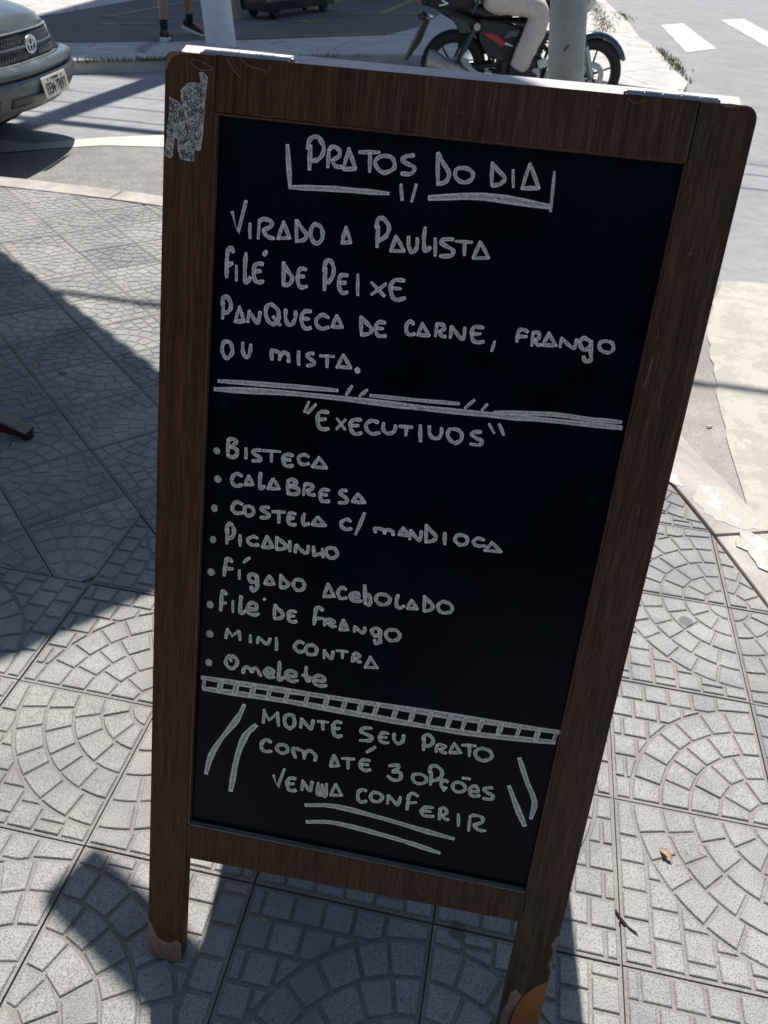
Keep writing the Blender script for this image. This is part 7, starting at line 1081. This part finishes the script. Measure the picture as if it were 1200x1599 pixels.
# tank, shrouds
def blob(secs_, n=16, p=2.4):
    out = []
    for (x, zc, rz_, ry) in secs_:
        out.append([Vector((x, ry * math.copysign(abs(math.cos(2 * math.pi * k / n)) ** (2 / p), math.cos(2 * math.pi * k / n)), zc + rz_ * math.copysign(abs(math.sin(2 * math.pi * k / n)) ** (2 / p), math.sin(2 * math.pi * k / n)))) for k in range(n)])
    return out
b = MB(); b.loft(blob([(0.50, 0.86, 0.03, 0.08), (0.56, 0.88, 0.08, 0.12), (0.70, 0.92, 0.12, 0.155), (0.85, 0.93, 0.125, 0.16), (0.96, 0.90, 0.10, 0.13), (1.0, 0.88, 0.05, 0.09)])); part('fuel_tank', b, 'navy', smooth=True)
for s_ in (-1, 1):
    b = MB(); q = [(0.76, 0.88), (1.02, 0.92), (1.07, 0.80), (0.98, 0.66), (0.90, 0.70), (0.80, 0.78)]
    b.prism(q, 0.145, 0.17, Matrix(((1, 0, 0), (0, 0, s_), (0, 1, 0)))); part('tank_shroud', b, 'navy', bev=0.006)
# seat, tail
b = MB(); b.loft(blob([(-0.30, 0.84, 0.02, 0.08), (-0.22, 0.83, 0.045, 0.11), (0.05, 0.80, 0.055, 0.13), (0.25, 0.76, 0.055, 0.13), (0.45, 0.77, 0.055, 0.10), (0.55, 0.81, 0.04, 0.08)])); part('seat', b, 'black', smooth=True)
b = MB(); b.loft(blob([(-0.40, 0.90, 0.02, 0.05), (-0.33, 0.86, 0.04, 0.08), (-0.10, 0.76, 0.055, 0.11), (0.12, 0.68, 0.06, 0.12), (0.30, 0.64, 0.05, 0.10)])); part('tail_cowl', b, 'carplastic', smooth=True)
b = MB(); b.prism([(-0.10, 0.74), (0.06, 0.70), (0.14, 0.61), (0.02, 0.60)], 0.11, 0.128, Matrix(((1, 0, 0), (0, 0, -1), (0, 1, 0)))); part('grab_panel', b, 'steel_dark')
b = MB(); b.loft([[Vector((x, y, z)) for y, z in ((-w, z0), (w, z0), (w, z1), (-w, z1))] for x, w, z0, z1 in ((-0.35, 0.05, 0.80, 0.93), (-0.42, 0.03, 0.84, 0.97))]); part('tail_lamp', b, 'red_lens', bev=0.008)
b = MB(); b.prism([(-0.26, 0.68), (-0.31, 0.70), (-0.37, 0.55), (-0.47, 0.34), (-0.44, 0.36), (-0.33, 0.50)], -0.07, 0.07, Matrix(((1, 0, 0), (0, 0, 1), (0, 1, 0)))); part('plate_bracket', b, 'black')
b = MB(); b.ellip((-0.34, -0.13, 0.715), (0.045, 0.03, 0.035)); part('turn_signal', b, 'black', smooth=True)
b = MB(); b.ellip((-0.26, -0.12, 0.72), (0.022, 0.022, 0.022)); part('turn_signal', b, 'chrome', smooth=True)
# frame and side panels
b = MB()
for s_ in (-1, 1):
    b.tube([(0.30, s_ * 0.10, 0.70), (0.62, s_ * 0.10, 0.72), (0.98, s_ * 0.05, 0.86)], 0.017, 8); b.tube([(0.36, s_ * 0.1, 0.34), (0.34, s_ * 0.1, 0.70)], 0.017, 8); b.tube([(0.36, s_ * 0.09, 0.30), (0.85, s_ * 0.09, 0.26), (0.98, s_ * 0.05, 0.82)], 0.016, 8)
part('frame', b, 'black')
for s_ in (-1, 1):
    My = Matrix(((1, 0, 0), (0, 0, s_), (0, 1, 0)))
    b = MB(); b.prism([(0.19, 0.72), (0.40, 0.70), (0.64, 0.66), (0.62, 0.48), (0.46, 0.40), (0.30, 0.42), (0.20, 0.56)], 0.115, 0.135, My); part('side_panel', b, 'carplastic', bev=0.006)
    b = MB(); b.prism([(0.23, 0.62), (0.36, 0.605), (0.46, 0.53), (0.40, 0.515), (0.36, 0.55), (0.27, 0.585)], 0.1365, 0.142, My); part('red_stripe', b, 'red')
    b = MB(); b.prism([(0.42, 0.58), (0.50, 0.60), (0.60, 0.60), (0.62, 0.66), (0.46, 0.64)], 0.1365, 0.141, My); part('navy_stripe', b, 'navy')
    b = MB(); b.prism([(0.44, 0.555), (0.515, 0.530), (0.51, 0.52), (0.44, 0.535)], 0.1425, 0.145, My); part('maker_mark', b, 'white')
# suspension, swingarm, chain cover
for s_ in (-1, 1):
    b = MB(); b.tube([(0.02, s_ * 0.13, 0.36), (0.16, s_ * 0.13, 0.68)], 0.014, 10); b.tube([(0.06, s_ * 0.13, 0.46), (0.16, s_ * 0.13, 0.66)], 0.026, 12); sh = part('shock_absorber', b, 'steel_dark')
    b = MB(); b.tube([(0.175, s_ * 0.135, 0.66), (0.16, s_ * 0.165, 0.66)], 0.03, 14); part('mount', b, 'alloy', sh)
    b = MB(); b.tube([(-0.03, s_ * 0.10, 0.31), (0.40, s_ * 0.10, 0.36)], 0.02, 8); part('swingarm', b, 'steel_dark')
b = MB(); b.prism([(0.04, 0.40), (0.10, 0.41), (0.17, 0.33), (0.34, 0.25), (0.40, 0.20), (0.30, 0.18), (0.12, 0.24)], 0.125, 0.145, Matrix(((1, 0, 0), (0, 0, -1), (0, 1, 0)))); part('peg_plate', b, 'alloy', bev=0.004)
# exhaust: big tapering muffler on the near side
b = MB(); b.tube([(-0.27, -0.19, 0.39), (-0.24, -0.19, 0.385), (-0.02, -0.19, 0.30), (0.12, -0.185, 0.245)], [0.075, 0.085, 0.07, 0.04], 18); part('muffler', b, 'muffler', smooth=True)
b = MB(); b.tube([(-0.20, -0.205, 0.40), (0.0, -0.235, 0.33), (0.18, -0.215, 0.25), (0.24, -0.20, 0.22)], [0.030, 0.042, 0.030, 0.012], 12); part('heat_shield', b, 'alloy', smooth=True)
b = MB(); b.tube(catmull([(0.12, -0.18, 0.245), (0.4, -0.15, 0.19), (0.75, -0.10, 0.18), (0.93, -0.06, 0.28), (0.93, -0.03, 0.44), (0.84, 0, 0.52)], 5), 0.02, 10); part('exhaust_pipe', b, 'steel_dark', smooth=True)
# engine
b = MB(); b.loft(blob([(0.42, 0.34, 0.10, 0.10), (0.48, 0.34, 0.13, 0.12), (0.68, 0.35, 0.14, 0.13), (0.82, 0.34, 0.11, 0.11), (0.86, 0.34, 0.07, 0.08)], 20, 3)); eng = part('engine', b, 'steel_dark', smooth=True)
b = MB(); b.tube([(0.60, -0.12, 0.34), (0.60, -0.165, 0.34)], [0.115, 0.10], 28); part('clutch_cover', b, 'steel_dark', eng)
b = MB(); b.tube([(0.76, -0.1, 0.31), (0.76, -0.15, 0.31)], [0.06, 0.05], 20); part('oil_cover', b, 'alloy', eng)
for k in range(7):
    b = MB(); z = 0.47 + 0.026 * k; b.box((0.74 + 0.012 * k, 0, z), (0.16, 0.19, 0.010), Matrix.Rotation(R(-12), 3, 'Y')); part('cooling_fin', b, 'steel_dark', eng)
b = MB(); b.box((0.77, 0, 0.55), (0.12, 0.14, 0.20), Matrix.Rotation(R(12), 3, 'Y')); part('cylinder', b, 'steel_dark', eng)
b = MB(); b.tube(catmull([(0.86, -0.12, 0.62), (0.93, -0.12, 0.60), (0.95, -0.11, 0.50), (0.92, -0.10, 0.44)], 4), 0.022, 10); part('breather_hose', b, 'alloy', smooth=True)
b = MB(); b.box((0.82, -0.125, 0.40), (0.09, 0.02, 0.075), Matrix.Rotation(R(-20), 3, 'Y')); part('horn_bracket', b, 'white', bev=0.004)
b = MB(); b.box((0.58, -0.20, 0.265), (0.10, 0.10, 0.02)); part('foot_peg', b, 'rubber')
b = MB(); b.tube([(0.50, -0.14, 0.22), (0.74, -0.18, 0.21)], 0.009, 8); part('brake_pedal', b, 'alloy')
b = MB(); b.tube([(0.42, 0.12, 0.24), (0.30, 0.26, -0.0)], 0.012, 8); part('side_stand', b, 'black')
for s_ in (-1, 1):
    b = MB(); b.tube([(0.98, s_ * 0.30, 1.05), (0.94, s_ * 0.36, 1.22)], 0.006, 6); b.ellip((0.93, s_ * 0.38, 1.25), (0.02, 0.07, 0.045)); part('mirror', b, 'black', smooth=True)

# ------------------------------------------------------------------ people
def skinned(name, joints, bones, mat, parent, root=0, sub=2, **k):
    me = bpy.data.meshes.new(name + '_base'); names = list(joints); idx = {n: i for i, n in enumerate(names)}
    me.from_pydata([joints[n][0] for n in names], [(idx[a], idx[c]) for a, c in bones], [])
    ob = bpy.data.objects.new('tmp_skin', me); COL.objects.link(ob)
    sk = ob.modifiers.new('skin', 'SKIN'); sk.use_smooth_shade = True
    if not me.skin_vertices:
        me.attributes.get('x')
    for i, n in enumerate(names):
        r_ = joints[n][1]; v = me.skin_vertices[0].data[i]; v.radius = r_ if hasattr(r_, '__len__') else (r_, r_); v.use_root = (i == root)
    sb = ob.modifiers.new('sub', 'SUBSURF'); sb.levels = sub; sb.render_levels = sub
    bpy.context.view_layer.update()
    m2 = bpy.data.meshes.new_from_object(ob.evaluated_get(bpy.context.evaluated_depsgraph_get()))
    bpy.data.objects.remove(ob); m2.name = name; m2.materials.clear(); m2.materials.append(mat)
    for p in m2.polygons: p.use_smooth = True
    return link(name, m2, parent, **k)
def hand_mesh(b, wrist, d, side, s=1.0):
    d = Vector(d).normalized(); up = Vector((0, 0, 1)); x = d.cross(up).normalized(); n = x.cross(d)
    w = Vector(wrist)
    b.tube([w, w + d * 0.05 * s, w + d * 0.09 * s], [0.026 * s, 0.038 * s, 0.034 * s], 10, flat=0.55)
    for k, (o_, L_) in enumerate(((-0.027, 0.062), (-0.009, 0.074), (0.009, 0.070), (0.026, 0.055))):
        p0 = w + d * 0.085 * s + x * o_ * s; p1 = p0 + d * L_ * 0.5 * s - n * 0.012 * s; p2 = p1 + d * L_ * 0.3 * s - n * 0.032 * s; p3 = p2 - d * 0.005 * s - n * 0.022 * s
        b.tube([p0, p1, p2, p3], [0.0095 * s, 0.009 * s, 0.0085 * s, 0.007 * s], 8)
    p0 = w + d * 0.03 * s + x * side * 0.03 * s; b.tube([p0, p0 + d * 0.03 * s + x * side * 0.025 * s - n * 0.01 * s, p0 + d * 0.058 * s + x * side * 0.022 * s - n * 0.025 * s], [0.013 * s, 0.011 * s, 0.009 * s], 8)
def head_parts(root, c, face, hairm='hair', helmet=False):
    c = Vector(c); f = Vector(face).normalized(); l = Vector((0, 0, 1)).cross(f).normalized(); Mh = Matrix((f, l, Vector((0, 0, 1)))).transposed()
    b = MB(); b.ellip(c, (0.095, 0.076, 0.118), 18, 12, Mh); b.ellip(c + Mh @ Vector((0.035, 0, -0.06)), (0.055, 0.05, 0.055), 12, 8, Mh)
    b.loft([[c + Mh @ Vector((x_, y_, z_)) for y_, z_ in ((-w_, zz - 0.008), (w_, zz - 0.008), (0, zz + 0.01))] for x_, w_, zz in ((0.08, 0.012, 0.01), (0.115, 0.016, -0.03), (0.09, 0.012, -0.042))] if False else [[c + Mh @ Vector((0.085, y_, z_)) for y_, z_ in ((-0.010, 0.015), (0.010, 0.015), (0.014, -0.03), (-0.014, -0.03))], [c + Mh @ Vector((0.112, y_, z_)) for y_, z_ in ((-0.006, -0.012), (0.006, -0.012), (0.009, -0.028), (-0.009, -0.028))]])
    for s_ in (-1, 1): b.ellip(c + Mh @ Vector((0, s_ * 0.078, -0.005)), (0.02, 0.008, 0.03), 8, 6, Mh)
    b.build('head', M['skin'], root, smooth=True)
    b = MB()
    for s_ in (-1, 1): b.ellip(c + Mh @ Vector((0.085, s_ * 0.031, 0.012)), (0.009, 0.013, 0.008), 8, 6, Mh)
    b.build('eyes', M['hair'], root)
    b = MB(); b.ellip(c + Mh @ Vector((0.088, 0, -0.062)), (0.006, 0.024, 0.006), 8, 6, Mh); b.build('mouth', M['red'], root)
    if helmet:
        b = MB(); b.ellip(c + Vector((0, 0, 0.015)), (0.15, 0.125, 0.15), 22, 14, Mh); h_ = b.build('helmet', M['blackcar'], root, smooth=True)
    else:
        b = MB(); b.ellip(c + Mh @ Vector((-0.015, 0, 0.025)), (0.10, 0.086, 0.115), 18, 12, Mh); b.build('hair', M[hairm], root, smooth=True)
# rider: seated, right leg towards us, boot on the peg
rider = empty('person', MO, (0, 0, yaw_m), label='rider in beige trousers and navy jacket seated on the motorcycle', cat='person')
J = {'pelvis': ((0.24, 0, 0.93), 0.13), 'belly': ((0.26, 0, 1.08), 0.13), 'chest': ((0.34, 0, 1.30), (0.16, 0.13)), 'neck': ((0.42, 0, 1.47), 0.055), 'skull': ((0.45, 0, 1.56), 0.06)}
Bn = [('pelvis', 'belly'), ('belly', 'chest'), ('chest', 'neck'), ('neck', 'skull')]
for s_, n in ((-1, 'r'), (1, 'l')):
    J.update({'sh' + n: ((0.38, s_ * 0.18, 1.37), 0.055), 'el' + n: ((0.58, s_ * 0.29, 1.15), 0.042), 'wr' + n: ((0.86, s_ * 0.32, 1.06), 0.028),
              'hip' + n: ((0.30, s_ * 0.10, 0.90), 0.095), 'kn' + n: ((0.70, s_ * 0.22, 0.84), 0.062), 'an' + n: ((0.58, s_ * 0.20, 0.36), 0.042), 'to' + n: ((0.72, s_ * 0.21, 0.30), 0.035)})
    Bn += [('chest', 'sh' + n), ('sh' + n, 'el' + n), ('el' + n, 'wr' + n), ('pelvis', 'hip' + n), ('hip' + n, 'kn' + n), ('kn' + n, 'an' + n), ('an' + n, 'to' + n)]
skinned('body', J, Bn, M['skin'], rider)
J = {'pelvis': ((0.22, 0, 0.94), 0.15)}; Bn = []
for s_, n in ((-1, 'r'), (1, 'l')):
    J.update({'hip' + n: ((0.32, s_ * 0.12, 0.90), 0.15), 'th' + n: ((0.52, s_ * 0.18, 0.885), 0.142), 'kn' + n: ((0.71, s_ * 0.22, 0.83), 0.115), 'kb' + n: ((0.70, s_ * 0.22, 0.70), 0.104), 'ca' + n: ((0.64, s_ * 0.21, 0.54), 0.102), 'cu' + n: ((0.585, s_ * 0.20, 0.375), 0.088), 'ce' + n: ((0.57, s_ * 0.20, 0.34), 0.085)})
    Bn += [('pelvis', 'hip' + n), ('hip' + n, 'th' + n), ('th' + n, 'kn' + n), ('kn' + n, 'kb' + n), ('kb' + n, 'ca' + n), ('ca' + n, 'cu' + n), ('cu' + n, 'ce' + n)]
tr_ = skinned('trousers', J, Bn, M['khaki'], rider, sub=4)
fold = bpy.data.textures.new('cloth_folds', 'CLOUDS'); fold.noise_scale = 0.075; fold.noise_depth = 2
md = tr_.modifiers.new('folds', 'DISPLACE'); md.texture = fold; md.strength = 0.028; md.mid_level = 0.5; md.texture_coords = 'LOCAL'
J = {'hem': ((0.20, 0, 0.89), (0.19, 0.17)), 'waist': ((0.23, 0, 1.05), (0.165, 0.15)), 'chest': ((0.33, 0, 1.30), (0.19, 0.15)), 'col': ((0.41, 0, 1.45), 0.075)}; Bn = [('hem', 'waist'), ('waist', 'chest'), ('chest', 'col')]
for s_, n in ((-1, 'r'), (1, 'l')):
    J.update({'sh' + n: ((0.38, s_ * 0.19, 1.37), 0.085), 'el' + n: ((0.58, s_ * 0.30, 1.15), 0.065), 'wr' + n: ((0.84, s_ * 0.32, 1.065), 0.045)}); Bn += [('chest', 'sh' + n), ('sh' + n, 'el' + n), ('el' + n, 'wr' + n)]
skinned('jacket', J, Bn, M['denim'], rider)
for s_ in (-1, 1):
    b = MB(); b.loft([[Vector((x, s_ * 0.205 + y, z)) for y, z in ((-w, z0), (w, z0), (w, z0 + 0.03), (w * 0.8, z1), (-w * 0.8, z1), (-w, z0 + 0.03))] for x, w, z0, z1 in ((0.50, 0.035, 0.275, 0.36), (0.55, 0.04, 0.27, 0.39), (0.62, 0.043, 0.27, 0.37), (0.70, 0.045, 0.27, 0.34), (0.76, 0.035, 0.275, 0.315))]); b.build('shoe', M['black'], rider, smooth=50)
    b = MB(); hand_mesh(b, (0.86, s_ * 0.32, 1.065), (1, s_ * 0.1, -0.1), -s_); b.build('hand', M['skin'], rider, smooth=True)
head_parts(rider, (0.49, 0, 1.63), (1, 0, -0.1), helmet=True)
# delivery bag on the tail
bag = empty('backpack', (MO[0], MO[1], MO[2] - 0.11), (0, 0, yaw_m), label='black backpack with a white letter mark behind the rider', cat='backpack')
b = MB(); b.loft(blob([(-0.30, 1.10, 0.17, 0.12), (-0.27, 1.10, 0.21, 0.17), (-0.10, 1.10, 0.225, 0.19), (0.06, 1.10, 0.22, 0.18), (0.12, 1.10, 0.19, 0.15)], 24, 5)); b.build('sack', M['bagcloth'], bag, smooth=True)
b = MB(); b.loft(blob([(-0.345, 1.0, 0.08, 0.08), (-0.33, 1.0, 0.10, 0.12), (-0.28, 1.0, 0.11, 0.13)], 20, 4)); b.build('front_pocket', M['bagcloth'], bag, smooth=True)
b = MB()
My = Matrix(((1, 0, 0), (0, 0, -1), (0, 1, 0)))
mz = [(-0.205, 0.915), (-0.125, 0.935), (-0.185, 0.955), (-0.120, 0.985), (-0.200, 0.990)]
for a, c in zip(mz, mz[1:]):
    a = Vector(a); c = Vector(c); n_ = Vector((-(c - a).y, (c - a).x)).normalized() * 0.006
    b.prism([tuple(a + n_), tuple(c + n_), tuple(c - n_), tuple(a - n_)], 0.1905, 0.1945, My)
b.build('letter_mark', M['white'], bag)
for s_ in (-1, 1):
    b = MB(); b.tube(catmull([(0.11, s_ * 0.13, 0.86), (0.15, s_ * 0.15, 1.0), (0.15, s_ * 0.14, 1.2), (0.2, s_ * 0.12, 1.36)], 5), 0.014, 8, flat=0.5); b.build('strap', M['steel_dark'], bag, smooth=True)

# pedestrian walking on the lot: bare legs, dark socks, black and white shoes
ped = empty('person', (-3.52, 8.0, 0.0), label='pedestrian with bare legs, dark socks and black-and-white shoes walking past the lot', cat='person')
fa, fb = Vector((0.0, -0.30, 0)), Vector((0.06, 0.34, 0.03))
J = {'pelvis': ((0.02, 0.0, 0.93), 0.12), 'belly': ((0.02, 0, 1.08), 0.11), 'chest': ((0.02, 0.02, 1.30), (0.15, 0.11)), 'neck': ((0.03, 0.03, 1.48), 0.05), 'skull': ((0.04, 0.04, 1.58), 0.06)}
Bn = [('pelvis', 'belly'), ('belly', 'chest'), ('chest', 'neck'), ('neck', 'skull')]
J.update({'hip1': ((-0.05, -0.08, 0.90), 0.088), 'kn1': ((-0.03, -0.17, 0.50), 0.056), 'ca1': ((-0.01, -0.25, 0.34), 0.056), 'an1': ((fa.x, fa.y + 0.01, 0.10), 0.036), 'to1': ((fa.x + 0.10, fa.y + 0.06, 0.05), 0.034),
          'hip2': ((0.08, 0.08, 0.90), 0.088), 'kn2': ((0.10, 0.22, 0.50), 0.056), 'ca2': ((0.07, 0.28, 0.36), 0.056), 'an2': ((fb.x, fb.y, 0.14), 0.036), 'to2': ((fb.x + 0.13, fb.y + 0.04, 0.055), 0.034),
          'sh1': ((-0.02, -0.17, 1.38), 0.05), 'el1': ((-0.06, -0.23, 1.10), 0.038), 'wr1': ((0.10, -0.22, 0.88), 0.027), 'sh2': ((0.06, 0.20, 1.38), 0.05), 'el2': ((0.02, 0.28, 1.10), 0.038), 'wr2': ((-0.08, 0.27, 0.86), 0.027)})
Bn += [('pelvis', 'hip1'), ('hip1', 'kn1'), ('kn1', 'ca1'), ('ca1', 'an1'), ('an1', 'to1'), ('pelvis', 'hip2'), ('hip2', 'kn2'), ('kn2', 'ca2'), ('ca2', 'an2'), ('an2', 'to2'), ('chest', 'sh1'), ('sh1', 'el1'), ('el1', 'wr1'), ('chest', 'sh2'), ('sh2', 'el2'), ('el2', 'wr2')]
skinned('body', J, Bn, M['skin'], ped)
J2 = {'pelvis': ((0.02, 0.0, 0.95), 0.14), 'h1': ((-0.05, -0.09, 0.86), 0.11), 'k1': ((-0.04, -0.15, 0.60), 0.095), 'h2': ((0.08, 0.09, 0.86), 0.11), 'k2': ((0.10, 0.19, 0.60), 0.095)}
skinned('shorts', J2, [('pelvis', 'h1'), ('h1', 'k1'), ('pelvis', 'h2'), ('h2', 'k2')], M['cloth_grey'], ped)
J3 = {'hem': ((0.02, 0, 0.92), (0.15, 0.14)), 'waist': ((0.02, 0, 1.08), (0.14, 0.13)), 'chest': ((0.02, 0.02, 1.30), (0.175, 0.135)), 'col': ((0.03, 0.03, 1.46), 0.065), 's1': ((-0.02, -0.18, 1.38), 0.075), 'e1': ((-0.05, -0.22, 1.20), 0.06), 's2': ((0.06, 0.21, 1.38), 0.075), 'e2': ((0.03, 0.26, 1.20), 0.06)}
skinned('shirt', J3, [('hem', 'waist'), ('waist', 'chest'), ('chest', 'col'), ('chest', 's1'), ('s1', 'e1'), ('chest', 's2'), ('s2', 'e2')], M['shirt'], ped)
for (f_, tz, ang2, an, ca) in ((fa, 0.0, R(100), (fa.x, fa.y + 0.01, 0.10), (-0.01, -0.25, 0.34)), (fb, 0.035, R(12), (fb.x, fb.y, 0.14), (0.07, 0.28, 0.36))):
    an = Vector(an); ca = Vector(ca)
    b = MB(); b.tube([an + Vector((0, 0, -0.04)), an + Vector((0, 0, 0.0)), an.lerp(ca, 0.35), an.lerp(ca, 0.42)], [0.045, 0.043, 0.044, 0.047], 14); b.build('sock', M['sock'], ped, smooth=40)
    Rz = Matrix.Rotation(ang2, 3, 'Z'); Ry = Matrix.Rotation(R(18 if tz else 0), 3, 'Y')
    def shoe(z_off, prof, mat, nm):
        b = MB(); b.loft([[Rz @ (Ry @ Vector((x - 0.06, y, z))) + Vector((f_.x, f_.y, tz + z_off)) for y, z in ((-w, z0), (w, z0), (w * 1.02, (z0 + z1) / 2), (w * 0.75, z1), (-w * 0.75, z1), (-w * 1.02, (z0 + z1) / 2))] for x, w, z0, z1 in prof]); b.build(nm, M[mat], ped, smooth=50)
    shoe(0.0, ((-0.05, 0.030, 0.0, 0.045), (0.0, 0.040, 0.0, 0.040), (0.10, 0.046, 0.0, 0.034), (0.19, 0.042, 0.006, 0.034), (0.235, 0.022, 0.014, 0.034)), 'white', 'shoe_sole')
    shoe(0.0, ((-0.045, 0.026, 0.040, 0.10), (0.0, 0.036, 0.038, 0.115), (0.07, 0.040, 0.034, 0.105), (0.13, 0.041, 0.033, 0.075), (0.19, 0.036, 0.033, 0.060), (0.222, 0.018, 0.033, 0.045)), 'black', 'shoe')
for w_, d_, s_ in (((0.10, -0.22, 0.88), (0.3, 0, -1), 1), ((-0.08, 0.27, 0.86), (-0.2, 0.05, -1), -1)):
    b = MB(); hand_mesh(b, w_, d_, s_); b.build('hand', M['skin'], ped, smooth=True)
head_parts(ped, (0.05, 0.04, 1.64), (1, 0.25, 0))

# ------------------------------------------------------------------ behind the view: unseen shop front and person, added to darken the black panel's reflection
shop = empty('added_shop_front', (1.0, -6.4, 0), label='low dark shop front on the near side of the pavement, behind the view', cat='shop')
b = MB(); b.box((0, -1.5, 1.6), (18, 3.0, 3.2)); b.build('wall', M['carplastic'], shop)
for k in range(6):
    b = MB(); b.box((-7 + 2.8 * k, 0.03, 1.35), (2.2, 0.06, 2.3)); w_ = b.build('window', M['steel_dark'], shop)
    b = MB(); b.box((-7 + 2.8 * k, 0.07, 1.35), (2.0, 0.015, 2.1)); b.build('pane', M['glass'], w_)
b = MB(); b.box((0, 0.45, 3.0), (18, 0.9, 0.1)); b.build('canopy', M['canvas'], shop)
ph = empty('person', (0.60, -2.62, 0.0), (0, 0, R(80)), label='person in dark clothes holding up the phone, behind the view', cat='person')
J = {'pelvis': ((0, 0, 0.93), 0.12), 'belly': ((0, 0, 1.08), 0.11), 'chest': ((0, 0, 1.30), (0.15, 0.11)), 'neck': ((0.02, 0, 1.48), 0.05), 'skull': ((0.03, 0, 1.58), 0.06)}
Bn = [('pelvis', 'belly'), ('belly', 'chest'), ('chest', 'neck'), ('neck', 'skull')]
for s_, n in ((-1, 'r'), (1, 'l')):
    J.update({'sh' + n: ((0, s_ * 0.18, 1.38), 0.05), 'el' + n: ((0.10, s_ * 0.24, 1.12), 0.04), 'wr' + n: ((0.30, s_ * 0.08 - 0.14, 1.22), 0.027),
              'hip' + n: ((0, s_ * 0.09, 0.9), 0.09), 'kn' + n: ((0.02, s_ * 0.11, 0.5), 0.058), 'an' + n: ((0, s_ * 0.12, 0.09), 0.04), 'to' + n: ((0.14, s_ * 0.13, 0.04), 0.035)})
    Bn += [('chest', 'sh' + n), ('sh' + n, 'el' + n), ('el' + n, 'wr' + n), ('pelvis', 'hip' + n), ('hip' + n, 'kn' + n), ('kn' + n, 'an' + n), ('an' + n, 'to' + n)]
skinned('body', J, Bn, M['skin'], ph)
J = {'pelvis': ((0, 0, 0.95), 0.15)}; Bn = []
for s_, n in ((-1, 'r'), (1, 'l')):
    J.update({'hip' + n: ((0, s_ * 0.10, 0.88), 0.12), 'kn' + n: ((0.02, s_ * 0.115, 0.5), 0.095), 'an' + n: ((0, s_ * 0.12, 0.12), 0.08)}); Bn += [('pelvis', 'hip' + n), ('hip' + n, 'kn' + n), ('kn' + n, 'an' + n)]
skinned('trousers', J, Bn, M['denim'], ph)
J = {'hem': ((0, 0, 0.90), (0.17, 0.15)), 'waist': ((0, 0, 1.08), (0.15, 0.13)), 'chest': ((0, 0, 1.30), (0.19, 0.14)), 'col': ((0.02, 0, 1.46), 0.07)}; Bn = [('hem', 'waist'), ('waist', 'chest'), ('chest', 'col')]
for s_, n in ((-1, 'r'), (1, 'l')):
    J.update({'sh' + n: ((0, s_ * 0.19, 1.38), 0.08), 'el' + n: ((0.10, s_ * 0.245, 1.13), 0.065), 'wr' + n: ((0.26, s_ * 0.10 - 0.12, 1.20), 0.045)}); Bn += [('chest', 'sh' + n), ('sh' + n, 'el' + n), ('el' + n, 'wr' + n)]
skinned('jacket', J, Bn, M['sock'], ph)
for s_ in (-1, 1):
    b = MB(); b.loft([[Vector((x, s_ * 0.125 + y, z)) for y, z in ((-w, 0), (w, 0), (w, 0.04), (w * 0.75, z1), (-w * 0.75, z1), (-w, 0.04))] for x, w, z1 in ((-0.08, 0.03, 0.08), (-0.02, 0.042, 0.11), (0.08, 0.048, 0.09), (0.17, 0.04, 0.055), (0.21, 0.02, 0.04))]); b.build('shoe', M['black'], ph, smooth=50)
    b = MB(); hand_mesh(b, (0.30, s_ * 0.08 - 0.14, 1.22), (0.6, -s_ * 0.3, 0.4), -s_, 0.9); b.build('hand', M['skin'], ph, smooth=True)
head_parts(ph, (0.05, 0, 1.63), (1, 0, -0.35))
